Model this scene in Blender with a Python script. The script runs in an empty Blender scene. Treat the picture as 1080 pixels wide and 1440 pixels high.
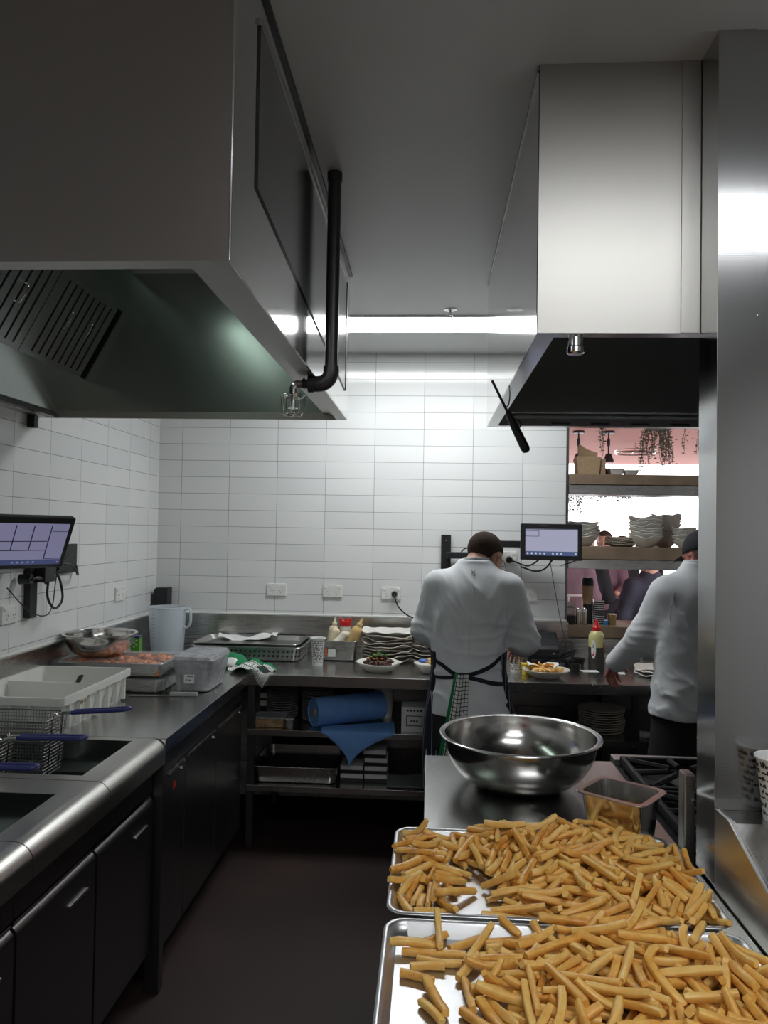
import bpy, bmesh, math, random
import numpy as np
from mathutils import Vector, Matrix, Quaternion
PI = math.pi
COL = bpy.context.scene.collection
R = math.radians

# ---------------------------------------------------------------- objects
def tag(o, label=None, cat=None, group=None, kind=None):
    if label: o['label'] = label
    if cat: o['category'] = cat
    if group: o['group'] = group
    if kind: o['kind'] = kind
    return o

def thing(name, label, cat, loc=(0, 0, 0), rz=0.0, group=None, rot=None):
    o = bpy.data.objects.new(name, None)
    o.empty_display_size = .05
    COL.objects.link(o)
    o.location = loc
    o.rotation_euler = rot if rot else (0, 0, rz)
    return tag(o, label, cat, group)

def dup(o, parent=None, loc=None, rz=None, label=None, group=None, rot=None):
    c = o.copy()
    COL.objects.link(c)
    if parent is not None: c.parent = parent
    if loc is not None: c.location = loc
    if rz is not None: c.rotation_euler = (0, 0, rz)
    if rot is not None: c.rotation_euler = rot
    if label: c['label'] = label
    if group: c['group'] = group
    for ch in list(o.children): dup(ch, c)
    return c

class MB:
    """collects shapes into one bmesh"""
    def __init__(s): s.bm = bmesh.new()
    def add(s, verts, faces, M=None):
        vs = [s.bm.verts.new(M @ Vector(v) if M is not None else v) for v in verts]
        for f in faces:
            try: s.bm.faces.new([vs[i] for i in f])
            except ValueError: pass
        return s
    def box(s, x0, x1, y0, y1, z0, z1, bev=0.0, seg=2, M=None):
        if bev <= 0:
            v = [(x, y, z) for x in (x0, x1) for y in (y0, y1) for z in (z0, z1)]
            return s.add(v, [(0, 1, 3, 2), (4, 6, 7, 5), (0, 4, 5, 1), (2, 3, 7, 6), (0, 2, 6, 4), (1, 5, 7, 3)], M)
        b = bmesh.new()
        bmesh.ops.create_cube(b, size=1)
        for v in b.verts:
            v.co = Vector(((x0+x1)/2+v.co.x*(x1-x0), (y0+y1)/2+v.co.y*(y1-y0), (z0+z1)/2+v.co.z*(z1-z0)))
        bmesh.ops.bevel(b, geom=list(b.edges), offset=bev, segments=seg, profile=.5, affect='EDGES', clamp_overlap=True)
        return s.merge(b, M)
    def merge(s, b, M=None):
        b.verts.index_update()
        s.add([v.co.copy() for v in b.verts], [[v.index for v in f.verts] for f in b.faces], M)
        b.free()
        return s
    def tube(s, path, r, n=10, closed=False, caps=True, sc=(1, 1)):
        P = [Vector(p) for p in path]; m = len(P)
        rr = r if isinstance(r, (list, tuple)) else [r]*m
        T = []
        for i in range(m):
            a = P[(i-1) % m] if (closed or i > 0) else P[i]
            b = P[(i+1) % m] if (closed or i < m-1) else P[i]
            t = b-a
            T.append(t.normalized() if t.length > 1e-9 else Vector((0, 0, 1)))
        u = T[0].orthogonal().normalized()
        if abs(T[0].z) < .9:
            u = Vector((0, 0, 1)).cross(T[0]).normalized()
        V = []; F = []
        for i in range(m):
            u = (u-T[i]*u.dot(T[i])); u = u.normalized() if u.length > 1e-6 else T[i].orthogonal().normalized()
            w = T[i].cross(u)
            for k in range(n):
                a = 2*PI*k/n
                V.append(P[i]+(u*math.cos(a)*sc[0]+w*math.sin(a)*sc[1])*rr[i])
        L = m if closed else m-1
        for i in range(L):
            for k in range(n):
                F.append((i*n+k, i*n+(k+1) % n, ((i+1) % m)*n+(k+1) % n, ((i+1) % m)*n+k))
        if caps and not closed:
            F.append(tuple(range(n-1, -1, -1))); F.append(tuple((m-1)*n+k for k in range(n)))
        return s.add(V, F)
    def cyl(s, p0, p1, r0, r1=None, n=24, caps=True):
        return s.tube([p0, p1], [r0, r0 if r1 is None else r1], n=n, caps=caps)
    def lathe(s, prof, n=32, c=(0, 0, 0), fn=None, M=None):
        V = []; F = []; m = len(prof)
        for i, (r, z) in enumerate(prof):
            for k in range(n):
                a = 2*PI*k/n
                rr, zz = (r, z) if fn is None else fn(r, z, a)
                V.append((c[0]+rr*math.cos(a), c[1]+rr*math.sin(a), c[2]+zz))
        for i in range(m-1):
            for k in range(n):
                F.append((i*n+k, i*n+(k+1) % n, (i+1)*n+(k+1) % n, (i+1)*n+k))
        if prof[0][0] > 0: F.append(tuple(range(n-1, -1, -1)))
        if prof[-1][0] > 0 and prof[-1] != prof[0]: F.append(tuple((m-1)*n+k for k in range(n)))
        return s.add(V, F, M)
    def prism(s, poly, axis, a0, a1, bev=0.0):
        """poly in the two other axes (cyclic order), extruded along axis"""
        n = len(poly)
        def pt(p, a): return {'x': (a, p[0], p[1]), 'y': (p[0], a, p[1]), 'z': (p[0], p[1], a)}[axis]
        V = [pt(p, a0) for p in poly]+[pt(p, a1) for p in poly]
        F = [tuple(range(n)), tuple(range(2*n-1, n-1, -1))]+[(i, i+n, (i+1) % n+n, (i+1) % n) for i in range(n)]
        if bev > 0:
            b = MB(); b.add(V, F)
            bmesh.ops.recalc_face_normals(b.bm, faces=list(b.bm.faces))
            bmesh.ops.bevel(b.bm, geom=list(b.bm.edges), offset=bev, segments=2, profile=.5, affect='EDGES', clamp_overlap=True)
            return s.merge(b.bm)
        return s.add(V, F)
    def ell(s, c, r, n=16, m=10, rot=None):
        M = Matrix.Translation(c) @ (rot.to_4x4() if rot is not None else Matrix.Identity(4)) @ Matrix.Diagonal((*([r]*3 if not isinstance(r, (tuple, list)) else r), 1))
        pr = [(math.sin(PI*i/m) if 0 < i < m else 0.0, -math.cos(PI*i/m)) for i in range(m+1)]
        return s.lathe(pr, n=n, M=M)
    def grid(s, fn, nu, nv, M=None, closeu=False):
        V = [fn(i/(nu-1 if not closeu else nu), j/(nv-1)) for i in range(nu) for j in range(nv)]
        F = []
        for i in range(nu if closeu else nu-1):
            for j in range(nv-1):
                i2 = (i+1) % nu
                F.append((i*nv+j, i2*nv+j, i2*nv+j+1, i*nv+j+1))
        return s.add(V, F, M)
    def build(s, name, m, parent=None, smooth=38, world=False, solid=0.0, keep=False):
        bmesh.ops.remove_doubles(s.bm, verts=list(s.bm.verts), dist=1e-6)
        bad = [f for f in s.bm.faces if f.calc_area() < 1e-12]
        if bad: bmesh.ops.delete(s.bm, geom=bad, context='FACES')
        if not keep: bmesh.ops.recalc_face_normals(s.bm, faces=list(s.bm.faces))
        if solid > 0:
            bmesh.ops.solidify(s.bm, geom=list(s.bm.faces), thickness=solid)
        me = bpy.data.meshes.new(name)
        s.bm.to_mesh(me); s.bm.free()
        return link(name, me, m, parent, smooth, world)

def link(name, me, m, parent=None, smooth=38, world=False):
    if m is not None: me.materials.append(m)
    if smooth:
        me.polygons.foreach_set('use_smooth', [True]*len(me.polygons))
        if smooth < 170: me.set_sharp_from_angle(angle=R(smooth))
    o = bpy.data.objects.new(name, me)
    COL.objects.link(o)
    if smooth and smooth <= 60 and len(me.polygons) < 6000:
        wn = o.modifiers.new('even_shading', 'WEIGHTED_NORMAL'); wn.keep_sharp = True; wn.weight = 80
    if parent is not None:
        o.parent = parent
        if world:
            root = parent
            while root.parent is not None: root = root.parent
            me.transform(Matrix.Translation(-root.location))
    return o

def struct(name, mb, m, parent=None, **k):
    return tag(mb.build(name, m, parent, **k), kind='structure')

def rrect(x0, x1, y0, y1, r, n=5):
    P = []
    for cx, cy, a in ((x1-r, y1-r, 0), (x0+r, y1-r, 90), (x0+r, y0+r, 180), (x1-r, y0+r, 270)):
        for i in range(n+1):
            t = R(a+90*i/n); P.append((cx+r*math.cos(t), cy+r*math.sin(t)))
    return P

def pan_mesh(mb, x0, x1, y0, y1, z0, z1, rim=.012, wall=.0, taper=.0, r=.03, lip=.004, th=.0015):
    """an open rectangular pan with a flat or rolled rim; outside shell and inside shell"""
    def ring(d, z, rr): return [(px, py, z) for px, py in rrect(x0+d, x1-d, y0+d, y1-d, max(rr, .004))]
    seq = [ring(rim+taper+.012, z0, r*.7), ring(rim+taper+.003, z0+.006, r), ring(rim, z1-lip, r), ring(0, z1-lip, r+rim*.8), ring(-.001, z1-lip*.5, r+rim*.8), ring(0, z1, r+rim*.8),
           ring(rim+th, z1, r), ring(rim+taper+.003+th, z0+.008+th, r), ring(rim+taper+.012+th, z0+th, r*.7)]
    n = len(seq[0]); V = [p for q in seq for p in q]; F = []
    for i in range(len(seq)-1):
        for k in range(n): F.append((i*n+k, i*n+(k+1) % n, (i+1)*n+(k+1) % n, (i+1)*n+k))
    F.append(tuple(range(n-1, -1, -1))); F.append(tuple((len(seq)-1)*n+k for k in range(n)))
    return mb.add(V, F)

def arc(c, r, a0, a1, n=8, plane='xz'):
    out = []
    for i in range(n+1):
        t = R(a0+(a1-a0)*i/n); u, v = r*math.cos(t), r*math.sin(t)
        out.append({'xz': (c[0]+u, c[1], c[2]+v), 'xy': (c[0]+u, c[1]+v, c[2]), 'yz': (c[0], c[1]+u, c[2]+v)}[plane])
    return out

def smooth_path(P, n=6):
    P = [Vector(p) for p in P]; out = []
    for i in range(len(P)-1):
        p0 = P[max(i-1, 0)]; p1 = P[i]; p2 = P[i+1]; p3 = P[min(i+2, len(P)-1)]
        for k in range(n):
            t = k/n
            out.append(.5*((2*p1)+(p2-p0)*t+(2*p0-5*p1+4*p2-p3)*t*t+(3*p1-p0-3*p2+p3)*t**3))
    out.append(P[-1])
    return out

# ---------------------------------------------------------------- implicit surfaces
class Field:
    def __init__(s, lo, hi, h):
        s.lo = np.array(lo, float); s.h = h
        n = np.ceil((np.array(hi)-s.lo)/h).astype(int)+1
        s.n = n; s.f = np.full(tuple(n), 1.0, dtype=np.float32)
        s.ax = [s.lo[i]+h*np.arange(n[i]) for i in range(3)]
    def win(s, lo, hi):
        a = np.clip(np.floor((np.array(lo)-s.lo)/s.h).astype(int), 0, s.n-1)
        b = np.clip(np.ceil((np.array(hi)-s.lo)/s.h).astype(int)+1, 1, s.n)
        return tuple(slice(a[i], max(b[i], a[i]+1)) for i in range(3))
    def xyz(s, w):
        return (s.ax[0][w[0]][:, None, None], s.ax[1][w[1]][None, :, None], s.ax[2][w[2]][None, None, :])
    def put(s, w, d, k=.01, op='u'):
        f = s.f[w]
        if op == 'u':
            if k > 0:
                t = np.clip(.5+.5*(d-f)/k, 0, 1)
                s.f[w] = d*(1-t)+f*t-k*t*(1-t)
            else: s.f[w] = np.minimum(f, d)
        elif op == 's':
            t = np.clip(.5-.5*(d+f)/k, 0, 1)*1.0
            s.f[w] = np.maximum(f, -d) if k <= 0 else f*(1-np.clip(.5-.5*(f+d)/k, 0, 1))+(-d)*np.clip(.5-.5*(f+d)/k, 0, 1)+k*np.clip(.5-.5*(f+d)/k, 0, 1)*(1-np.clip(.5-.5*(f+d)/k, 0, 1))
        else: s.f[w] = np.maximum(f, d)
        return s
    def seg(s, a, b, ra, rb=None, k=.01, flat=None):
        rb = ra if rb is None else rb
        a = np.array(a, float); b = np.array(b, float); m = max(ra, rb)+k*2+s.h*3
        w = s.win(np.minimum(a, b)-m, np.maximum(a, b)+m)
        X, Y, Z = s.xyz(w); ab = b-a; L = max(ab@ab, 1e-9)
        t = np.clip(((X-a[0])*ab[0]+(Y-a[1])*ab[1]+(Z-a[2])*ab[2])/L, 0, 1)
        dx, dy, dz = X-a[0]-t*ab[0], Y-a[1]-t*ab[1], Z-a[2]-t*ab[2]
        d = np.sqrt(dx*dx+dy*dy+dz*dz)-(ra+(rb-ra)*t)
        return s.put(w, d, k)
    def chain(s, pts, rs, k=.01):
        for i in range(len(pts)-1): s.seg(pts[i], pts[i+1], rs[i], rs[i+1], k)
        return s
    def ell(s, c, r, M=None, k=.01, op='u'):
        c = np.array(c, float); r = np.array(r, float); m = r.max()+k*2+s.h*3
        w = s.win(c-m, c+m); X, Y, Z = s.xyz(w)
        dx, dy, dz = X-c[0], Y-c[1], Z-c[2]
        if M is not None:
            M = np.array(M)[:3, :3]
            dx, dy, dz = (M[0, 0]*dx+M[1, 0]*dy+M[2, 0]*dz, M[0, 1]*dx+M[1, 1]*dy+M[2, 1]*dz, M[0, 2]*dx+M[1, 2]*dy+M[2, 2]*dz)
        k0 = np.sqrt((dx/r[0])**2+(dy/r[1])**2+(dz/r[2])**2)
        k1 = np.sqrt((dx/r[0]**2)**2+(dy/r[1]**2)**2+(dz/r[2]**2)**2)+1e-6
        return s.put(w, (k0*(k0-1)/k1).astype(np.float32), k, op)
    def stack(s, rows, k=.02, p=2.3, sm=0):
        """rows: (z, cx, cy, rx, ry) ascending: a body of superelliptic sections"""
        A = np.array(rows, float); z = s.ax[2]
        w = s.win((A[:, 1]-A[:, 3]).min()*np.ones(3)*0+[(A[:, 1]-A[:, 3]).min()-.06, (A[:, 2]-A[:, 4]).min()-.06, A[0, 0]-.06], [(A[:, 1]+A[:, 3]).max()+.06, (A[:, 2]+A[:, 4]).max()+.06, A[-1, 0]+.06])
        X, Y, Z = s.xyz(w); zz = s.ax[2][w[2]]
        def sec(i):
            if not sm: return np.interp(zz, A[:, 0], A[:, i])
            return sum(g*np.interp(zz+d, A[:, 0], A[:, i]) for d, g in ((-2*sm, .1), (-sm, .25), (0, .3), (sm, .25), (2*sm, .1)))
        cx, cy, rx, ry = [sec(i)[None, None, :] for i in (1, 2, 3, 4)]
        q = (np.abs((X-cx)/rx)**p+np.abs((Y-cy)/ry)**p)**(1/p)
        d = (q-1)*np.minimum(rx, ry)
        d = np.maximum(d, np.maximum(A[0, 0]-Z, Z-A[-1, 0]))
        return s.put(w, d.astype(np.float32), k)
    def cut(s, fn):
        w = tuple(slice(0, n) for n in s.n); X, Y, Z = s.xyz(w)
        s.f = np.maximum(s.f, fn(X, Y, Z)).astype(np.float32); return s
    def disp(s, fn):
        w = tuple(slice(0, n) for n in s.n); X, Y, Z = s.xyz(w)
        s.f = (s.f+fn(X, Y, Z)).astype(np.float32); return s
    def mesh(s, name='m'):
        f = s.f; sg = f < 0
        if sg.any():
            pass
        nx, ny, nz = f.shape
        cnt = np.zeros((nx-1, ny-1, nz-1), int)
        for i in (0, 1):
            for j in (0, 1):
                for k in (0, 1): cnt += sg[i:nx-1+i, j:ny-1+j, k:nz-1+k]
        act = (cnt > 0) & (cnt < 8)
        cells = np.argwhere(act); idx = -np.ones(act.shape, int); idx[act] = np.arange(len(cells))
        acc = np.zeros((len(cells), 3)); num = np.zeros(len(cells))
        cs = [(i, j, k) for i in (0, 1) for j in (0, 1) for k in (0, 1)]
        for a in cs:
            for b in cs:
                if sum(abs(a[q]-b[q]) for q in range(3)) == 1 and a < b:
                    fa = f[cells[:, 0]+a[0], cells[:, 1]+a[1], cells[:, 2]+a[2]]; fb = f[cells[:, 0]+b[0], cells[:, 1]+b[1], cells[:, 2]+b[2]]
                    m = (fa < 0) != (fb < 0)
                    t = np.where(m, fa/np.where(m, fa-fb, 1), 0)
                    acc += m[:, None]*(np.array(a)[None]+t[:, None]*(np.array(b)-np.array(a))[None]); num += m
        V = s.lo+s.h*(cells+acc/num[:, None])
        Q = []
        for ax in range(3):
            o1, o2 = [(1, 2), (2, 0), (0, 1)][ax]
            a = [slice(1, -1)]*3; a[ax] = slice(0, -1); b = list(a); b[ax] = slice(1, None)
            s0 = sg[tuple(a)]; s1 = sg[tuple(b)]
            g = np.argwhere(s0 != s1)
            if len(g) == 0: continue
            ins = s0[g[:, 0], g[:, 1], g[:, 2]]
            base = g.copy()
            for q in (o1, o2): base[:, q] += 1
            def cid(d1, d2):
                c = base.copy(); c[:, o1] -= d1; c[:, o2] -= d2
                return idx[c[:, 0], c[:, 1], c[:, 2]]
            q = np.stack([cid(1, 1), cid(0, 1), cid(0, 0), cid(1, 0)], 1)
            q[~ins] = q[~ins][:, ::-1]
            Q.append(q)
        Q = np.concatenate(Q); Q = Q[(Q >= 0).all(1)]
        return V, Q

def mesh_of(name, fields, relax=2):
    VV = []; QQ = []; o = 0
    for fl in fields:
        V, Q = fl.mesh()
        # a little relaxation
        if relax:
            for _ in range(relax):
                S = np.zeros_like(V); c = np.zeros(len(V))
                for i in range(4):
                    np.add.at(S, Q[:, i], V[Q[:, (i+1) % 4]]); np.add.at(c, Q[:, i], 1)
                    np.add.at(S, Q[:, i], V[Q[:, (i-1) % 4]]); np.add.at(c, Q[:, i], 1)
                V = V*.5+.5*S/np.maximum(c, 1)[:, None]
        VV.append(V); QQ.append(Q+o); o += len(V)
    me = bpy.data.meshes.new(name)
    me.from_pydata(np.concatenate(VV).tolist(), [], np.concatenate(QQ).tolist())
    return me

def fbm(X, Y, Z, seed=0, n=5, sx=1, sy=1, sz=1):
    """cheap smooth pseudo-noise from warped sines"""
    rg = np.random.RandomState(seed); out = 0
    for i in range(n):
        k = rg.normal(size=3)*np.array([sx, sy, sz]); ph = rg.uniform(0, 6.28, 2); k2 = rg.normal(size=3)*.7*np.array([sx, sy, sz])
        out = out+np.sin(k[0]*X+k[1]*Y+k[2]*Z+ph[0]+1.3*np.sin(k2[0]*X+k2[1]*Y+k2[2]*Z+ph[1]))
    return out/n
# ---------------------------------------------------------------- materials
def hx(h):
    h = h.lstrip('#'); c = [int(h[i:i+2], 16)/255 for i in (0, 2, 4)]
    return tuple(x/12.92 if x <= .04045 else ((x+.055)/1.055)**2.4 for x in c)

class NT:
    def __init__(s, name):
        s.m = bpy.data.materials.new(name); s.m.use_nodes = True
        s.t = s.m.node_tree; s.N = s.t.nodes; s.L = s.t.links
        s.b = s.N['Principled BSDF']; s.out = s.N['Material Output']
    def n(s, typ, **k):
        x = s.N.new(typ)
        for a, v in k.items():
            if a.startswith('i_'):
                key = a[2:]; key = int(key) if key.isdigit() else key.replace('_', ' ')
                x.inputs[key].default_value = v
            else: setattr(x, a, v)
        return x
    def l(s, a, b): s.L.new(a, b); return s
    def math(s, op, a, b=None, c=None):
        x = s.N.new('ShaderNodeMath'); x.operation = op
        for i, v in enumerate((a, b, c)):
            if v is None: continue
            if isinstance(v, (int, float)): x.inputs[i].default_value = v
            else: s.L.new(v, x.inputs[i])
        return x.outputs[0]
    def mix(s, f, a, b):
        x = s.N.new('ShaderNodeMix'); x.data_type = 'RGBA'
        for i, v in ((0, f), (6, a), (7, b)):
            if isinstance(v, (int, float)): x.inputs[i].default_value = v
            elif isinstance(v, tuple): x.inputs[i].default_value = (*v, 1)
            else: s.L.new(v, x.inputs[i])
        return x.outputs[2]
    def coord(s, kind='Object', scale=None, rot=None):
        c = s.N.new('ShaderNodeTexCoord'); o = c.outputs[kind]
        if scale is not None:
            mp = s.N.new('ShaderNodeMapping'); mp.inputs['Scale'].default_value = scale
            if rot: mp.inputs['Rotation'].default_value = rot
            s.L.new(o, mp.inputs[0]); o = mp.outputs[0]
        return o
    def noise(s, vec, scale, detail=3, rough=.5):
        x = s.n('ShaderNodeTexNoise'); x.inputs['Scale'].default_value = scale; x.inputs['Detail'].default_value = detail; x.inputs['Roughness'].default_value = rough
        s.L.new(vec, x.inputs['Vector']); return x.outputs['Fac']
    def ramp(s, f, *stops):
        x = s.N.new('ShaderNodeValToRGB'); e = x.color_ramp.elements
        while len(e) < len(stops): e.new(.5)
        for i, (p, c) in enumerate(stops): e[i].position = p; e[i].color = (*c, 1) if len(c) == 3 else c
        s.L.new(f, x.inputs[0]); return x.outputs[0]
    def bump(s, h, strength=.2, dist=.002):
        x = s.n('ShaderNodeBump'); x.inputs['Strength'].default_value = strength; x.inputs['Distance'].default_value = dist
        s.L.new(h, x.inputs['Height']); s.L.new(x.outputs[0], s.b.inputs['Normal']); return s
    def set(s, **k):
        for a, v in k.items():
            i = s.b.inputs[a.replace('_', ' ')]
            if hasattr(v, 'is_output'): s.L.new(v, i)
            else: i.default_value = (*v, 1) if isinstance(v, tuple) and len(v) == 3 and i.type == 'RGBA' else v
        return s

def simple(name, col, rough=.5, metal=0.0, var=0.0, vscale=40, bump=0.0, bscale=200, bdist=.001, **k):
    t = NT(name)
    t.set(Base_Color=col, Roughness=rough, Metallic=metal, **k)
    if var > 0:
        f = t.noise(t.coord(), vscale, 4)
        t.l(t.ramp(f, (.3, tuple(c*(1-var) for c in col)), (.7, tuple(min(1, c*(1+var)) for c in col))), t.b.inputs['Base Color'])
    if bump > 0: t.bump(t.noise(t.coord(), bscale, 3), bump, bdist)
    return t.m

def steel(name, col=(.56, .55, .53), rough=.24, grain='x', rvar=.08, wave=.0, scratch=.04):
    t = NT(name); sc = {'x': (2, 260, 260), 'y': (260, 2, 260), 'z': (260, 260, 2), 'n': (60, 60, 60)}[grain]
    g = t.noise(t.coord('Object', sc), 1.0, 3, .6)
    big = t.noise(t.coord('Object', (3, 3, 3)), 1.0, 3, .5)
    rr = t.math('ADD', t.math('MULTIPLY', g, rvar), t.math('MULTIPLY', big, rvar))
    t.set(Metallic=1.0, Base_Color=col, Roughness=t.math('ADD', rr, rough-rvar))
    h = t.math('MULTIPLY', g, scratch)
    if wave > 0:
        w = t.noise(t.coord('Object', (2.2, 2.2, 2.2)), 1.0, 1, .4)
        h = t.math('ADD', h, t.math('MULTIPLY', w, wave))
    t.bump(h, .5, .004)
    return t.m

def tile_mat(name, axis, u0):
    t = NT(name)
    g = t.n('ShaderNodeNewGeometry'); sp = t.n('ShaderNodeSeparateXYZ'); t.l(g.outputs['Position'], sp.inputs[0])
    cb = t.n('ShaderNodeCombineXYZ')
    t.l(t.math('SUBTRACT', sp.outputs[axis], u0-30.5), cb.inputs[0]); t.l(t.math('SUBTRACT', sp.outputs[2], 1.662-10.4), cb.inputs[1])
    br = t.n('ShaderNodeTexBrick'); br.offset = 0.0; br.squash = 1.0
    br.inputs['Scale'].default_value = 1.0; br.inputs['Mortar Size'].default_value = .0016; br.inputs['Mortar Smooth'].default_value = .3
    br.inputs['Brick Width'].default_value = .305; br.inputs['Row Height'].default_value = .104; br.inputs['Bias'].default_value = 0
    br.inputs['Color1'].default_value = (.80, .81, .80, 1); br.inputs['Color2'].default_value = (.74, .75, .745, 1); br.inputs['Mortar'].default_value = (.27, .27, .265, 1)
    t.l(cb.outputs[0], br.inputs['Vector'])
    t.l(br.outputs['Color'], t.b.inputs['Base Color'])
    t.l(t.math('ADD', t.math('MULTIPLY', br.outputs['Fac'], .5), .10), t.b.inputs['Roughness'])
    wv = t.noise(g.outputs['Position'], 5.0, 1)
    h = t.math('SUBTRACT', t.math('MULTIPLY', wv, .35), br.outputs['Fac'])
    t.bump(h, .35, .003)
    return t.m

def emit(name, col, s):
    t = NT(name); t.set(Base_Color=(0, 0, 0), Emission_Color=col, Emission_Strength=s, Roughness=.3); return t.m

def cloth(name, col, scale=900, var=.06):
    t = NT(name); t.set(Roughness=.85, Base_Color=col)
    f = t.noise(t.coord(), 14, 4)
    t.l(t.ramp(f, (.3, tuple(c*(1-var) for c in col)), (.7, tuple(min(1, c*(1+var)) for c in col))), t.b.inputs['Base Color'])
    w = t.n('ShaderNodeTexWave', wave_type='BANDS', bands_direction='DIAGONAL'); w.inputs['Scale'].default_value = scale*.25; w.inputs['Distortion'].default_value = .5
    t.l(t.coord(), w.inputs['Vector'])
    t.bump(w.outputs['Fac'], .15, .0008)
    return t.m

def stripes(name, base, line, axis, period, width, rough=.8):
    t = NT(name); sp = t.n('ShaderNodeSeparateXYZ'); t.l(t.coord(), sp.inputs[0])
    f = t.math('FRACT', t.math('DIVIDE', t.math('ADD', sp.outputs[axis], 10.0), period))
    m = t.math('LESS_THAN', f, width)
    t.l(t.mix(m, base, line), t.b.inputs['Base Color']); t.set(Roughness=rough); return t.m

def film_mat(name, col=(.85, .86, .9), a=.32, rough=.12):
    t = NT(name); n1 = t.noise(t.coord(), 38, 4, .6)
    t.set(Base_Color=col, Roughness=rough, Alpha=t.math('ADD', t.math('MULTIPLY', n1, a), a*.5), Specular_IOR_Level=.9)
    t.bump(n1, .9, .01); return t.m

M = {}
M['steel_h'] = steel('steel_brushed_across', grain='x', rough=.27)
M['steel_hood'] = steel('hood_steel', (.50, .485, .46), .40, 'x', .04, scratch=.05)
M['steel_hood_left'] = steel('hood_steel_dull', (.42, .39, .37), .33, 'z', .06, scratch=.04)
M['steel_side'] = steel('hood_steel_polished', (.60, .59, .575), .085, 'y', .02, wave=.25, scratch=.006)
M['steel_in'] = steel('hood_inner_steel', (.40, .44, .42), .23, 'z', .04)
M['steel_col'] = steel('column_steel', (.50, .50, .505), .16, 'x', .03, scratch=.012)
M['steel_top'] = steel('worktop_steel', (.50, .50, .49), .25, 'n', .10, wave=.1, scratch=.03)
M['steel_fry'] = steel('fryer_steel', (.56, .55, .52), .3, 'y', .06, scratch=.03)
M['steel_dark'] = steel('cabinet_steel', (.175, .17, .17), .36, 'z', .06)
M['steel_bowl'] = steel('mixing_bowl_steel', (.66, .65, .63), .16, 'n', .05, scratch=.02)
M['alu'] = steel('aluminium_pan', (.60, .60, .61), .36, 'n', .07, scratch=.03)
M['basket'] = steel('basket_wire', (.26, .26, .25), .35, 'n', .02)
M['chrome'] = steel('bright_wire', (.7, .7, .7), .15, 'n', .02)
M['filter'] = steel('grease_filter_steel', (.33, .34, .34), .35, 'z', .05)
M['black'] = simple('black_plastic', (.012, .012, .014), .42, bump=.1)
M['black_gloss'] = simple('black_glass', (.02, .02, .022), .08)
M['panel'] = steel('dark_access_panel', (.13, .125, .13), .14, 'y', .03, wave=.1, scratch=.02)
M['pipe'] = simple('black_painted_pipe', (.055, .053, .056), .34, .4, bump=.06, bscale=90)
M['iron'] = simple('cast_iron', (.018, .018, .019), .5, .3, bump=.3, bscale=160)
M['ceil'] = simple('ceiling_paint', (.62, .63, .63), .42, var=.02, vscale=3)
M['white_pl'] = simple('white_plastic', (.78, .78, .75), .38)
M['tub'] = simple('white_tub_plastic', (.74, .74, .70), .42, var=.04, vscale=9)
M['ivory'] = simple('ivory_sauce', (.76, .66, .44), .4)
M['tan'] = simple('tan_sauce', (.70, .48, .20), .38)
M['mayo'] = simple('pale_mayonnaise', (.74, .70, .58), .35)
M['red'] = simple('red_plastic', (.62, .015, .02), .35)
M['added_door_red'] = simple('added_door_paint', (.22, .03, .03), .5)  # paint of the added door, red for its reflection only
M['blue_pl'] = simple('blue_plastic_grip', (.03, .035, .16), .35)
M['porc'] = simple('off_white_stoneware', (.74, .72, .66), .3, var=.05, vscale=30)
M['porc_dark'] = simple('grey_stoneware', (.36, .35, .33), .35, var=.1, vscale=30)
M['porc_rim'] = simple('worn_stoneware', (.62, .58, .50), .4, var=.12, vscale=24)
M['wood'] = simple('brown_timber', (.26, .185, .125), .5, var=.2, vscale=10)
M['card'] = simple('kraft_cardboard', (.42, .29, .17), .8, var=.08)
M['card_white'] = simple('white_carton', (.66, .66, .64), .6, var=.05)
M['paper'] = simple('white_paper', (.80, .80, .78), .7)
M['ink'] = simple('black_ink', (.015, .015, .015), .6)
M['blue_roll'] = cloth('blue_paper_wipe', (.16, .34, .70), 700, .08)
M['skin'] = simple('skin', (.50, .27, .19), .5, var=.08, vscale=60, Subsurface_Weight=.08, Subsurface_Radius=(.02, .008, .004), Subsurface_Scale=.5)
M['skin_red'] = simple('flushed_skin', (.46, .18, .14), .5, var=.1, vscale=60)
M['hair'] = simple('dark_brown_hair', (.050, .034, .027), .95, Specular_IOR_Level=.15, var=.45, vscale=260, bump=.5, bscale=700)
M['hair_grey'] = simple('short_grey_brown_hair', (.17, .12, .095), .65, var=.3, vscale=300, bump=.4, bscale=700)
M['jacket'] = cloth('white_chef_cotton', (.72, .74, .76), 800, .03)
M['jacket_seam'] = cloth('white_piping_cotton', (.66, .69, .71), 800, .03)
M['trouser'] = cloth('black_trouser_cloth', (.013, .013, .016), 800, .1)
M['apron'] = stripes('navy_pinstripe_cloth', (.010, .012, .022), (.42, .44, .50), 0, .021, .11)
M['tie'] = cloth('navy_apron_tape', (.012, .014, .026), 800, .1)
M['shoe'] = simple('black_leather', (.012, .012, .012), .4)
M['eye'] = simple('eye_white', (.7, .7, .68), .2)
M['film'] = film_mat('cling_film', (.85, .86, .9), .2)
M['film_thick'] = film_mat('cling_film_layers', (.62, .63, .68), .55, .16)
M['green_cloth'] = cloth('green_towel_cloth', (.01, .20, .075), 600, .2)
M['grey_cloth'] = cloth('grey_cloth', (.16, .17, .17), 600, .1)
M['leaf'] = simple('salad_green', (.06, .20, .025), .5, var=.4, vscale=50)
M['food_dark'] = simple('dark_roast_food', (.055, .02, .012), .4, var=.6, vscale=90, bump=.6, bscale=150)
M['food_orange'] = simple('orange_food', (.66, .19, .02), .4, var=.6, vscale=60, bump=.6, bscale=150)
M['crisp'] = simple('yellow_crisp', (.72, .42, .06), .5, var=.2)
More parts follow.
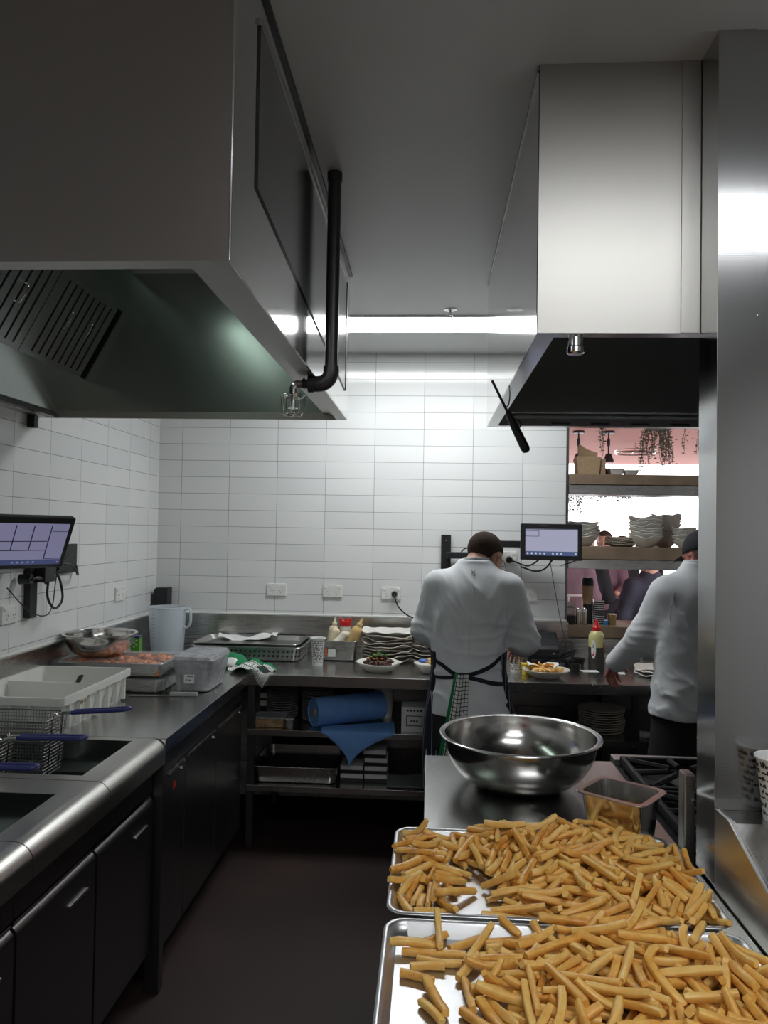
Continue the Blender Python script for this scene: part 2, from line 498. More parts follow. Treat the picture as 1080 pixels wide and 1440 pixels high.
M['yellow'] = simple('yellow_plastic', (.75, .55, .03), .45)
M['mauve'] = cloth('mauve_cloth', (.22, .14, .17), 400, .1)
M['slate'] = cloth('slate_cloth', (.035, .035, .055), 400, .15)
M['darkc'] = cloth('black_cloth', (.012, .012, .016), 400, .15)
M['plum'] = cloth('plum_cloth', (.16, .09, .12), 400, .1)
M['pink'] = simple('pink_ceiling_paint', (.80, .36, .30), .7, var=.02)
M['dfloor'] = simple('dining_floor', (.20, .16, .14), .5, var=.15)
M['dwall'] = simple('dining_wall', (.50, .40, .38), .7, var=.05)
M['vine'] = simple('trailing_leaf', (.035, .045, .02), .6, var=.4)
M['glass'] = film_mat('clear_glass', (.8, .82, .84), .18, .05)
M['amber'] = simple('amber_drink', (.65, .28, .03), .2)
M['tin'] = steel('polished_tin', (.6, .58, .52), .2, 'z', .05)

def mk_floor():
    t = NT('dark_safety_floor'); c = t.coord('Object')
    a = t.noise(c, 420, 2, .7); b = t.noise(c, 2.2, 4)
    base = t.ramp(b, (.3, (.019, .0095, .008)), (.7, (.038, .019, .016)))
    sp = t.math('GREATER_THAN', a, .69)
    t.l(t.mix(sp, base, (.16, .12, .11)), t.b.inputs['Base Color'])
    t.set(Roughness=.62); t.bump(a, .4, .002); return t.m
M['floor'] = mk_floor()

def mk_fry():
    t = NT('fried_potato'); c = t.coord('Object')
    oi = t.n('ShaderNodeObjectInfo'); rnd = oi.outputs['Random']
    n1 = t.noise(c, 45, 4, .6); n2 = t.noise(c, 260, 3)
    f = t.math('ADD', t.math('MULTIPLY', n1, .75), t.math('MULTIPLY', rnd, .25))
    col = t.ramp(f, (.25, (.62, .24, .035)), (.42, (.83, .43, .09)), (.58, (.91, .55, .15)), (.78, (.95, .66, .24)))
    t.l(col, t.b.inputs['Base Color']); t.set(Roughness=.36, Subsurface_Weight=.12, Subsurface_Radius=(.012, .006, .002), Subsurface_Scale=.6)
    t.bump(t.math('ADD', t.math('MULTIPLY', n1, .5), t.math('MULTIPLY', n2, .3)), .5, .002); return t.m
M['fry'] = mk_fry()

def mk_perf():
    t = NT('perforated_steel'); sp = t.n('ShaderNodeSeparateXYZ'); t.l(t.coord(), sp.inputs[0])
    def cell(o): return t.math('SUBTRACT', t.math('FRACT', t.math('DIVIDE', t.math('ADD', o, 10.0), .027)), .5)
    x = t.math('ADD', sp.outputs[0], sp.outputs[1])
    d = t.math('ADD', t.math('POWER', cell(x), 2.0), t.math('POWER', cell(sp.outputs[2]), 2.0))
    hole = t.math('MULTIPLY', t.math('LESS_THAN', d, .055), t.math('MULTIPLY', t.math('GREATER_THAN', sp.outputs[2], .012), t.math('LESS_THAN', sp.outputs[2], .068)))
    t.set(Metallic=1.0, Base_Color=(.52, .52, .51), Roughness=.3, Alpha=t.math('SUBTRACT', 1.0, hole)); return t.m
M['perf'] = mk_perf()

def mk_check():
    t = NT('checked_tea_towel'); uv = t.n('ShaderNodeUVMap'); sp = t.n('ShaderNodeSeparateXYZ'); t.l(uv.outputs[0], sp.inputs[0])
    def line(o, p, w): return t.math('LESS_THAN', t.math('FRACT', t.math('DIVIDE', o, p)), w)
    g = t.math('MAXIMUM', line(sp.outputs[0], .2, .2), line(sp.outputs[1], .045, .2))
    base = t.mix(g, (.72, .74, .70), (.03, .05, .04))
    edge = t.math('LESS_THAN', sp.outputs[0], .16)
    t.l(t.mix(edge, base, (.01, .19, .07)), t.b.inputs['Base Color']); t.set(Roughness=.9)
    t.bump(t.noise(t.coord(), 900, 2), .3, .001); return t.m
M['check'] = mk_check()

def mk_jug():
    t = NT('frosted_polypropylene'); t.set(Base_Color=(.72, .78, .84), Roughness=.35, Transmission_Weight=.0, Alpha=.52); return t.m
M['jug'] = mk_jug()
M['water'] = simple('water_in_jug', (.42, .50, .56), .1, Alpha=.5)
M['bottle'] = simple('clear_squeeze_bottle', (.62, .58, .25), .25)
M['bottle_dark'] = simple('dark_bottle_label', (.045, .04, .035), .4)
M['screen'] = emit('lit_screen', hx('#b9bbd6'), .62)
M['screen_blue'] = emit('lit_screen_bar', hx('#5a6f9f'), .5)
M['screen_l'] = emit('lit_screen_tiles', hx('#9c9abf'), .44)
M['screen_lb'] = emit('lit_screen_bar_dim', hx('#56629a'), .33)
M['screen_ln'] = emit('lit_screen_lines', hx('#1c1e3c'), .3)
M['icon'] = emit('lit_screen_icons', (.8, .82, .9), .55)
# ---------------------------------------------------------------- the setting
TILE_B = tile_mat('white_wall_tiles', 0, -.353); TILE_L = tile_mat('white_side_tiles', 1, 3.355)
XL, XR, YB, YF, ZC = -1.72, 2.10, 4.74, -2.6, 2.76
struct('floor', MB().box(XL-.1, XR+.1, YF-.1, YB+.12, -.05, 0), M['floor'], smooth=0)
struct('ceiling', MB().box(XL-.1, XR+.1, YF-.1, YB+.12, ZC, ZC+.05), M['ceil'], smooth=0)
struct('wall_left', MB().box(XL-.1, XL, YF-.1, YB+.12, 0, ZC), TILE_L, smooth=0)
wb = MB(); OX = .838
wb.box(XL, OX, YB, YB+.12, 0, ZC); wb.box(OX, XR, YB, YB+.12, 2.46, ZC); wb.box(OX, XR, YB, YB+.12, 0, 1.02)
struct('wall_back', wb, TILE_B, smooth=0)
struct('wall_right', MB().box(XR, XR+.1, YF-.1, YB+.12, 0, ZC), TILE_L, smooth=0)
struct('wall_front', MB().box(XL-.1, XR+.1, YF-.1, YF, 0, ZC), simple('cream_wall_paint', (.60, .56, .50), .6), smooth=0)
dr = struct('added_red_door', MB().box(-1.25, -.35, YF, YF+.045, 0, 2.1, .004), M['added_door_red'])  # unseen door, added to give the left hood a reddish reflection
struct('added_door_handle', MB().tube([(-.42, YF+.045, 1.02), (-.42, YF+.09, 1.02), (-.54, YF+.09, 1.02)], .01), M['chrome'], dr)
# steel clad partition end on the right, from floor to ceiling
pa = struct('wall_partition', MB().box(.617, XR, 1.69, 1.80, 0, ZC, .002), M['steel_col'])
struct('corner_trim', MB().box(.615, .697, 1.6882, 1.692, 1.07, ZC, .0006).box(.6155, .6185, 1.689, 1.80, 0, ZC), M['steel_col'], pa)
struct('rivet', MB().ell((.80, 1.689, 1.39), (.004, .002, .004), 8, 6).ell((.700, 1.689, 2.13), (.003, .002, .003), 8, 6), M['chrome'], pa)
struct('trim_1', MB().box(OX-.012, OX+.004, YB-.006, YB+.125, 1.02, 2.46, .002), M['steel_dark'])
struct('trim_2', MB().box(XL, OX, YB-.014, YB, 1.115, 1.127, .004), M['white_pl'])
struct('trim_3', MB().box(XL, XL+.012, 2.70, YB, 1.112, 1.124, .004), M['white_pl'])

def troffer(x0, x1, y0, y1, s, label, warm=(.955, .985, 1.0)):
    t = thing('ceiling_light', label, 'light', ((x0+x1)/2, (y0+y1)/2, ZC))
    fr = MB()
    for a in ((x0, x1, y0, y0+.014), (x0, x1, y1-.014, y1), (x0, x0+.014, y0, y1), (x1-.014, x1, y0, y1)): fr.box(*a, ZC-.008, ZC)
    fr.build('frame', M['white_pl'], t, world=True, smooth=0)
    MB().box(x0+.014, x1-.014, y0+.014, y1-.014, ZC-.005, ZC-.0005).build('diffuser', emit('lamp_diffuser', warm, s), t, world=True, smooth=0)
    return t
LS = 19.5
troffer(-.64, .62, 3.90, 4.22, LS, 'long white ceiling light near the tiled back wall')
troffer(.10, 1.30, .50, .80, 12.0, 'white ceiling light above the trays of fries')
troffer(-.3, 1.2, -.95, -.55, 7.0, 'white ceiling light behind the tray bench, over the camera side')
troffer(-.3, 1.2, -2.2, -1.8, 6.0, 'white ceiling light by the cream wall')

def sprinkler(x, y):
    t = thing('fire_sprinkler', 'small chrome fire sprinkler on the ceiling before the long light', 'sprinkler', (x, y, ZC))
    MB().lathe([(.0, -.0005), (.034, -.0005), (.034, -.004), (.014, -.010), (.010, -.010), (0, -.010)], 24).build('escutcheon', M['chrome'], t)
    MB().cyl((0, 0, -.008), (0, 0, -.03), .006).tube([(-.010, 0, -.026), (-.012, 0, -.036), (0, 0, -.044), (.012, 0, -.036), (.010, 0, -.026)], .0018, 6).build('frame', M['chrome'], t)
    MB().lathe([(0, -.045), (.014, -.045), (.014, -.0465), (0, -.0465)], 16).build('deflector', M['chrome'], t)
sprinkler(.083, 3.80)

# ---------------------------------------------------------------- left exhaust hood
HX, HY0, HY1, HZ = -.36, 1.315, 3.25, 2.122
hd = thing('exhaust_hood', 'large dull steel exhaust hood over the fryers on the left', 'exhaust hood', (-1.0, 2.3, HZ))
w = .004
MB().box(XL+.001, HX, HY0, HY0+w, HZ, ZC-.001).build('front_panel', M['steel_hood_left'], hd, world=True, smooth=0)
MB().box(HX-w, HX, HY0+w, HY1, HZ, ZC-.001).build('side_panel', M['steel_side'], hd, world=True, smooth=0)
MB().box(XL+.001, HX-w, HY1-w, HY1, HZ, ZC-.001).build('end_panel', M['steel_in'], hd, world=True, smooth=0)
lip = MB().box(XL+.05, HX-w, HY0+w, HY0+.042, HZ, HZ+.012).box(HX-.047, HX-w, HY0+.042, HY1-.012, HZ, HZ+.012).box(HX-.10, HX-.047, HY0+.042, HY1-.012, HZ+.022, HZ+.03)
lip.box(XL+.001, XL+.05, HY0+w, HY1-w, HZ, HZ+.012).box(XL+.05, HX-.047, HY1-.012, HY1-w, HZ, HZ+.03)
lip.build('lip', M['steel_hood'], hd, world=True, smooth=0)
MB().tube([(HX, HY0, HZ), (HX, HY0, ZC-.002)], .0025, 8).build('corner_seam', M['chrome'], hd, world=True)
# access panel let into the side, with its trims
MB().prism([(1.50, 2.335), (3.10, 2.225), (3.10, 2.668), (1.50, 2.668)], 'x', HX, HX+.004).build('access_panel', M['panel'], hd, world=True, smooth=0)
MB().prism([(1.50, 2.668), (3.13, 2.668), (3.13, 2.682), (1.50, 2.682)], 'x', HX, HX+.008).build('panel_trim', M['steel_hood'], hd, world=True, smooth=0)
MB().box(HX-.002, HX+.007, HY0+.02, 3.27, 2.746, ZC-.001).build('ceiling_trim', M['black'], hd, world=True, smooth=0)
MB().prism([(3.10, 2.225), (3.116, 2.224), (3.116, 2.668), (3.10, 2.668)], 'x', HX, HX+.006).build('panel_edge', M['black'], hd, world=True, smooth=0)
# sloping filter bank inside
SA = Vector((-1.655, 0, 2.13)); SB = Vector((-1.315, 0, 2.755)); SD = (SB-SA).normalized(); SN = Vector((SD.z, 0, -SD.x))
def slope(mb, a0, a1, y0, y1, n0, n1):
    p = [SA+SD*a0+SN*n0, SA+SD*a1+SN*n0, SA+SD*a1+SN*n1, SA+SD*a0+SN*n1]
    return mb.prism([(q.x, q.z) for q in p], 'y', y0, y1)
LN = (SB-SA).length
slope(MB(), 0, LN, HY0+w, HY1-w, -.006, 0).build('back_slope', M['steel_in'], hd, world=True, smooth=0)
tr = MB(); tr.box(XL+.03, SA.x+.02, HY0+w, HY1-.02, HZ+.002, HZ+.02); tr.build('grease_trough', M['steel_dark'], hd, world=True, smooth=0)
for i in range(3):
    y0 = 3.225-.5*(i+1); y1 = y0+.495
    f = MB(); slope(f, .205, .225, y0, y1, .0, .03); slope(f, .53, .55, y0, y1, .0, .03); slope(f, .225, .53, y0, y0+.03, 0, .03); slope(f, .225, .53, y1-.045, y1, 0, .03)
    slope(f, .225, .53, y0+.03, y1-.045, 0, .008)
    fo = f.build('grease_filter', M['filter'], hd, world=True, smooth=0)
    b = MB()
    for k in range(8):
        ya = y0+.036+k*.0525; slope(b, .225, .53, ya, ya+.040, .012, .026)
    b.build('baffle', M['filter'], fo, world=True, smooth=0)
    for q in (.13, .30):
        c = SA+SD*.36+SN*.03+Vector((0, y0+q+.03, 0))
        MB().tube(smooth_path([c, c+SN*.02, c+SN*.026+SD*.03, c+SN*.026+SD*.05, c+SD*.07+SN*.02, c+SD*.07]), .0022, 6).build('wire_handle', M['chrome'], fo, world=True)
MB().box(XL+.002, XL+.035, 3.14, 3.175, HZ-.055, HZ-.002, .004).build('drain_plug', M['iron'], hd, world=True)
hl_ = MB().box(-1.08, -.98, 1.50, 2.60, 2.70, 2.745, .01)
hl_.build('lamp_body', M['steel_dark'], hd, world=True)
MB().box(-1.075, -.985, 1.505, 2.595, 2.694, 2.70).build('lamp_lens', emit('hood_lamp', (.80, 1.0, .88), 3.6), hd, world=True, smooth=0)
# vertical suppression pipe with caged nozzle
pp = thing('sprinkler_pipe', 'black pipe from the ceiling with elbow and caged sprinkler at left hood', 'pipe', (-.312, 2.33, ZC))
MB().cyl((-.312, 2.33, 2.135), (-.312, 2.33, ZC-.002), .0205).cyl((-.312, 2.33, ZC-.028), (-.312, 2.33, ZC-.003), .0235).build('pipe', M['pipe'], pp, world=True)
MB().tube([(-.312, 2.33, 2.155)]+[(x, y, z) for x, y, z in arc((-.352, 2.33, 2.14), .040, 0, -90, 8)]+[(-.372, 2.33, 2.10)], .0245, 16).build('elbow', M['pipe'], pp, world=True)
MB().cyl((-.366, 2.33, 2.10), (-.382, 2.33, 2.10), .027).cyl((-.38, 2.33, 2.10), (-.40, 2.33, 2.10), .014).cyl((-.392, 2.33, 2.10), (-.398, 2.33, 2.10), .018, n=6).build('coupling', M['pipe'], pp, world=True)
MB().tube([(-.395, 2.33, 2.10)]+arc((-.412, 2.33, 2.083), .017, 90, 180, 6)+[(-.429, 2.33, 2.066)], .012, 12).build('nozzle_elbow', M['chrome'], pp, world=True)
MB().cyl((-.429, 2.33, 2.068), (-.429, 2.33, 2.03), .005).lathe([(0, 0), (.016, 0), (.016, .002), (0, .002)], 16, (-.429, 2.33, 2.024)).build('sprinkler_head', M['chrome'], pp, world=True)
cg = MB()
for z, r in ((2.064, .036), (2.058, .03), (2.004, .028)): cg.tube([(-.429+r*math.cos(a), 2.33+r*math.sin(a), z) for a in [2*PI*k/24 for k in range(24)]], .0018, 6, closed=True)
for k in range(8):
    a = 2*PI*k/8; cg.tube([(-.429+r*math.cos(a), 2.33+r*math.sin(a), z) for r, z in ((.036, 2.064), (.037, 2.04), (.034, 2.015), (.028, 2.004), (.0, 2.002))], .0014, 5)
cg.build('wire_guard', M['chrome'], pp, world=True)

# ---------------------------------------------------------------- right exhaust hood
RX, RY0, RY1, RZ = .243, 1.80, 3.41, 2.12
hr = thing('exhaust_hood', 'bright steel exhaust hood on the right beside the steel column', 'exhaust hood', (1.1, 2.6, RZ))
MB().box(RX, .612, RY0-.002, RY0+w, RZ, ZC-.001).box(.612, XR, RY0+.001, RY0+w, RZ, ZC-.001).build('front_panel', M['steel_hood'], hr, world=True, smooth=0)
MB().box(.572, .6135, RY0-.006, RY0-.002, RZ, ZC-.001).build('front_seam', M['steel_hood'], hr, world=True, smooth=0)
MB().box(RX, RX+w, RY0+w, RY1, RZ, ZC-.001).build('side_panel', M['steel_side'], hr, world=True, smooth=0)
MB().box(RX+w, XR, RY1-w, RY1, RZ, ZC-.001).build('end_panel', M['steel_in'], hr, world=True, smooth=0)
lip = MB().box(RX+w, XR, RY0+w, RY0+.04, RZ, RZ+.012).box(RX+w, RX+.045, RY0+.04, RY1-.012, RZ, RZ+.012).box(RX+.045, XR, RY1-.05, RY1-w, RZ, RZ+.03).box(RX+.045, XR, RY1-.09, RY1-.05, RZ+.055, RZ+.065)
lip.build('lip', M['steel_col'], hr, world=True, smooth=0)
MB().box(RX+.3, XR, RY0+w, RY1-w, 2.62, 2.63).build('filter_deck', M['filter'], hr, world=True, smooth=0)
sl = MB()
for k in range(8): sl.box(.52+k*.17, .60+k*.17, RY1-.052, RY1-.05, RZ+.008, RZ+.014)
sl.build('lip_slot', M['black'], hr, world=True, smooth=0)
MB().tube([(RX, RY0, RZ), (RX, RY0, ZC-.002)], .002, 8).build('corner_seam', M['black'], hr, world=True)
MB().box(RX-.004, RX+.002, RY0+.02, RY1, 2.752, ZC-.001).build('ceiling_trim', M['steel_dark'], hr, world=True, smooth=0)
MB().lathe([(0, 0), (.017, 0), (.0205, .003), (.0205, .016), (.018, .018), (.018, .042), (0, .042)], 24, (.338, 1.832, 2.078)).build('grease_cup', M['chrome'], hr, world=True)
# gas lighter hooked on the lip of the right hood
lt = thing('gas_lighter', 'black long-necked gas lighter hung on the right hood edge', 'lighter', (.243, 2.6, 2.10))
P0 = Vector((.202, 2.6, 2.167)); P1 = Vector((.322, 2.6, 1.925)); dl = (P1-P0).normalized()
MB().tube([P0, P0+dl*.13], .0045, 10).build('barrel', M['iron'], lt, world=True)
MB().tube([P0+dl*.118, P0+dl*.125, P0+dl*.15, P0+dl*.20, P0+dl*.255, P0+dl*.268, P0+dl*.272], [.006, .0105, .0125, .0145, .0155, .012, .004], 14).build('handle', M['black'], lt, world=True)
q = P0+dl*.155; e = Vector((dl.z, 0, -dl.x))*-1
MB().tube(smooth_path([q+e*.008, q+e*.020+dl*.004, q+e*.022+dl*.022, q+e*.010+dl*.03]), .003, 8).tube([q+e*.008-dl*.02, q+e*.018-dl*.016], .003, 8).build('trigger', M['black'], lt, world=True)
MB().tube(smooth_path([P0+dl*.10, P0+dl*.10+e*.012, Vector((.262, 2.6, 2.108)), Vector((.262, 2.6, 2.124))]), .002, 8).build('magnet_hook', M['iron'], lt, world=True)
# ---------------------------------------------------------------- left run: fryers, cold cabinet, worktop
def fryer(y0, y1, label, tank, first):
    t = thing('deep_fryer', label, 'deep fryer', (-1.32, (y0+y1)/2, 0), group='deep fryers along the left wall')
    xf, ya, yb = -.925, y0+.002, y1-.002
    # deck with its well
    d = MB(); tx0, tx1, ty0, ty1 = -1.60, -1.032, tank[0], tank[1]
    d.box(tx1, xf-.055, ya, yb, .86, .9); d.box(XL+.003, tx0, ya, yb, .86, .9); d.box(tx0, tx1, ya, ty0, .86, .9); d.box(tx0, tx1, ty1, yb, .86, .9)
    d.build('deck', M['steel_fry'], t, world=True, smooth=0)
    k = MB()
    for a in ((tx0, tx0+.003, ty0, ty1), (tx1-.003, tx1, ty0, ty1), (tx0, tx1, ty0, ty0+.003), (tx0, tx1, ty1-.003, ty1)): k.box(*a, .62, .899)
    k.box(tx0, tx1, ty0, ty1, .617, .62); k.box(tx0+.03, tx1-.12, ty1-.06, ty1-.003, .80, .803)
    k.build('tank', M['steel_in'], t, world=True, smooth=0)
    # bull-nosed front rail
    pr = [(xf-.056, .858), (xf-.056, .9)]+[(xf-.048+.048*math.sin(R(a)), .852+.048*math.cos(R(a))) for a in range(0, 91, 10)]+[(xf, .815), (xf-.02, .80), (xf-.056, .80)]
    MB().prism(pr, 'y', ya, yb).build('front_rail', M['steel_fry'], t, world=True, smooth=50)
    MB().box(XL+.02, xf-.062, ya, yb, .14, .60).box(xf-.08, xf-.045, ya, yb, .715, .81).build('body', M['steel_dark'], t, world=True, smooth=0)
    pr = [(-.985, .16), (-.985, .60), (-.985, .70)]+[(-.985+.022*math.sin(R(a)), .672+.026*math.cos(R(a))) for a in range(10, 91, 16)]+[(-.963, .16)]
    dr = MB().prism(pr, 'y', ya+.004, yb-.004, .0).build('door', M['steel_dark'], t, world=True, smooth=50)
    MB().box(-.972, -.957, yb-.17, yb-.06, .612, .620, .002).build('handle', M['chrome'], dr, world=True)
    MB().box(-1.0, -.972, ya+.006, yb-.006, .700, .708).build('seam_strip', M['chrome'], t, world=True, smooth=0)
    MB().box(XL+.03, -1.06, ya+.01, yb-.01, .0, .14).build('plinth', M['black'], t, world=True, smooth=0)
fryer(2.215, 2.68, 'deep fryer next to the cold cabinet, with the wire basket in its well', (2.26, 2.645), 1)
fryer(1.775, 2.215, 'middle deep fryer of the left run, well open at the near frame edge', (1.80, 2.10), 0)
fryer(1.33, 1.775, 'nearest deep fryer, at the bottom left corner of the photo', (1.37, 1.66), 0)

def basket(x1, L, yc, w, zt, h, hl, lift, label):
    """wire basket with its handle pointing to the aisle"""
    t = thing('fry_basket', label, 'fry basket', (x1-L/2, yc, zt-h), group='wire fry baskets hung over the fryers')
    x0 = x1-L; b = MB(); g = MB()
    def rect(z, d, r): b.tube([(x, y, z) for x, y in rrect(x0+d, x1-d, yc-w/2+d, yc+w/2-d, .02, 3)], r, 6, closed=True)
    rect(zt, 0, .003); rect(zt-h*.35, .004, .0022); rect(zt-h, .012, .003)
    n = int(L/.011)
    for i in range(n+1):
        x = x0+.012+(L-.024)*i/n
        g.tube([(x, yc-w/2, zt), (x, yc-w/2+.012, zt-h), (x, yc+w/2-.012, zt-h), (x, yc+w/2, zt)], .0009, 4, caps=False)
    n = int(h/.011)
    for i in range(n+1):
        z = zt-h*i/n; d = .012*i/n
        g.tube([(x, y, z) for x, y in rrect(x0+d, x1-d, yc-w/2+d, yc+w/2-d, .015, 2)], .0009, 4, closed=True)
    n = int(w/.011)
    for i in range(1, n):
        y = yc-w/2+w*i/n
        g.tube([(x0, y, zt), (x0+.012, y, zt-h), (x1-.012, y, zt-h), (x1, y, zt)], .0009, 4, caps=False)
    g.build('wire_mesh', M['basket'], t, world=True, smooth=60); b.build('rim_wire', M['basket'], t, world=True)
    hm = MB()
    for s in (-1, 1): hm.tube(smooth_path([(x1-.012, yc+s*.035, zt-h), (x1+.002, yc+s*.035, zt), (x1+.012, yc+s*.02, zt+.012), (x1+.05, yc+s*.014, zt+.016), (x1+hl*.5, yc+s*.012, zt+.016+lift*.5)], 5), .0035, 7)
    MB().tube([(x0+.004, yc-.04, zt), (x0-.006, yc-.04, zt+.012), (x0-.006, yc+.04, zt+.012), (x0+.004, yc+.04, zt)], .003, 6).build('hook', M['basket'], t, world=True)
    hm.tube([(x1+.052, yc-.015, zt+.016), (x1+.052, yc+.015, zt+.016)], .0035, 6)
    ho = hm.build('handle', M['chrome'], t, world=True)
    xa = x1+.055; xe = x1+hl
    P = [(xa, yc-.011, zt+.017), (xe-.04, yc-.014, zt+.016+lift*.8), (xe-.01, yc-.012, zt+.016+lift), (xe, yc, zt+.017+lift), (xe-.01, yc+.012, zt+.016+lift), (xe-.04, yc+.014, zt+.016+lift*.8), (xa, yc+.011, zt+.017)]
    MB().tube(smooth_path(P, 6), .0068, 10).build('grip', M['blue_pl'], ho, world=True)
basket(-1.25, .33, 2.53, .165, 1.005, .185, .25, .018, 'fry basket with a blue handle, mesh showing before the white tub')
basket(-1.335, .33, 2.345, .165, .968, .19, .272, .006, 'fry basket whose blue handle lies lowest but one, mesh cut by frame')
basket(-1.335, .33, 2.03, .165, .975, .17, .28, .004, 'fry basket nearest the camera, only its looped blue handle showing')

# cold cabinet under the left worktop
cb = thing('undercounter_fridge', 'dark steel undercounter cold cabinet between fryers and back bench', 'cabinet', (-1.3, 3.3, 0))
MB().box(XL+.02, -.975, 2.74, 3.90, .10, .838).build('body', M['steel_dark'], cb, world=True, smooth=0)
MB().box(-.975, -.955, 2.752, 3.895, .772, .836, .002).build('control_strip', M['steel_dark'], cb, world=True)
for y0, y1 in ((2.755, 2.985), (2.991, 3.425), (3.431, 3.892)):
    d = MB().box(-.974, -.950, y0, y1, .125, .735, .004).build('door', M['steel_dark'], cb, world=True)
    MB().box(-.952, -.944, y0+.02, y1-.02, .737, .752, .002).build('grip_rail', M['steel_h'], d, world=True)
    MB().lathe([(0, 0), (.008, 0), (.008, .006), (0, .008)], 12, M=Matrix.Translation((-.950, y1-.04, .715)) @ Matrix.Rotation(PI/2, 4, 'Y')).build('lock', M['chrome'], d, world=True)
MB().box(-.9505, -.949, 2.848, 2.855, .665, .695).box(-.9505, -.949, 2.864, 2.871, .668, .692).box(-.9505, -.949, 2.855, 2.864, .677, .683).build('red_badge', M['red'], cb, world=True, smooth=0)
MB().box(XL+.04, -1.02, 2.78, 3.88, 0, .10).build('plinth', M['black'], cb, world=True, smooth=0)
MB().box(-.99, -.935, 2.69, 2.733, 0, .85, .003).build('end_post', M['steel_dark'], cb, world=True)

# L-shaped steel worktop with upstands, shelves and legs
YBF = 3.92
bn = thing('steel_worktop', 'long L-shaped stainless worktop running along the left and back walls', 'worktop', (0, 4.3, .84))
wt = MB()
wt.box(XL+.001, -.925, 2.685, YBF, .845, .9, .004).box(XL+.001, XR-.001, YBF, YB-.002, .843, .9, .004)
wt.build('top', M['steel_top'], bn, world=True)
sb = thing('steel_splashback', 'stainless upstand along the back wall behind the worktop', 'splashback', (0, YB, .9))
MB().box(XL+.018, OX+.01, YB-.018, YB-.001, .9, 1.115, .003).box(OX+.01, XR-.001, YB-.018, YB-.001, .9, 1.018, .003).build('panel', M['steel_h'], sb, world=True)
sb = thing('steel_splashback', 'stainless upstand along the left wall behind the white tub', 'splashback', (XL, 3.7, .9))
MB().box(XL+.001, XL+.017, 2.70, YB-.02, .9, 1.112, .003).build('panel', M['steel_h'], sb, world=True)
us = thing('undershelf_rack', 'two-tier steel undershelf on legs beneath the back worktop', 'shelf rack', (.5, 4.3, 0))
for z in (.612, .325):
    MB().box(-.936, XR-.01, 3.945, 4.68, z-.032, z, .003).build('shelf', M['steel_top'], us, world=True)
MB().box(-.95, XR-.01, 4.685, 4.70, .05, .842).build('shade_backing', M['steel_dark'], us, world=True, smooth=0)  # dark sheet added to stand in for the shade under the worktop
for x in (-.915, .02, 1.05, 2.0):
    for y in (3.965, 4.63):
        MB().box(x-.018, x+.018, y-.018, y+.018, .0, .842, .002).build('leg', M['steel_dark'], us, world=True)

# white tub with a divider
tb = thing('plastic_tub', 'white plastic tub with a divider on the left counter', 'tub', (-1.50, 2.985, .9))
def tub_shell(mb, x0, x1, y0, y1, h):
    V = []; F = []; per = rrect(x0, x1, y0, y1, .02, 4); n = len(per)
    def ring(d, z): return [(px*(1-d/(x1-x0)*2) if 0 else px-np.sign(px)*d*min(1, abs(px)/(.45*(x1-x0))), py-np.sign(py)*d*min(1, abs(py)/(.45*(y1-y0))), z) for px, py in per]
    seq = [ring(.03, 0), ring(.012, h-.03), ring(0, h-.03), ring(-.001, h-.008), ring(0, h), ring(.010, h), ring(.014, h-.02), ring(.034, .004)]
    for q in seq: V += q
    for i in range(len(seq)-1):
        for k in range(n): F.append((i*n+k, i*n+(k+1) % n, (i+1)*n+(k+1) % n, (i+1)*n+k))
    F.append(tuple(range(n-1, -1, -1))); F.append(tuple((len(seq)-1)*n+k for k in range(n)))
    mb.add(V, F)
    for k in range(7):
        y = y0+.06+(y1-y0-.12)*k/6
        mb.box(x1-.026, x1-.004, y-.004, y+.004, .01, h-.032)
    for k in range(5):
        x = x0+.06+(x1-x0-.12)*k/4
        mb.box(x-.004, x+.004, y0+.004, y0+.026, .01, h-.032)
    return mb
m_ = MB(); tub_shell(m_, -.203, .203, -.312, .312, .132); m_.build('tub', M['tub'], tb)
MB().box(-.185, .185, .005, .013, .006, .124, .002).build('divider', M['tub'], tb)
lb = MB().box(.2025, .2035, -.185, -.135, .078, .102).build('label_sticker', simple('worn_cream_sticker', (.62, .55, .40), .7), tb, smooth=0)
g_ = MB()
for k, (a, b) in enumerate(((-.18, -.172), (-.168, -.160), (-.150, -.146), (-.143, -.138))): g_.box(.2035, .2038, a, b, .084, .096)
g_.build('print', M['ink'], lb, smooth=0)
sp = thing('spatula', 'black handled spatula standing in the white tub by its divider', 'spatula', (-1.42, 3.05, .91))
MB().tube([(-.08, .10, .0), (.0, .0, .112), (.02, -.02, .135)], .008, 8, sc=(1.3, .6)).build('handle', M['iron'], sp)
MB().box(-.13, -.075, .085, .16, .0, .004, .001).build('blade', M['steel_h'], sp)

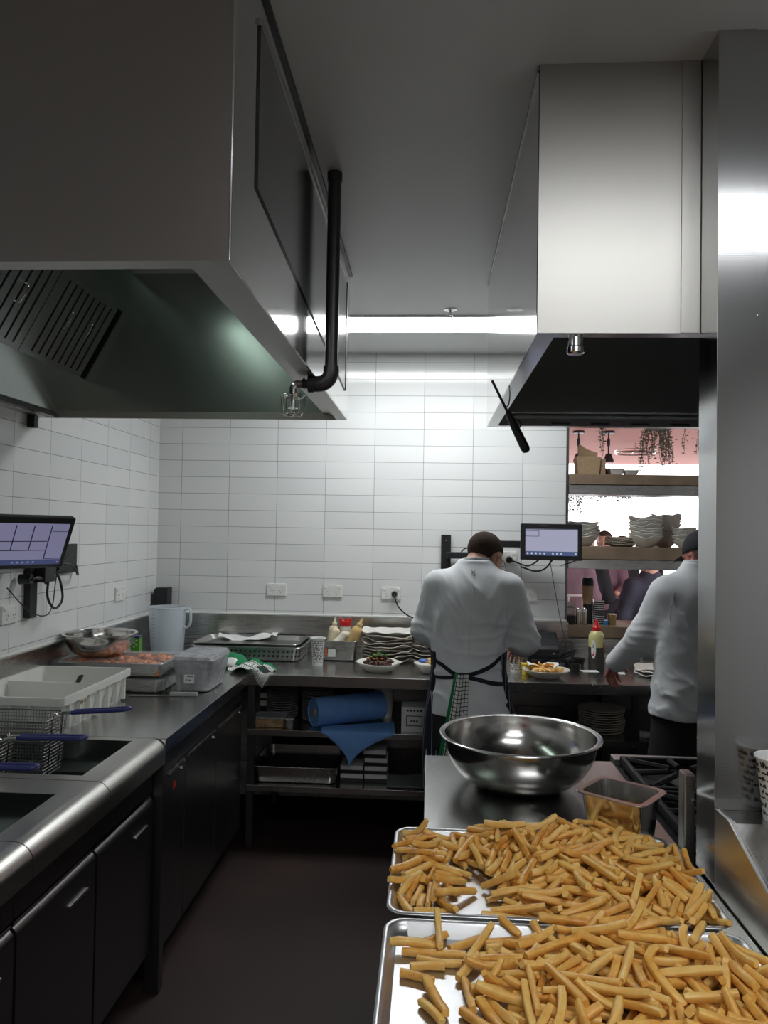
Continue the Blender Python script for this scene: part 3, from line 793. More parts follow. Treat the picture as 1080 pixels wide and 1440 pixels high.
# stacked wrapped pans
def wrapped(name, label, x0, x1, y0, y1, z0, h, food, taper=.01, rim=.012):
    t = thing(name, label, 'pan', ((x0+x1)/2, (y0+y1)/2, z0))
    a, b = (x1-x0)/2, (y1-y0)/2
    m = MB(); pan_mesh(m, -a, a, -b, b, 0, h, rim, taper=taper); m.build('pan', M['steel_h'], t)
    return t, a, b
t, a, b = wrapped('steel_pan', 'lower wrapped steel pan of the stack behind the white tub', -1.70, -1.185, 3.375, 3.70, .9, .066, 0)
rgn = random.Random(3)
def film(t, a, b, z0, h, top, mat, seed=0, bulge=.006, skirt=.03):
    def fn(u, v):
        x = (u*2-1); y = (v*2-1)
        ex = max(abs(x), abs(y))
        n = math.sin(17*x+5*y+seed)*math.sin(13*y-7*x+seed*2)*.35+math.sin(31*x-23*y+seed)*.2
        if ex < .86: return (x/.86*a, y/.86*b, top+bulge*(1+n)*(1-ex*.6))
        d = (ex-.86)/.14
        k = max(abs(x), abs(y)); sx, sy = x/k, y/k
        cx = max(-1, min(1, sx*1.0)); cy = max(-1, min(1, sy*1.0))
        return (cx*(a+.003+.003*n), cy*(b+.003+.003*n), top-d*skirt*(1+.25*n))
    return MB().grid(fn, 44, 34).build('cling_film', mat, t, smooth=170)
film(t, a, b, 0, .066, .067, M['film'], 1, .001, .05)
t, a, b = wrapped('steel_pan', 'upper wrapped steel pan of orange pastries behind the white tub', -1.70, -1.19, 3.372, 3.695, .972, .064, 1)
fo = MB()
for i in range(46):
    x = rgn.uniform(-a+.05, a-.04); y = rgn.uniform(-b+.045, b-.045)
    fo.ell((x, y, .048+rgn.uniform(0, .012)), (rgn.uniform(.02, .034), rgn.uniform(.012, .02), rgn.uniform(.010, .016)), 10, 6, Matrix.Rotation(rgn.uniform(0, 3), 3, 'Z'))
fo.box(-a+.025, a-.025, -b+.025, b-.025, .006, .045)
tag(fo.build('pastry_filling', M['food_orange'], t), kind='stuff')
film(t, a, b, 0, .064, .068, M['film'], 4, .008, .05)
# mixing bowl on it
def bowl_profile(r, h, base, th=.0016, lip=.012):
    P = []
    n = 14
    for i in range(n+1):
        u = i/n; P.append((base+(r-lip-base)*math.sin(u*PI/2)**.9 if i else base, h*(1-math.cos(u*PI/2))**.95))
    out = [(0, 0)]+P+[(r-.002, h-.001), (r, h+.001), (r-.001, h+.004), (r-lip, h+.003)]
    inn = [(max(x-th, 0), z+th) for x, z in reversed(P)]
    return out+inn[0:]+[(0, th)]
def mixing_bowl(label, loc, r, h, base, n=72):
    t = thing('mixing_bowl', label, 'mixing bowl', loc)
    MB().lathe(bowl_profile(r, h, base), n).build('bowl', M['steel_bowl'], t, smooth=60)
    MB().tube([(r*math.cos(2*PI*k/n), r*math.sin(2*PI*k/n), h+.001) for k in range(n)], .0035, 8, closed=True).build('rolled_rim', M['steel_bowl'], t)
    return t
mixing_bowl('small steel mixing bowl standing on the wrapped pans at left', (-1.545, 3.53, 1.047), .168, .10, .07)
# green carton
gc = thing('food_carton', 'green food carton behind the small mixing bowl', 'carton', (-1.555, 3.97, .9), .15)
MB().box(-.036, .036, -.03, .03, 0, .166, .002).build('carton', simple('green_print', (.10, .32, .02), .45), gc)
m_ = MB()
for k in range(4): m_.box(.004+.012*(k % 2), .012+.012*(k % 2), -.0305, -.030, .118+.011*k, .125+.011*k)
m_.box(-.034, -.01, -.0306, -.030, .10, .12)
m_.build('printed_panel', M['card_white'], gc, smooth=0)
MB().box(.0, .036, -.03, .03, .166, .176, .002).build('blue_tab', M['blue_pl'], gc)

# measuring jug
jg = thing('measuring_jug', 'tall frosted plastic measuring jug part full of water in the corner', 'jug', (-1.54, 4.45, .9))
MB().lathe([(0, 0), (.088, 0), (.093, .005), (.104, .27), (.1075, .274), (.1075, .282), (.1045, .284), (.1005, .27), (.0895, .008), (0, .006)], 40,
           fn=lambda r, z, a: (r+(.016*math.exp(-((a-PI)/.3)**2) if z > .25 and r > .09 else 0), z)).build('jug', M['jug'], jg, smooth=50)
MB().tube(smooth_path([(.100, -.01, .268), (.135, -.012, .272), (.14, -.012, .24), (.138, -.012, .19), (.12, -.01, .165), (.100, -.01, .168)], 5), .010, 10, sc=(1.2, .8)).build('handle', M['jug'], jg)
MB().lathe([(0, .007), (.087, .007), (.0905, .08), (0, .08)], 36).build('water', M['water'], jg)
m_ = MB()
for k in range(12):
    z = .03+k*.019; rr = .0925+z*.042+.0014; L = .032 if k % 2 == 0 else .018
    aa = [R(-118)-L/.1*q/4+.0 for q in range(5)]
    for i in range(4):
        a0, a1 = aa[i], aa[i+1]
        m_.add([(rr*math.cos(a0), rr*math.sin(a0), z), (rr*math.cos(a1), rr*math.sin(a1), z), (rr*math.cos(a1), rr*math.sin(a1), z+.0035), (rr*math.cos(a0), rr*math.sin(a0), z+.0035)], [(0, 1, 2, 3)])
a0 = R(-126)
m_.box(-.001, .001, -.001, .0, 0, .0001)
m_.build('graduation_marks', simple('grey_blue_print', (.14, .17, .21), .5), jg, smooth=0)
bx = thing('black_box', 'small black box on the upstand in the far left corner', 'box', (-1.655, 4.68, 1.128))
MB().prism([(-.045, 0), (.042, 0), (.042, .15), (-.03, .15), (-.045, .135)], 'y', -.045, .045, .003).build('casing', M['black'], bx)

# film wrapped deep pan
wp = thing('wrapped_pan', 'deep steel pan bundled in crinkled cling film with a label', 'pan', (-1.07, 3.58, .9))
m_ = MB(); pan_mesh(m_, -.10, .10, -.165, .165, 0, .15, .012, taper=.022); m_.build('pan', M['steel_h'], wp)
fl = Field((-.16, -.22, -.01), (.16, .22, .20), .006)
fl.stack([(.004, 0, 0, .074, .137), (.14, 0, 0, .100, .163), (.165, 0, 0, .094, .158)], 0, 7)
fl.ell((.03, .02, .160), (.06, .11, .018), k=.02); fl.ell((-.05, -.08, .157), (.04, .06, .014), k=.02)
fl.disp(lambda X, Y, Z: .0028*fbm(X, Y, Z, 5, 6, 70, 60, 45)+.0014*fbm(X, Y, Z, 8, 5, 160, 150, 120))
link('cling_film', mesh_of('cling_film', [fl], 0), M['film_thick'], wp, 170)
lb = MB().box(-.035, .012, -.1565, -.155, .045, .085).build('label_sticker', M['paper'], wp, smooth=0)
MB().box(-.02, .008, -.1572, -.1565, .074, .077).box(-.028, -.018, -.1572, -.1565, .060, .063).box(-.012, -.004, -.1572, -.1565, .059, .063).build('print', M['ink'], lb, smooth=0)
# scraper lying at its foot
sc_ = thing('grill_scraper', 'flat grill scraper with grey handle lying before the wrapped pan', 'scraper', (-1.085, 3.365, .9), R(6))
MB().box(-.062, .062, -.013, .013, .0005, .018, .005).build('handle', simple('grey_grip', (.33, .33, .33), .5), sc_)
MB().box(-.24, -.06, -.016, .012, .002, .005, .001).build('blade', M['steel_h'], sc_)

# perforated pans
pf = thing('perforated_pan', 'perforated steel pan on the bench left of the paper cup', 'pan', (-1.035, 4.49, .9))
m_ = MB(); pan_mesh(m_, -.325, .325, -.20, .20, 0, .084, .014, taper=.006, r=.04); m_.build('pan', M['perf'], pf)
pf2 = thing('perforated_pan', 'second perforated pan nested inside the one left of the paper cup', 'pan', (-1.045, 4.497, .9))
m_ = MB(); pan_mesh(m_, -.312, .312, -.188, .188, .072, .0985, .014, taper=.010, r=.04); m_.build('pan', M['perf'], pf2)
ct = thing('cloth', 'crumpled white cloth over the back rim of the perforated pans', 'cloth', (-1.10, 4.64, .985))
def cf(u, v):
    x = (u-.5)*.36; y = (v-.5)*.12
    return (x, y+.01*math.sin(9*u), .018+.010*math.sin(7*u+2)+.006*math.sin(15*u+6*v)-.02*abs(v-.5)*2+(.015 if u > .9 else 0))
MB().grid(cf, 36, 14).build('cloth', M['paper'], ct, smooth=170, solid=.002)
spn = thing('spoon_rest', 'white plastic scoop lying inside the perforated pans', 'scoop', (-1.0, 4.41, .93))
MB().ell((0, 0, .035), (.07, .04, .022), 20, 10).build('scoop_bowl', M['white_pl'], spn)
MB().tube([(.05, .0, .03), (.15, .03, .01)], .008, 8).build('handle', M['white_pl'], spn)

# towels at the corner
def towel_fold(fn, nu, nv, name, mat, parent):
    o = MB().grid(fn, nu, nv).build(name, mat, parent, smooth=170, keep=True)
    uv = o.data.uv_layers.new(name='UVMap'); n = len(o.data.vertices)
    co = [(i//nv/(nu-1), (i % nv)/(nv-1)) for i in range(nu*nv)]
    for lp in o.data.loops:
        uv.data[lp.index].uv = co[lp.vertex_index] if lp.vertex_index < nu*nv else co[lp.vertex_index % (nu*nv)]
    sm = o.modifiers.new('thick', 'SOLIDIFY'); sm.thickness = .003; sm.offset = 1
    return o
tw = thing('tea_towel', 'checked tea towel with green edge hanging off the bench corner', 'tea towel', (-.93, 4.03, .9))
def tf(u, v):
    x = -.11+.24*v; y = .08-.19*u
    z = .012+.026*math.exp(-((v-.45)/.3)**2)+.012*math.sin(9*u+4*v)*.6+.006*math.sin(17*v+3*u)
    edge = x+.93*0
    over = max(0.0, (x-.015)) if y > -.11 and y < .0 else max(0.0, x-.06)*.2
    lift = .008 if over > 0 else 0
    return (x-over*.45, y-.035*v, z-over*.75+lift)
towel_fold(tf, 34, 44, 'towel', M['check'], tw)
tw2 = thing('cleaning_cloth', 'bunched green cloth under the perforated pan beside the checked towel', 'cloth', (-1.06, 4.12, .9))
fl = Field((-.13, -.12, -.01), (.13, .12, .11), .005)
fl.ell((-.02, .02, .03), (.09, .07, .04), k=.02); fl.ell((.04, -.03, .025), (.06, .05, .028), k=.02); fl.ell((-.05, -.05, .02), (.05, .04, .022), k=.02)
fl.disp(lambda X, Y, Z: .006*fbm(X, Y, Z, 3, 5, 60, 60, 60)); fl.cut(lambda X, Y, Z: .0015-Z+0*X+0*Y)
link('cloth', mesh_of('cloth', [fl], 1), M['green_cloth'], tw2, 170)
fl = Field((-.08, -.11, -.01), (.08, .05, .10), .005)
fl.ell((0, -.045, .03), (.05, .025, .026), k=.02); fl.ell((.01, -.065, .02), (.03, .02, .016), k=.02)
fl.disp(lambda X, Y, Z: .004*fbm(X, Y, Z, 6, 5, 80, 80, 80)); fl.cut(lambda X, Y, Z: .0015-Z+0*X+0*Y)
link('white_corner', mesh_of('white_corner', [fl], 1), M['paper'], tw2, 170)
# ---------------------------------------------------------------- things on the back worktop
WT = .9
rg = random.Random(21)
def outlet(name, label, loc, rot, plug=False):
    t = thing(name, label, 'power outlet', loc, rot=rot, group='double power outlets on the tiles')
    MB().box(-.060, .060, -.0115, 0, -.038, .038, .003).build('plate', M['white_pl'], t)
    for s in (-1, 1):
        MB().box(s*.043-.008, s*.043+.008, -.0145, -.0112, .016, .030, .0015).build('switch', M['white_pl'], t)
        p = MB()
        for dx, a in ((-.007, .4), (.007, -.4), (0, 0)):
            c = Vector((s*.027+dx, -.0118, -.004 if a else -.018))
            p.box(-.001, .001, -.0005, .0004, -.004, .004, M=Matrix.Translation(c) @ Matrix.Rotation(a, 4, 'Y'))
        p.build('socket_slots', M['ink'], t, smooth=0)
    return t
outlet('power_outlet', 'double power outlet on back wall above the perforated pans', (-.951, YB, 1.274), (0, 0, 0))
outlet('power_outlet', 'double power outlet on back wall above the white paper cup', (-.60, YB, 1.272), (0, 0, 0))
outlet('power_outlet', 'double power outlet on back wall with a black plug in it', (-.236, YB, 1.267), (0, 0, 0))
outlet('power_outlet', 'double power outlet on left tiles behind the small mixing bowl', (XL, 4.157, 1.277), (0, 0, PI/2))
outlet('power_outlet', 'double power outlet on left tiles below the wall tablet, at the frame edge', (XL, 3.04, 1.285), (0, 0, PI/2))
outlet('power_outlet', 'blank-looking outlet on back wall under the right-hand order screen', (.60, YB, 1.275), (0, 0, 0))
outlet('power_outlet', 'double power outlet on back wall beside the head of the chef', (.47, YB, 1.50), (0, 0, 0))
pg = thing('power_plug', 'black plug and cable in the outlet left of the chef', 'plug', (-.215, YB-.012, 1.262))
MB().cyl((0, -.001, 0), (0, -.03, 0), .019, .015).build('plug_body', M['black'], pg)
MB().tube(smooth_path([(0, -.03, 0), (.005, -.045, -.02), (.03, -.05, -.075), (.08, -.05, -.12), (.13, -.045, -.145), (.17, -.05, -.19)]), .0045, 8).build('cable', M['black'], pg)
pg = thing('power_plug', 'round black plug in the outlet beside the head of the chef', 'plug', (.485, YB-.012, 1.487))
MB().cyl((0, -.001, 0), (0, -.035, 0), .022, .017).build('plug_body', M['black'], pg)
MB().tube(smooth_path([(0, -.035, 0), (.03, -.06, -.01), (.09, -.09, -.03), (.13, -.10, -.02), (.17, -.16, .02)]), .005, 8).build('cable', M['black'], pg)

def cup(label, loc, r0, r1, h, seed, nm='paper_cup', bold=1.0):
    t = thing(nm, label, 'paper cup', loc)
    MB().lathe([(0, .004), (r0-.001, .004), (r0, 0), (r0+.0005, 0), (r1-.001, h-.003), (r1+.002, h-.002), (r1+.003, h+.001), (r1+.001, h+.003), (r1-.0012, h), (r0-.001, .006), (0, .006)], 44).build('cup', M['paper'], t, smooth=50)
    g = MB(); q = random.Random(seed)
    def ink(a0, z0, a1, z1, w):
        n = max(2, int(abs(a1-a0)/.12)+1)
        for i in range(n):
            A = a0+(a1-a0)*i/n; B = a0+(a1-a0)*(i+1)/n; za = z0+(z1-z0)*i/n; zb = z0+(z1-z0)*(i+1)/n
            da, dz = B-A, zb-za; L = math.hypot(da*r1, dz)+1e-9; px, pz = -dz/L*w/r1, da*r1/L*w
            def P(a, z):
                rr = r0+(r1-r0)*z/h+.0006; return (rr*math.cos(a), rr*math.sin(a), z)
            g.add([P(A-px, za-pz), P(B-px, zb-pz), P(B+px, zb+pz), P(A+px, za+pz)], [(0, 1, 2, 3)])
    # rows of hand-drawn, unreadable strokes slanting around the cup
    z = h*.10
    while z < h*.90:
        a = q.uniform(0, .3)
        hh = q.uniform(.006, .011)*h/.13*(.6+.4*bold)
        while a < 2*PI:
            n = q.randint(2, 6)
            for k in range(n):
                w = q.uniform(.0006, .0014)*h/.13*bold; dz = q.uniform(.3, 1)*hh
                ink(a, z, a+q.uniform(-.05, .10), z+dz, w)
                if q.random() < .6: ink(a, z+dz*q.random(), a+.10, z+dz*q.random(), w*.8)
                if q.random() < .35: ink(a+.09, z+dz, a+.12, z, w)
                a += .13
            a += q.uniform(.08, .28)
        z += hh*1.25
    g.build('print', M['ink'], t, smooth=0)
    return t
cup('white paper cup with black scribble print on the back worktop', (-.613, 4.235, WT), .028, .0405, .150, 4)
cup('white printed paper cup behind the arm of the left chef', (.475, 4.20, WT), .028, .04, .135, 9)

# steel pan of sauces
sp_ = thing('sauce_pan_tray', 'small deep steel pan holding sauce bottles behind the paper cup', 'pan', (-.515, 4.45, WT))
m_ = MB(); pan_mesh(m_, -.115, .115, -.09, .09, 0, .118, .010, taper=.008, r=.02); m_.build('pan', M['steel_h'], sp_)
MB().box(-.075, -.062, -.0895, -.0885, .03, .075).build('orange_sticker', simple('orange_sticker', (.55, .14, .04), .6), sp_, smooth=0)
MB().box(-.058, -.015, -.0895, -.0885, .028, .072).build('paper_label', M['paper'], sp_, smooth=0)
def squeeze(label, loc, rot, h, r, body, cap, nm='sauce_bottle', capn='cap', dome=True):
    t = thing(nm, label, 'bottle', loc, rot=rot)
    MB().lathe([(0, 0), (r*.9, 0), (r, .006), (r, h*.66), (r*.9, h*.74), (r*.45, h*.80), (r*.40, h*.82), (0, h*.82)], 28).build('bottle_body', body, t, smooth=50)
    MB().lathe([(0, h*.82), (r*.5, h*.82), (r*.5, h*.87), (r*.30, h*.89), (r*.14, h), (0, h)], 20).build(capn, cap, t, smooth=50)
    return t
squeeze('ivory sauce bottle leaning at the left end of the steel sauce pan', (-.575, 4.47, WT+.006), (0, R(7), 0), .235, .030, M['ivory'], M['ivory'])
t = squeeze('fat tan sauce bottle tilted at the right end of the steel sauce pan', (-.478, 4.43, WT+.012), (R(4), R(22), 0), .25, .034, M['tan'], M['tan'])
t = thing('sauce_jar', 'clear jar with bright red cap at the back of the steel sauce pan', 'jar', (-.490, 4.495, WT+.006))
MB().lathe([(0, 0), (.036, 0), (.038, .006), (.038, .16), (.030, .185), (0, .185)], 28).build('jar', simple('cloudy_jar', (.62, .60, .54), .25), t, smooth=50)
lid = MB().lathe([(0, .185), (.034, .185), (.035, .19), (.035, .214), (0, .214)], 28)
lid.box(-.035, -.020, -.012, .012, .21, .228, .002).box(-.006, .014, -.014, .014, .21, .222, .002).box(.018, .034, -.012, .012, .21, .228, .002)
lid.build('lid', M['red'], t)
t = thing('piping_bag', 'white piping bag of sauce slumped across the steel sauce pan', 'piping bag', (-.525, 4.42, WT+.055))
fl = Field((-.09, -.07, -.06), (.10, .07, .14), .005)
fl.chain([(-.05, 0, -.03), (-.01, 0, .03), (.035, .005, .085)], [.022, .035, .022], .02); fl.ell((.045, .005, .095), (.026, .02, .016), k=.015)
fl.disp(lambda X, Y, Z: .002*fbm(X, Y, Z, 2, 4, 90, 90, 90))
link('bag', mesh_of('bag', [fl], 1), M['mayo'], t, 170)
t = thing('piping_bag', 'second ivory piping bag squeezed beside the left bottle of the sauce pan', 'piping bag', (-.565, 4.42, WT+.02))
MB().tube(smooth_path([(.015, 0, 0), (.005, 0, .08), (.035, .01, .16)]), [.018]*6+[.024]*6+[.012], 12).build('bag', M['ivory'], t, smooth=170)

# wavy stoneware plates and bowls
def wavy(r, h, seed, base=.55, th=.004, n=56, amp=.006):
    q = random.Random(seed); ph = [q.uniform(0, 6.28) for _ in range(4)]
    def fn(rr, z, a):
        k = max(0, (rr/r-.45)/.55)
        wv = amp*k*(math.sin(3*a+ph[0])+.6*math.sin(5*a+ph[1])+.4*math.sin(8*a+ph[2]))
        return (rr*(1+.018*k*math.sin(2*a+ph[3])), z+wv)
    pr = [(0, 0), (r*base, 0), (r*base+.006, .004), (r*.86, h*.72), (r, h), (r+.0015, h+th*.5), (r, h+th), (r*.86, h*.72+th+.001), (r*base, th+.001), (0, th)]
    m = MB(); m.lathe(pr, n, fn=fn); return m
PLM = []
for s in range(5):
    o = wavy(.145, .020, s).build('plate', M['porc_rim'] if s else M['porc'], None, smooth=60); PLM.append(o.data); bpy.data.objects.remove(o)
def put(name, me, label, cat, group, loc, rz, mat=None, scale=1):
    o = bpy.data.objects.new(name, me); COL.objects.link(o); o.location = loc; o.rotation_euler = (0, 0, rz); o.scale = (scale,)*3
    return tag(o, label, cat, group)
def stack(n, c, step, scale, lab_top, lab, group, name='plate', cat='plate', meshes=None, topmesh=0, jit=.004):
    ms = meshes or PLM
    for k in range(n):
        top = k == n-1
        put(name, ms[topmesh] if top else ms[1+k % (len(ms)-1)], lab_top if top else lab, cat, group, (c[0]+rg.uniform(-jit, jit), c[1]+rg.uniform(-jit, jit), c[2]+k*step), rg.uniform(0, 6.28), None, scale)
stack(9, (-.235, 4.44, WT), .0192, 1.03, 'bright topmost plate of the tall wavy stack left of the chef', 'stoneware plate inside the tall wavy stack left of the chef', 'wavy plates stacked left of the chef')
stack(7, (.03, 4.45, WT), .0205, .92, 'topmost plate of the stack half hidden by the left arm of the chef', 'plate inside the stack half hidden by the left arm of the chef', 'plates stacked behind the chef')
o = wavy(.125, .047, 11, .5, .004, 56, .003).build('plate', M['porc'], None, smooth=60); tag(o, 'white bowl-like plate carrying the dark salad', 'plate'); o.location = (-.266, 4.115, WT)
sd = thing('salad', 'dark roast salad topped with green leaves on a white plate', 'food', (-.266, 4.115, WT+.012)); sd['kind'] = 'stuff'
m_ = MB()
for i in range(70):
    a = rg.uniform(0, 6.28); d = .075*math.sqrt(rg.random()); z = .026+.05*(1-(d/.078)**2)*rg.uniform(.5, 1)
    m_.ell((d*math.cos(a), d*math.sin(a), z), (rg.uniform(.010, .02), rg.uniform(.007, .013), rg.uniform(.006, .01)), 9, 6, Matrix.Rotation(rg.uniform(0, 3), 3, 'Z') @ Matrix.Rotation(rg.uniform(-.6, .6), 3, 'X'))
m_.ell((0, 0, .022), (.072, .072, .028), 20, 8)
tag(m_.build('roast_pieces', M['food_dark'], sd), kind='stuff')
m_ = MB()
for i in range(40):
    a = rg.uniform(0, 6.28); d = .05*math.sqrt(rg.random()); z = .068+.035*(1-d/.05)*rg.random()
    L = rg.uniform(.010, .018); w = L*.45
    Mx = Matrix.Translation((d*math.cos(a), d*math.sin(a), z)) @ Matrix.Rotation(rg.uniform(0, 6.28), 4, 'Z') @ Matrix.Rotation(rg.uniform(-.9, .5), 4, 'Y')
    m_.add([(0, 0, 0), (L*.5, w, .003), (L, 0, .001), (L*.5, -w, .003), (L*.5, 0, -.002)], [(0, 1, 4), (1, 2, 4), (2, 3, 4), (3, 0, 4)], Mx)
tag(m_.build('leaves', M['leaf'], sd, smooth=0), kind='stuff')
m_ = MB()
for i in range(14):
    a = rg.uniform(0, 6.28); d = .07*math.sqrt(rg.random())
    m_.ell((d*math.cos(a), d*math.sin(a), .05+.03*(1-d/.07)), (.008, .006, .004), 8, 5)
tag(m_.build('orange_bits', M['food_orange'], sd), kind='stuff')
o = wavy(.09, .05, 12, .45, .004, 48, .002).build('bowl', M['porc'], None, smooth=60); tag(o, 'small white snack bowl at the left hip of the chef', 'bowl'); o.location = (.015, 4.10, WT)
sn = thing('snack', 'yellow crisps and blue wrapper heaped in the small white bowl', 'food', (.015, 4.10, WT+.02)); sn['kind'] = 'stuff'
m_ = MB()
for i in range(24):
    a = rg.uniform(0, 6.28); d = .055*math.sqrt(rg.random()); m_.ell((d*math.cos(a), d*math.sin(a), .03+rg.random()*.015), (.016, .012, .004), 8, 5, Matrix.Rotation(rg.uniform(-.7, .7), 3, 'X'))
tag(m_.build('crisps', M['crisp'], sn), kind='stuff')
MB().ell((-.04, -.02, .045), (.03, .02, .012), 10, 6).build('blue_wrapper', simple('blue_wrapper', (.04, .14, .50), .35), sn)
t = thing('sauce_tub', 'small yellow tub beside the printed cup behind the arm', 'tub', (.525, 4.14, WT))
MB().lathe([(0, 0), (.024, 0), (.03, .05), (.032, .052), (.032, .056), (0, .056)], 24).build('tub', M['yellow'], t)
# printer
pr_ = thing('receipt_printer', 'black receipt printer on the back worktop under the right order screen', 'printer', (.655, 4.52, WT))
MB().prism([(-.10, 0), (.10, 0), (.10, .165), (.02, .175), (-.08, .11), (-.10, .09)], 'x', -.09, .09, .006).build('case', M['black'], pr_)
MB().box(-.075, .075, -.102, -.099, .02, .06, .002).build('front_cover', M['black_gloss'], pr_)
MB().box(.05, .062, -.1035, -.1015, .066, .072).build('status_light', M['white_pl'], pr_, smooth=0)
cc = thing('cable_coil', 'loose coil of black cable right of the receipt printer', 'cable', (.80, 4.50, WT))
m_ = MB()
for j in range(4):
    m_.tube([((.035+.006*j)*math.cos(a), (.028+.004*j)*math.sin(a)*.6, .035+.03*math.sin(a+j*.7)+.006*j) for a in [2*PI*k/22 for k in range(22)]], .0035, 6, closed=True)
m_.tube(smooth_path([(.03, .02, .04), (.05, .1, .09), (.06, .20, .10)]), .004, 6).tube(smooth_path([(-.03, 0, .03), (-.06, -.03, .012), (-.07, -.05, .006)]), .0035, 6)
m_.build('cable', M['black'], cc)
for i, (x, y, lb) in enumerate(((.607, 4.36, 'black sauce ramekin at the foot of the printer, left one'), (.71, 4.37, 'black sauce ramekin at the foot of the printer, right one'), (.795, 4.39, 'black sauce ramekin beside the cable coil'), (.80, 4.25, 'black sauce ramekin right of the plate of fries, nearest the edge'), (.862, 4.46, 'black sauce ramekin left of the oil bottle'))):
    t = thing('ramekin', lb, 'ramekin', (x, y, WT), group='black sauce ramekins')
    MB().lathe([(0, .003), (.022, .003), (.023, 0), (.025, 0), (.033, .038), (.034, .040), (.031, .040), (.024, .006), (0, .006)], 24).build('cup', M['black_gloss'], t, smooth=50)
# oil bottle with red cap
ob = thing('oil_bottle', 'tall squeeze bottle with red nozzle cap and oval label on the worktop', 'bottle', (.935, 4.35, WT))
MB().lathe([(0, 0), (.040, 0), (.0435, .006), (.0435, .125)], 36).build('dark_label_band', M['bottle_dark'], ob, smooth=50)
MB().lathe([(.043, .124), (.043, .175), (.0405, .192), (.030, .208), (.021, .214), (0, .214)], 36).build('bottle_body', M['bottle'], ob, smooth=50)
MB().lathe([(0, .213), (.0235, .213), (.0235, .233), (.017, .238), (.009, .262), (.004, .282), (0, .282)], 24).build('nozzle_cap', M['red'], ob, smooth=50)
def decal(mb, r, a0, da, z0, dz, n=20):
    V = [(r*math.cos(a0), r*math.sin(a0), z0)]+[(r*math.cos(a0+da*math.cos(2*PI*k/n)), r*math.sin(a0+da*math.cos(2*PI*k/n)), z0+dz*math.sin(2*PI*k/n)) for k in range(n)]
    return mb.add(V, [(0, 1+k, 1+(k+1) % n) for k in range(n)])
lb = decal(MB(), .0442, R(-122), .32, .115, .052).build('oval_label', M['paper'], ob, smooth=0)
decal(decal(MB(), .0447, R(-124), .13, .085, .008, 5), .0447, R(-118), .10, .097, .006, 4).build('red_mark', M['red'], lb, smooth=0)
decal(decal(MB(), .0447, R(-124), .12, .128, .004, 8), .0447, R(-121), .10, .14, .003, 8).build('grey_mark', M['grey_cloth'], lb, smooth=0)
decal(MB(), .0442, R(-40), .16, .135, .02).build('red_side_label', M['red'], ob, smooth=0)
# cards, small plates and steel box by the right chef
for x, y, a, lb in ((.885, 4.275, .1, 'white docket lying on the worktop left of the oil bottle'), (1.02, 4.24, -.15, 'white docket under the hand of the right chef')):
    o = MB().box(-.045, .045, -.03, .03, 0, .0015, M=Matrix.Rotation(a, 4, 'Z')).build('docket', M['paper'], None, smooth=0); o.location = (x, y, WT); tag(o, lb, 'docket')
SQ = wavy(.125, .018, 31, .6).build('plate', M['porc'], None, smooth=60); sqm = SQ.data; bpy.data.objects.remove(SQ)
stack(3, (1.23, 4.19, WT), .013, 1.0, 'topmost white plate beside the waist of the right chef', 'white plate under the top one beside the right chef', 'plates beside the right chef', meshes=[sqm, sqm])
t = thing('steel_box', 'small steel pan standing behind the plates of the right chef', 'pan', (1.28, 4.52, WT))
m_ = MB(); pan_mesh(m_, -.09, .09, -.08, .08, 0, .10, .010, taper=.006, r=.02); m_.build('pan', M['steel_h'], t)

# oval dish of fries near the worktop edge (its fries come with the others)
o = MB().lathe([(0, 0), (.06, 0), (.066, .004), (.100, .030), (.118, .040), (.119, .043), (.117, .045), (.098, .035), (.06, .007), (0, .006)], 48, fn=lambda r, z, a: (r*(1+.04*math.cos(2*a)), z)).build('dish', M['porc_rim'], None, smooth=60)
tag(o, 'stoneware dish holding a small portion of fries on the worktop edge', 'dish'); o.location = (.615, 4.06, WT)
o = MB().grid(lambda u, v: (.16*(u-.5), .11*(v-.5), .02*abs(u-.5)*2+.012*math.sin(7*u+3*v)+.01), 12, 10).build('greaseproof_paper', M['paper'], None, smooth=170, solid=.001); o.location = (.60, 4.10, WT+.032); tag(o, 'white greaseproof sheet under the small portion of fries', 'paper')

# ---------------------------------------------------------------- order screens
def screen(label, loc, rot, w, h, inner):
    t = thing('order_screen', label, 'screen', loc, rot=rot)
    MB().box(-w/2, w/2, 0, .032, -h/2, h/2, .006).build('case', M['black'], t)
    MB().box(-w/2+.05, w/2-.05, .032, .052, -h/2+.03, h/2-.03, .006).build('rear_cover', M['black'], t)
    inner(t, w, h)
    return t
def ui_right(t, w, h):
    a, b, c, d = -w/2+.028, w/2-.026, -h/2+.026, h/2-.030
    s_ = MB().box(a, b, -.0012, .0005, c, d).build('display', M['screen'], t, smooth=0)
    MB().box(a, b, -.002, -.0012, c, c+.024).build('task_bar', M['screen_blue'], s_, smooth=0)
    ic = MB()
    for k in (0, 1, 2, 3, 4, 6, 7, 8): ic.lathe([(0, -.0004), (.0058, -.0004), (.0058, 0), (0, 0)], 12, M=Matrix.Translation((a+.012+k*.0235, -.0026, c+.012)) @ Matrix.Rotation(PI/2, 4, 'X'))
    ic.box(b-.016, b-.006, -.003, -.002, c+.008, c+.016)
    ic.build('icons', M['icon'], s_, smooth=0)
    ln = MB().box(a, b, -.0022, -.0012, d-.004, d-.001).box(a+.074, a+.0765, -.0022, -.0012, d-.042, d-.006).box(a, a+.0765, -.0022, -.0012, d-.044, d-.0415).box(a, a+.074, -.0022, -.0012, d-.013, d-.011)
    ln.build('window_lines', M['screen_ln'], s_, smooth=0)
    MB().box(-.06, -.02, -.0008, .0002, h/2-.014, h/2-.010).build('maker_mark', M['grey_cloth'], t, smooth=0)
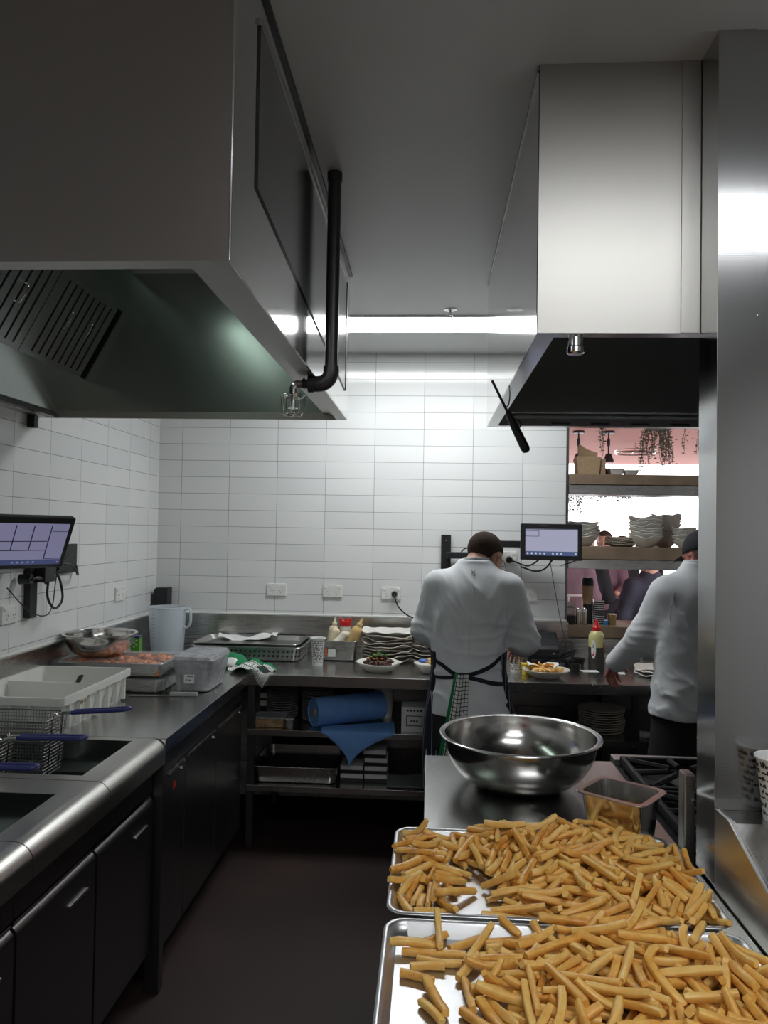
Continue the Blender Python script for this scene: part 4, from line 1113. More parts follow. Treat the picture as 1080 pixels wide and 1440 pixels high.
screen('order screen on a wall arm between the chef and the pass', (.688, 4.40, 1.604), (R(-3), 0, R(-4)), .345, .208, ui_right)
def ui_left(t, w, h):
    a, b, c, d = -w/2+.022, w/2-.022, -h/2+.020, h/2-.026
    s_ = MB().box(a, b, -.0012, .0005, c, d).build('display', M['screen_l'], t, smooth=0)
    MB().box(a, b, -.002, -.0012, c, c+.022).build('task_bar', M['screen_lb'], s_, smooth=0)
    ic = MB()
    for k in range(5): ic.lathe([(0, -.0004), (.005, -.0004), (.005, 0), (0, 0)], 12, M=Matrix.Translation((a+.10+k*.022, -.0026, c+.011)) @ Matrix.Rotation(PI/2, 4, 'X'))
    ic.box(b-.016, b-.006, -.003, -.002, c+.008, c+.013); ic.build('icons', M['screen_l'], s_, smooth=0)
    x2 = b-.075; ln = MB()
    ln.box(x2-.004, x2, -.0022, -.0012, c+.024, d-.008).box(a, x2, -.0022, -.0012, c+.062, c+.065).box(a, x2, -.0022, -.0012, c+.101, c+.104)
    for k in (1, 2, 3): ln.box(x2-.075*k-.004, x2-.075*k, -.0022, -.0012, c+.064, d-.008)
    ln.box(x2, b, -.0022, -.0012, c+.025, c+.0275).box(x2+.008, b-.004, -.0018, -.0012, d-.034, d-.032)
    ln.build('tile_lines', M['screen_ln'], s_, smooth=0)
screen('order screen tilted forward on the left wall arm', (-1.575, 2.925, 1.578), (R(24), 0, R(60)), .35, .225, ui_left)
wbk = thing('wall_mount', 'black wall rail and arm carrying the left order screen', 'bracket', (XL, 3.2, 1.4))
MB().box(XL+.001, XL+.03, 3.155, 3.215, 1.255, 1.60, .003).build('rail', M['black'], wbk, world=True)
MB().box(XL+.001, XL+.02, 3.42, 3.60, 1.43, 1.565, .003).build('plate', M['black'], wbk, world=True)
MB().box(XL+.02, XL+.05, 3.02, 3.45, 1.49, 1.535, .004).box(XL+.02, XL+.09, 2.95, 3.04, 1.50, 1.57, .004).build('arm', M['black'], wbk, world=True)
MB().box(XL+.03, XL+.075, 3.19, 3.29, 1.405, 1.475, .005).build('power_brick', M['black'], wbk, world=True)
for path, r in (([(-1.66, 3.25, 1.42), (-1.655, 3.235, 1.34), (-1.65, 3.29, 1.285), (-1.65, 3.36, 1.32), (-1.655, 3.34, 1.41), (-1.66, 3.29, 1.455)], .0055),
                ([(-1.64, 3.42, 1.52), (-1.66, 3.33, 1.44), (-1.65, 3.27, 1.30), (-1.65, 3.20, 1.262), (-1.66, 3.08, 1.30), (-1.67, 2.94, 1.40)], .0025),
                ([(-1.69, 3.38, 1.48), (-1.66, 3.45, 1.47), (-1.66, 3.52, 1.43), (-1.69, 3.585, 1.42), (-1.70, 3.59, 1.46)], .006)):
    MB().tube(smooth_path(path), r, 8).build('cable', M['black'], wbk, world=True)
MB().cyl((-1.70, 3.09, 1.425), (-1.65, 3.09, 1.425), .022, .018).tube(smooth_path([(-1.65, 3.09, 1.425), (-1.64, 3.12, 1.43), (-1.66, 3.19, 1.42), (-1.66, 3.23, 1.40)]), .007, 8).build('plug', M['black'], wbk, world=True)
wr = thing('wall_mount', 'black wall rail and arm carrying the order screen behind the chef', 'bracket', (.1, YB, 1.4))
MB().box(.068, .128, YB-.03, YB-.001, 1.34, 1.634, .003).build('rail', M['black'], wr, world=True)
MB().box(.10, .40, YB-.085, YB-.03, 1.49, 1.53, .005).box(.385, .43, YB-.11, YB-.05, 1.47, 1.60, .006).box(.41, .56, YB-.15, YB-.08, 1.565, 1.605, .005).box(.54, .74, YB-.30, YB-.10, 1.57, 1.60, .004).build('arm', M['black'], wr, world=True)
MB().lathe([(0, 0), (.004, 0), (.004, .002), (0, .002)], 10, M=Matrix.Translation((.098, YB-.0305, 1.60)) @ Matrix.Rotation(PI/2, 4, 'X')).build('bolt', M['chrome'], wr, world=True)
for path, r, mm in (([(.19, YB-.06, 1.53), (.22, YB-.06, 1.555), (.28, YB-.06, 1.545)], .004, 'black'), ([(.52, 4.45, 1.46), (.60, 4.44, 1.435), (.66, 4.44, 1.45), (.70, 4.44, 1.50)], .005, 'black'), ([(.39, 4.64, 1.58), (.42, 4.60, 1.42), (.44, 4.62, 1.34)], .005, 'black'), ([(.75, 4.44, 1.47), (.80, 4.44, 1.485), (.86, 4.44, 1.51)], .003, 'black'),
                    ([(.69, 4.46, 1.50), (.71, 4.50, 1.42), (.76, 4.56, 1.20), (.80, 4.56, 1.02), (.80, 4.52, .95)], .0022, 'blue_pl')):
    MB().tube(smooth_path(path), r, 7).build('cable', M[mm], wr, world=True)

# ---------------------------------------------------------------- undershelf things
z1, z2 = .612, .325
dp = wavy(.085, .012, 40, .6, .003, 36, .0008).build('plate', M['porc_dark'], None, smooth=60); dpm = dp.data; bpy.data.objects.remove(dp)
stack(14, (-.80, 4.20, z1), .0128, 1, 'topmost dark plate of the left stack on the upper undershelf', 'small plate in the left stack on the upper undershelf', 'small plates on the upper undershelf, left stack', meshes=[dpm, dpm], jit=.002)
stack(13, (-.60, 4.18, z1), .0128, 1, 'topmost plate of the stack behind the blue roll', 'small plate in the stack behind the blue roll', 'small plates on the upper undershelf, behind the roll', meshes=[dpm, dpm], jit=.002)
gp = wavy(.118, .016, 44, .6, .003, 44, .001).build('plate', M['porc_rim'], None, smooth=60); gpm = gp.data; bpy.data.objects.remove(gp)
stack(10, (.915, 4.12, z1), .0125, 1, 'topmost plate of the stack on the undershelf beyond the big bowl', 'plate in the stack on the undershelf beyond the big bowl', 'plates on the undershelf beyond the big bowl', meshes=[gpm, gpm], jit=.003)
t = thing('wipe_roll', 'thick roll of blue paper wipes on the upper undershelf', 'paper roll', (-.43, 4.14, z1+.0765), rot=(0, 0, R(33)))
MB().tube([(-.205, 0, 0), (-.203, 0, 0), (.203, 0, 0), (.205, 0, 0)], [.072, .075, .075, .072], 40, caps=False).lathe([(.072, 0), (.018, 0), (.018, -.40), (.072, -.40), (.072, 0)], 40, M=Matrix.Translation((.2035, 0, 0)) @ Matrix.Rotation(PI/2, 4, 'Y')).build('roll', M['blue_roll'], t)
MB().lathe([(.0175, 0), (.015, 0), (.015, .41), (.0175, .41), (.0175, 0)], 24, M=Matrix.Translation((-.2055, 0, 0)) @ Matrix.Rotation(PI/2, 4, 'Y')).build('core', M['card'], t)
# loose end: drops from the roll, over the shelf edge as a triangle
V = []; F = []; n = 14
A0 = Vector((-.555, 4.03, .616)); A1 = Vector((-.18, 4.16, .616)); B0 = Vector((-.545, 3.940, .617)); B1 = Vector((-.165, 3.940, .617)); AP = Vector((-.395, 3.925, .437))
for i in range(n+1):
    u = i/n; p0 = A0.lerp(A1, u); p1 = B0.lerp(B1, u)
    ap = AP+Vector((0, .012, 0))*abs(u-.4); e = p1.lerp(ap, 1-abs(u-.4)/(.4 if u < .4 else .6))
    for q in (p0, p0.lerp(p1, .5)+Vector((0, 0, .001)), p1+Vector((0, 0, .0005)), p1+Vector((0, -.007, -.006)), p1.lerp(e, .5)+Vector((0, -.012, -.004)), e+Vector((0, -.006, -.006))):
        V.append(tuple(q-t.location))
m_ = MB().add([Matrix.Rotation(-R(33), 3, 'Z') @ Vector(v) for v in V], [(i*6+j, (i+1)*6+j, (i+1)*6+j+1, i*6+j+1) for i in range(n) for j in range(5)])
m_.build('loose_sheet', M['blue_roll'], t, smooth=60, solid=.0012)
t = thing('white_bucket', 'small white plastic bucket behind the blue roll', 'bucket', (-.245, 4.32, z1))
MB().lathe([(0, 0), (.045, 0), (.055, .15), (.058, .15), (.058, .16), (.053, .16), (.043, .005), (0, .005)], 28).build('bucket', M['white_pl'], t, smooth=50)
t = thing('printed_carton', 'white carton with black printed frame on the upper undershelf', 'carton', (-.075, 4.06, z1))
cbx = MB().box(-.06, .06, -.07, .07, 0, .128, .002).build('carton', M['card_white'], t)
g = MB()
for a in ((-.035, .05, .030, .034), (-.035, .05, .080, .084), (-.035, -.031, .03, .084), (.046, .05, .03, .084)): g.box(a[0], a[1], -.0708, -.070, a[2], a[3])
for k in range(5): g.box(-.032+k*.017, -.022+k*.017, -.0708, -.070, .105, .114)
for k in range(3): g.box(-.012+k*.014, -.002+k*.014, -.0708, -.070, .052, .060)
g.build('print', M['ink'], cbx, smooth=0)
for k, z in enumerate((0, .042)):
    t = thing('small_carton', ('lower' if k == 0 else 'upper')+' small white carton at the left end of the upper undershelf', 'carton', (-.885, 4.25, z1+.062+z)); 
    MB().box(-.04, .04, -.05, .05, 0, .030, .002).build('carton', M['card_white'], t); MB().box(-.04, .04, -.05, .05, .030, .041, .002).build('lid', M['black'], t)
t = thing('food_container', 'clear container of tan food at the left end of the upper undershelf', 'container', (-.83, 4.045, z1))
MB().box(-.08, .08, -.06, .06, 0, .045, .006).build('food', simple('tan_food', (.32, .20, .10), .6, var=.5, vscale=40), t); MB().box(-.085, .085, -.065, .065, .045, .055, .004).build('lid', M['film_thick'], t)
t = thing('box_carton', 'plain box supporting the two small cartons on the upper undershelf', 'carton', (-.885, 4.25, z1)); MB().box(-.04, .035, -.05, .05, 0, .0605, .002).build('box', M['black'], t)
t = thing('sauce_pot', 'small clear pot right of the food container on the undershelf', 'pot', (-.725, 4.01, z1)); MB().lathe([(0, 0), (.018, 0), (.022, .04), (.0, .04)], 18).build('pot', M['glass'], t)
MB().lathe([(0, .04), (.024, .04), (.024, .045), (0, .045)], 18).build('lid', M['white_pl'], t)
t = thing('roasting_tray', 'large grey roasting tray on the lower undershelf', 'tray', (-.69, 4.19, z2)); m_ = MB(); pan_mesh(m_, -.235, .235, -.215, .215, 0, .088, .008, taper=.008, r=.04); m_.build('tray', M['steel_top'], t)
MB().box(-.18, .20, -.17, .17, .004, .05, .01).build('dark_liner', M['black'], t)
for k, (x, z) in enumerate(((-.395, 0), (-.395, .0425), (-.268, 0), (-.268, .0425), (-.268, .085), (-.275, .1275))):
    lb = ['bottom', 'second', 'bottom', 'second', 'third', 'top'][k]+' small carton of the '+('left' if k < 2 else 'right')+' stack under the hanging blue sheet'
    t = thing('small_carton', lb, 'carton', (x, 4.12, z2+z), group='small cartons on the lower undershelf')
    MB().box(-.06, .06, -.07, .07, 0, .019, .002).build('carton', M['black'], t); MB().box(-.06, .06, -.07, .07, .0195, .042, .002).build('lid', M['card_white'], t)
o = MB().grid(lambda u, v: (.19*(u-.5)+.05*v*(u-.2), .16*(v-.5), .004+.006*math.sin(6*u+3*v)*v+.02*v), 14, 12).build('folded_cloth', M['grey_cloth'], None, smooth=170, solid=.004); o.location = (-.11, 4.055, z2+.003); tag(o, 'grey folded cloth at the right of the lower undershelf cartons', 'cloth')
t = thing('plastic_bag', 'crumpled clear bag beside the plates on the far undershelf', 'bag', (1.10, 4.02, z1))
fl = Field((-.07, -.05, -.01), (.07, .05, .06), .006); fl.ell((0, 0, .018), (.05, .03, .018), k=0); fl.disp(lambda X, Y, Z: .004*fbm(X, Y, Z, 4, 4, 90, 90, 90)); fl.cut(lambda X, Y, Z: .001-Z+0*X+0*Y)
link('bag', mesh_of('bag', [fl], 1), M['film_thick'], t, 170)
# ---------------------------------------------------------------- the pass: timber shelves in the wall opening
for z0, z1_, lab, strip in ((1.952, 2.018, 'upper timber pass shelf in the wall opening', (1.895, 1.952)), (1.497, 1.577, 'lower timber pass shelf carrying the bowl stacks', (1.44, 1.497)), (1.022, 1.094, 'timber sill of the pass, behind the oil bottle', None)):
    t = thing('pass_shelf', lab, 'shelf', (1.47, 4.9, z0))
    MB().box(OX+.006, XR-.002, 4.715, 5.10, z0+.004, z1_, .003).build('board', M['wood'], t, world=True)
    if strip: MB().box(OX+.006, XR-.002, 4.735, 5.0, strip[0], strip[1]+.003, .004).build('light_strip_housing', M['steel_h'], t, world=True)
S1, S2, S3 = 2.018, 1.577, 1.094
# upper shelf
t = thing('takeaway_box', 'folded kraft takeaway box, largest on the upper pass shelf', 'box', (.972, 4.84, S1))
MB().prism([(-.064, 0), (.066, 0), (.074, .10), (.07, .115), (-.07, .118), (-.074, .105)], 'y', -.05, .05, .002).build('box', M['card'], t)
MB().prism([(-.055, .115), (.062, .112), (.068, .142), (.0, .165), (-.05, .198)], 'y', .0, .012, .001).build('flap', M['card'], t)
t = thing('takeaway_box', 'narrow kraft takeaway box to the right of the largest one', 'box', (1.062, 4.85, S1)); MB().box(-.016, .016, -.05, .05, 0, .105, .002).build('box', M['card'], t)
for x, w_, h_, lb in ((1.155, .05, .045, 'left white paper boat on the upper pass shelf'), (1.245, .048, .036, 'right white paper boat on the upper pass shelf')):
    t = thing('paper_boat', lb, 'paper boat', (x, 4.86, S1))
    m_ = MB(); pan_mesh(m_, -w_, w_, -.05, .05, 0, h_, .004, taper=.010, r=.012); m_.build('boat', M['paper'], t)
t = thing('black_pot', 'black pot between the kraft boxes and the paper boats', 'pot', (1.10, 4.95, S1)); MB().lathe([(0, 0), (.03, 0), (.036, .05), (.03, .055), (0, .055)], 24).build('pot', M['black'], t)
# lower shelf: stacked bowls
bo = wavy(.098, .062, 61, .36, .004, 48, .005).build('bowl', M['porc'], None, smooth=60); b1 = bo.data; bpy.data.objects.remove(bo)
bo = wavy(.098, .062, 67, .36, .004, 48, .006).build('bowl', M['porc'], None, smooth=60); b2 = bo.data; bpy.data.objects.remove(bo)
stack(8, (1.335, 4.835, S2), .0172, 1.03, 'top bowl of the tall bowl stack in the middle of the pass shelf', 'bowl inside the tall bowl stack in the middle of the pass shelf', 'bowls in the middle stack on the pass', 'bowl', 'bowl', [b1, b2, b1])
stack(9, (1.50, 4.985, S2), .0180, .95, 'top bowl of the rear bowl stack beside the black cap', 'bowl inside the rear bowl stack beside the black cap', 'bowls in the rear stack on the pass', 'bowl', 'bowl', [b2, b1, b2])
stack(6, (1.555, 4.80, S2), .0150, .72, 'top bowl of the low bowl stack just over the black cap', 'bowl inside the low bowl stack just over the black cap', 'bowls in the front stack on the pass', 'bowl', 'bowl', [b1, b2])
stack(6, (.955, 4.84, S2), .0168, .98, 'top bowl of the stack beside the right order screen', 'bowl inside the stack beside the right order screen', 'bowls beside the order screen', 'bowl', 'bowl', [b2, b1, b2])
stack(5, (1.215, 4.93, S2), .0100, .75, 'top plate of the low pile left of the middle bowl stack', 'plate of the low pile left of the middle bowl stack', 'plates on the pass shelf')
# sill
for x, lb in ((.921, 'left polished steel shaker on the pass sill'), (.957, 'right polished steel shaker on the pass sill')):
    t = thing('shaker', lb, 'shaker', (x, 4.80, S3)); MB().lathe([(0, 0), (.0165, 0), (.0165, .075), (0, .075)], 20).build('body', M['tin'], t)
    MB().lathe([(0, .0755), (.017, .0755), (.017, .09), (.012, .102), (0, .104)], 20).build('cap', M['chrome'], t, smooth=60)
t = thing('cup_tower', 'black takeaway cup with kraft sleeve standing on black cups on the sill', 'cup', (.992, 4.88, S3))
MB().lathe([(0, 0), (.033, 0), (.030, .12), (0, .12)], 24).build('lower_cups', M['black'], t); MB().lathe([(0, .121), (.030, .121), (.036, .235), (0, .235)], 24).build('kraft_sleeve', M['card'], t)
MB().lathe([(0, .236), (.038, .236), (.038, .27), (.03, .285), (0, .285)], 24).build('lid', M['black'], t)
t = thing('lid_stack', 'black stack of lids with white edges right of the kraft cup', 'lid stack', (1.06, 4.86, S3))
m_ = MB(); e_ = MB()
for k in range(11): m_.lathe([(0, .0001+k*.013), (.030, k*.013), (.031, .010+k*.013), (0, .0102+k*.013)], 20); e_.lathe([(.0295, .0102+k*.013), (.0318, .0102+k*.013), (.0318, .0128+k*.013), (.0295, .0128+k*.013), (.0295, .0102+k*.013)], 20)
m_.build('lids', M['black'], t); e_.build('white_edges', M['paper'], t)
t = thing('tin_jar', 'small brassy tin on the pass sill', 'tin', (1.128, 4.82, S3)); MB().lathe([(0, 0), (.026, 0), (.026, .045), (.028, .046), (.028, .066), (0, .068)], 24).build('tin', simple('brassy_tin', (.42, .30, .13), .3, .8), t)
t = thing('blue_pot', 'little blue pot beside the brassy tin on the sill', 'pot', (1.088, 4.80, S3)); MB().lathe([(0, 0), (.014, 0), (.016, .03), (0, .03)], 16).build('pot', simple('blue_enamel', (.05, .25, .55), .3), t)
t = thing('black_caddy', 'black caddy at the left end of the pass sill', 'caddy', (.876, 4.84, S3)); MB().box(-.025, .025, -.05, .05, 0, .055, .003).build('caddy', M['black'], t)
t = thing('menu_card', 'stack of white menu cards at the left end of the sill', 'menu', (.885, 4.97, S3)); MB().box(-.045, .045, -.012, .012, .0, .125, .002).build('cards', M['paper'], t)
MB().box(-.04, .04, -.0128, -.0122, .085, .088).box(-.03, .03, -.0128, -.0122, .095, .098).build('print', M['grey_cloth'], t, smooth=0)

# ---------------------------------------------------------------- dining room beyond
DX0, DX1, DY0, DY1, DZ = -2.6, 7.5, 4.87, 13.0, 2.84
struct('floor', MB().box(DX0, DX1, DY0, DY1+3, -.06, -.001), M['dfloor'], smooth=0)
struct('ceiling', MB().box(DX0, DX1, DY0, DY1, DZ, DZ+.06), M['pink'], smooth=0)
struct('wall_dining_left', MB().box(DX0-.1, DX0, DY0, DY1, 0, DZ), M['dwall'], smooth=0)
struct('wall_dining_right', MB().box(DX1, DX1+.1, DY0, DY1, 0, DZ), M['dwall'], smooth=0)
for x in (-.6, 5.6): struct('window_1_frame', MB().box(x-.03, x+.03, DY1-.06, DY1, 0, DZ-.1), M['darkc'], smooth=0)
def pendant(x, y, lb):
    t = thing('pendant_light', lb, 'light', (x, y, DZ))
    MB().lathe([(0, 0), (.065, 0), (.065, -.025), (0, -.03)], 20).build('ceiling_rose', M['black'], t)
    MB().cyl((0, 0, -.03), (0, 0, -.26), .009, n=8).lathe([(.01, -.08), (.018, -.10), (.018, -.16), (.01, -.18)], 10).build('rod', M['black'], t)
    MB().lathe([(0, -.26), (.03, -.26), (.06, -.34), (.055, -.36), (0, -.36)], 20).build('shade', M['black'], t)
pendant(2.03, 8.9, 'black pendant light under the pink ceiling right of the kraft boxes'); pendant(1.69, 8.9, 'black pendant light under the pink ceiling behind the wall edge')
t = thing('ring_chandelier', 'thin ring chandelier under the pink ceiling', 'light', (2.62, 10.0, DZ))
rg_ = [(.25*math.cos(2*PI*k/40), .25*math.sin(2*PI*k/40), -.13) for k in range(40)]
MB().tube(rg_, .010, 8, closed=True).tube([(q[0]*1.0, q[1], q[2]+.03) for q in rg_], .006, 6, closed=True).build('ring', M['tin'], t)
MB().cyl((0, 0, 0), (0, 0, -.10), .006, n=8).tube([(-.25, 0, -.13), (0, 0, -.10), (.25, 0, -.13)], .004, 6).tube([(0, -.25, -.13), (0, 0, -.10), (0, .25, -.13)], .004, 6).build('hanger', M['tin'], t)
def plant(label, x, y, z, w, drop, n, seed, spread=.5):
    t = thing('trailing_plant', label, 'hanging plant', (x, y, z)); q = random.Random(seed); st = MB(); lf = MB()
    for i in range(n):
        a = q.uniform(0, 6.28); r0 = w*spread*math.sqrt(q.random()); L = drop*q.uniform(.45, 1.0); p = Vector((r0*math.cos(a), r0*math.sin(a)*.6, 0)); P = [p.copy()]
        d = Vector((math.cos(a)*.25*w/drop*q.random(), math.sin(a)*.2*w/drop, -1)); m = max(4, int(L/.03))
        for k in range(m):
            p = p+d*(L/m)+Vector((q.gauss(0, .006), q.gauss(0, .006), 0)); P.append(p.copy())
            for _ in range(2):
                s = q.uniform(.010, .020); Mx = Matrix.Translation(p+Vector((q.gauss(0, .016), q.gauss(0, .016), q.gauss(0, .008)))) @ Matrix.Rotation(q.uniform(0, 6.28), 4, 'Z') @ Matrix.Rotation(q.uniform(-1.2, 1.2), 4, 'X')
                lf.add([(0, 0, 0), (s, s*.45, .2*s), (s*2, 0, 0), (s, -s*.45, .2*s)], [(0, 1, 2, 3)], Mx)
        st.tube(P, .0025, 4, caps=False)
    MB().lathe([(0, 0), (w*.3, 0), (w*.35, .06), (0, .06)], 16, (0, 0, -.012)).build('basket', M['vine'], t) if z > 2.5 else None
    st.build('stems', M['vine'], t, smooth=0); tag(lf.build('leaves', M['vine'], t, smooth=0), kind='stuff')
plant('dense bushy plant hanging from the pink ceiling over the bowl stacks', 2.36, 8.2, 2.78, .34, .46, 46, 1, .45)
plant('thin trailing plant hanging from the pink ceiling behind the kraft boxes', 1.80, 8.2, 2.78, .07, .34, 5, 2)
plant('single strand of trailing plant right of the bushy hanging plant', 2.66, 8.2, 2.78, .02, .30, 2, 3)
plant('loose trailing plant hanging next to the steel column edge', 2.86, 8.2, 2.78, .14, .40, 9, 4)
plant('dark trailing plant in the gap under the upper pass shelf, left end', 1.62, 8.6, 2.16, .22, .34, 22, 5, .5)
plant('strip of trailing foliage just below the upper pass shelf', 2.10, 8.8, 2.13, .60, .11, 40, 6, .5)
# ---------------------------------------------------------------- people
from mathutils.bvhtree import BVHTree
def surf(o):
    me = o.data; return BVHTree.FromPolygons([v.co.copy() for v in me.vertices], [tuple(p.vertices) for p in me.polygons])
def head_frame(c, yaw, pitch, roll=0.0):
    return Matrix.Translation(c) @ Matrix.Rotation(-yaw, 4, 'Z') @ Matrix.Rotation(-pitch, 4, 'X') @ Matrix.Rotation(roll, 4, 'Y')
def box_of(pts, m):
    a = np.array([list(p) for p in pts]); return a.min(0)-m, a.max(0)+m
def head_field(Hm, nb, h=.0045):
    W = lambda p: Hm @ Vector(p); Rm = Hm.to_3x3()
    lo, hi = box_of([Hm.translation, nb], .17); F = Field(lo, hi, h)
    F.ell(W((0, -.008, .028)), (.076, .096, .086), Rm, .0); F.ell(W((0, .030, -.045)), (.056, .066, .066), Rm, .03); F.ell(W((0, .062, -.085)), (.030, .028, .024), Rm, .02)
    F.ell(W((0, .080, .018)), (.052, .016, .014), Rm, .012)
    F.chain([W((0, .088, .010)), W((0, .104, -.018)), W((0, .108, -.032))], [.008, .010, .0125], .006); F.ell(W((0, .096, -.036)), (.018, .012, .009), Rm, .006)
    F.ell(W((0, .086, -.062)), (.024, .010, .0055), Rm, .004); F.ell(W((0, .084, -.072)), (.020, .010, .006), Rm, .004)
    for s in (-1, 1):
        F.ell(W((s*.031, .088, -.001)), (.016, .012, .011), Rm, .006, 's'); F.ell(W((s*.031, .080, -.001)), (.0125,)*3, Rm, .003)
        F.ell(W((s*.048, .058, -.028)), (.022, .022, .018), Rm, .02)
        F.ell(W((s*.079, -.008, -.010)), (.008, .020, .031), Rm @ Matrix.Rotation(s*-.35, 3, 'Z'), .005); F.ell(W((s*.085, -.004, -.010)), (.006, .010, .018), Rm @ Matrix.Rotation(s*-.35, 3, 'Z'), .003, 's')
    F.chain([W((0, -.022, -.055)), Vector(nb)+Vector((0, 0, .01)), Vector(nb)-Vector((0, 0, .06))], [.056, .058, .066], .025)
    return F
def hand_field(wr, d, up, side, curl=.5, s=1.0):
    """d: direction of the fingers, up: back of the hand, side: +1 thumb on (d x up)"""
    d = Vector(d).normalized(); up = Vector(up); up = (up-d*up.dot(d)).normalized(); x = d.cross(up)*side; wr = Vector(wr)
    lo, hi = box_of([wr, wr+d*.2*s], .10); F = Field(lo, hi, .0035)
    P = lambda a, b, c: wr+(d*a+x*b+up*c)*s
    F.chain([P(-.03, 0, 0), P(.0, 0, 0), P(.03, 0, .002)], [.026*s, .026*s, .024*s], .01)
    for b in (-.030, -.010, .010, .030): F.seg(P(.015, b*.6, 0), P(.088, b, .002), .014*s, .0115*s, .012)
    for i, (b, L) in enumerate(((.031, .070), (.0105, .080), (-.010, .074), (-.030, .058))):
        a0 = .088-(.006 if i in (0, 3) else 0); p = P(a0, b, .002); ang = .25+.1*i*curl; pts = [p]
        for k, f in enumerate((.45, .30, .25)):
            ang2 = ang+curl*(.35+.55*k); q = pts[-1]+(d*math.cos(ang2)-up*math.sin(ang2)+x*b*.8)*L*f*s; pts.append(q)
        F.chain(pts, [.0098*s, .0090*s, .0083*s, .0070*s], .003)
    t0 = P(.025, .026, -.006); F.chain([P(.01, .012, -.004), t0, t0+(d*.55+x*.75-up*.25)*.036*s, t0+(d*.95+x*.75-up*.45)*.062*s], [.018*s, .0145*s, .0108*s, .0085*s], .008)
    return F
def person(label, c, J, fine=True, group=None):
    """J holds joints; builds body, hair and clothes"""
    t = thing('person', label, 'person', (c[0], c[1], 0), group=group)
    h = .010 if fine else .016
    allp = [J['sh'][0], J['sh'][1], J['el'][0], J['el'][1], J['wr'][0], J['wr'][1], J['ank'][0], J['ank'][1], J['nb']]
    lo, hi = box_of(allp, .2); lo[2] = -.02
    B = Field(lo, hi, h)
    rows = J['rows']; B.stack([(z, x, y, rx*.84, ry*.82) for z, x, y, rx, ry in rows], .0)
    B.chain([J['nb'], Vector(J['nb'])-Vector((0, 0, .08))], [.058, .07], .03)
    for i in (0, 1):
        B.chain([J['sh'][i], J['el'][i], J['wr'][i]], [.052, .040, .028], .03)
        B.chain([J['hip'][i], J['kn'][i], J['ank'][i]], [.082, .056, .042], .04)
        B.chain([J['ank'][i], Vector(J['ank'][i])+Vector((0, -.03, -.035)), Vector(J['ank'][i])+J['toe']*.8], [.036, .028, .018], .01)
    Hm = head_frame(J['head'], J['yaw'], J['pitch'])
    H = head_field(Hm, J['nb'], .0045 if fine else .010)
    fl = [B, H]
    if fine or J.get('hands', True):
        for i in (0, 1):
            d, up = J['hand'][i]
            if fine: fl.append(hand_field(J['wr'][i], d, up, 1 if i == 0 else -1, J.get('curl', .6)))
            else: B.chain([J['wr'][i], Vector(J['wr'][i])+Vector(d).normalized()*.10], [.03, .03], .02)
    body = link('body', mesh_of('body', fl, 1), M[J.get('skin', 'skin')], t, 170, True)
    if fine:
        e_ = MB()
        for s in (-1, 1): e_.ell(Hm @ Vector((s*.031, .0835, -.001)), .0115, 14, 10)
        eo = e_.build('eyes', M['eye'], t, world=True, smooth=170)
        e_ = MB()
        for s in (-1, 1): e_.ell(Hm @ Vector((s*.031, .0935, -.002)), (.005, .003, .005), 10, 8, Hm.to_3x3())
        e_.build('irises', M['hair'], eo, world=True, smooth=170)
    # hair
    Rm = Hm.to_3x3(); Ri = np.array(Hm.inverted())
    hl = J.get('hairline', (.035, .75)); th = J.get('hair_t', .007)
    lo, hi = box_of([Hm.translation], .17); Hf = Field(lo, hi, .005 if fine else .010)
    Hf.ell(Hm @ Vector((0, -.009, .029)), (.076+th, .096+th, .086+th), Rm, 0)
    def cutf(X, Y, Z):
        y = Ri[1, 0]*X+Ri[1, 1]*Y+Ri[1, 2]*Z+Ri[1, 3]; z = Ri[2, 0]*X+Ri[2, 1]*Y+Ri[2, 2]*Z+Ri[2, 3]
        x = Ri[0, 0]*X+Ri[0, 1]*Y+Ri[0, 2]*Z+Ri[0, 3]
        return np.maximum(hl[0]+hl[1]*y+7.5*np.abs(x)**2*np.clip(1+y/.06, 0, 1)-z+.004*fbm(X, Y, Z, 2, 5, 420, 420, 420), -.085-z)*.8
    Hf.cut(cutf); Hf.disp(lambda X, Y, Z: .0012*fbm(X, Y, Z, 1, 5, 300, 300, 300))
    link('hair', mesh_of('hair', [Hf], 1), M[J.get('hair', 'hair')], t, 170, True)
    # jacket / top
    lo, hi = box_of([J['sh'][0], J['sh'][1], J['el'][0], J['el'][1], J['wr'][0], J['wr'][1], (rows[0][1], rows[0][2], rows[0][0]), J['nb']], .24); lo[2] = rows[0][0]-.05
    T = Field(lo, hi, .0065 if fine else .014); T.stack(rows, 0, 2.25, .022)
    ar = J.get('arm_r', (.072, .060, .046)); cl = J.get('sleeve', .94)
    for i in (0, 1):
        w_ = Vector(J['el'][i]).lerp(Vector(J['wr'][i]), cl)
        T.chain([J['sh'][i], J['el'][i], w_], ar, .045)
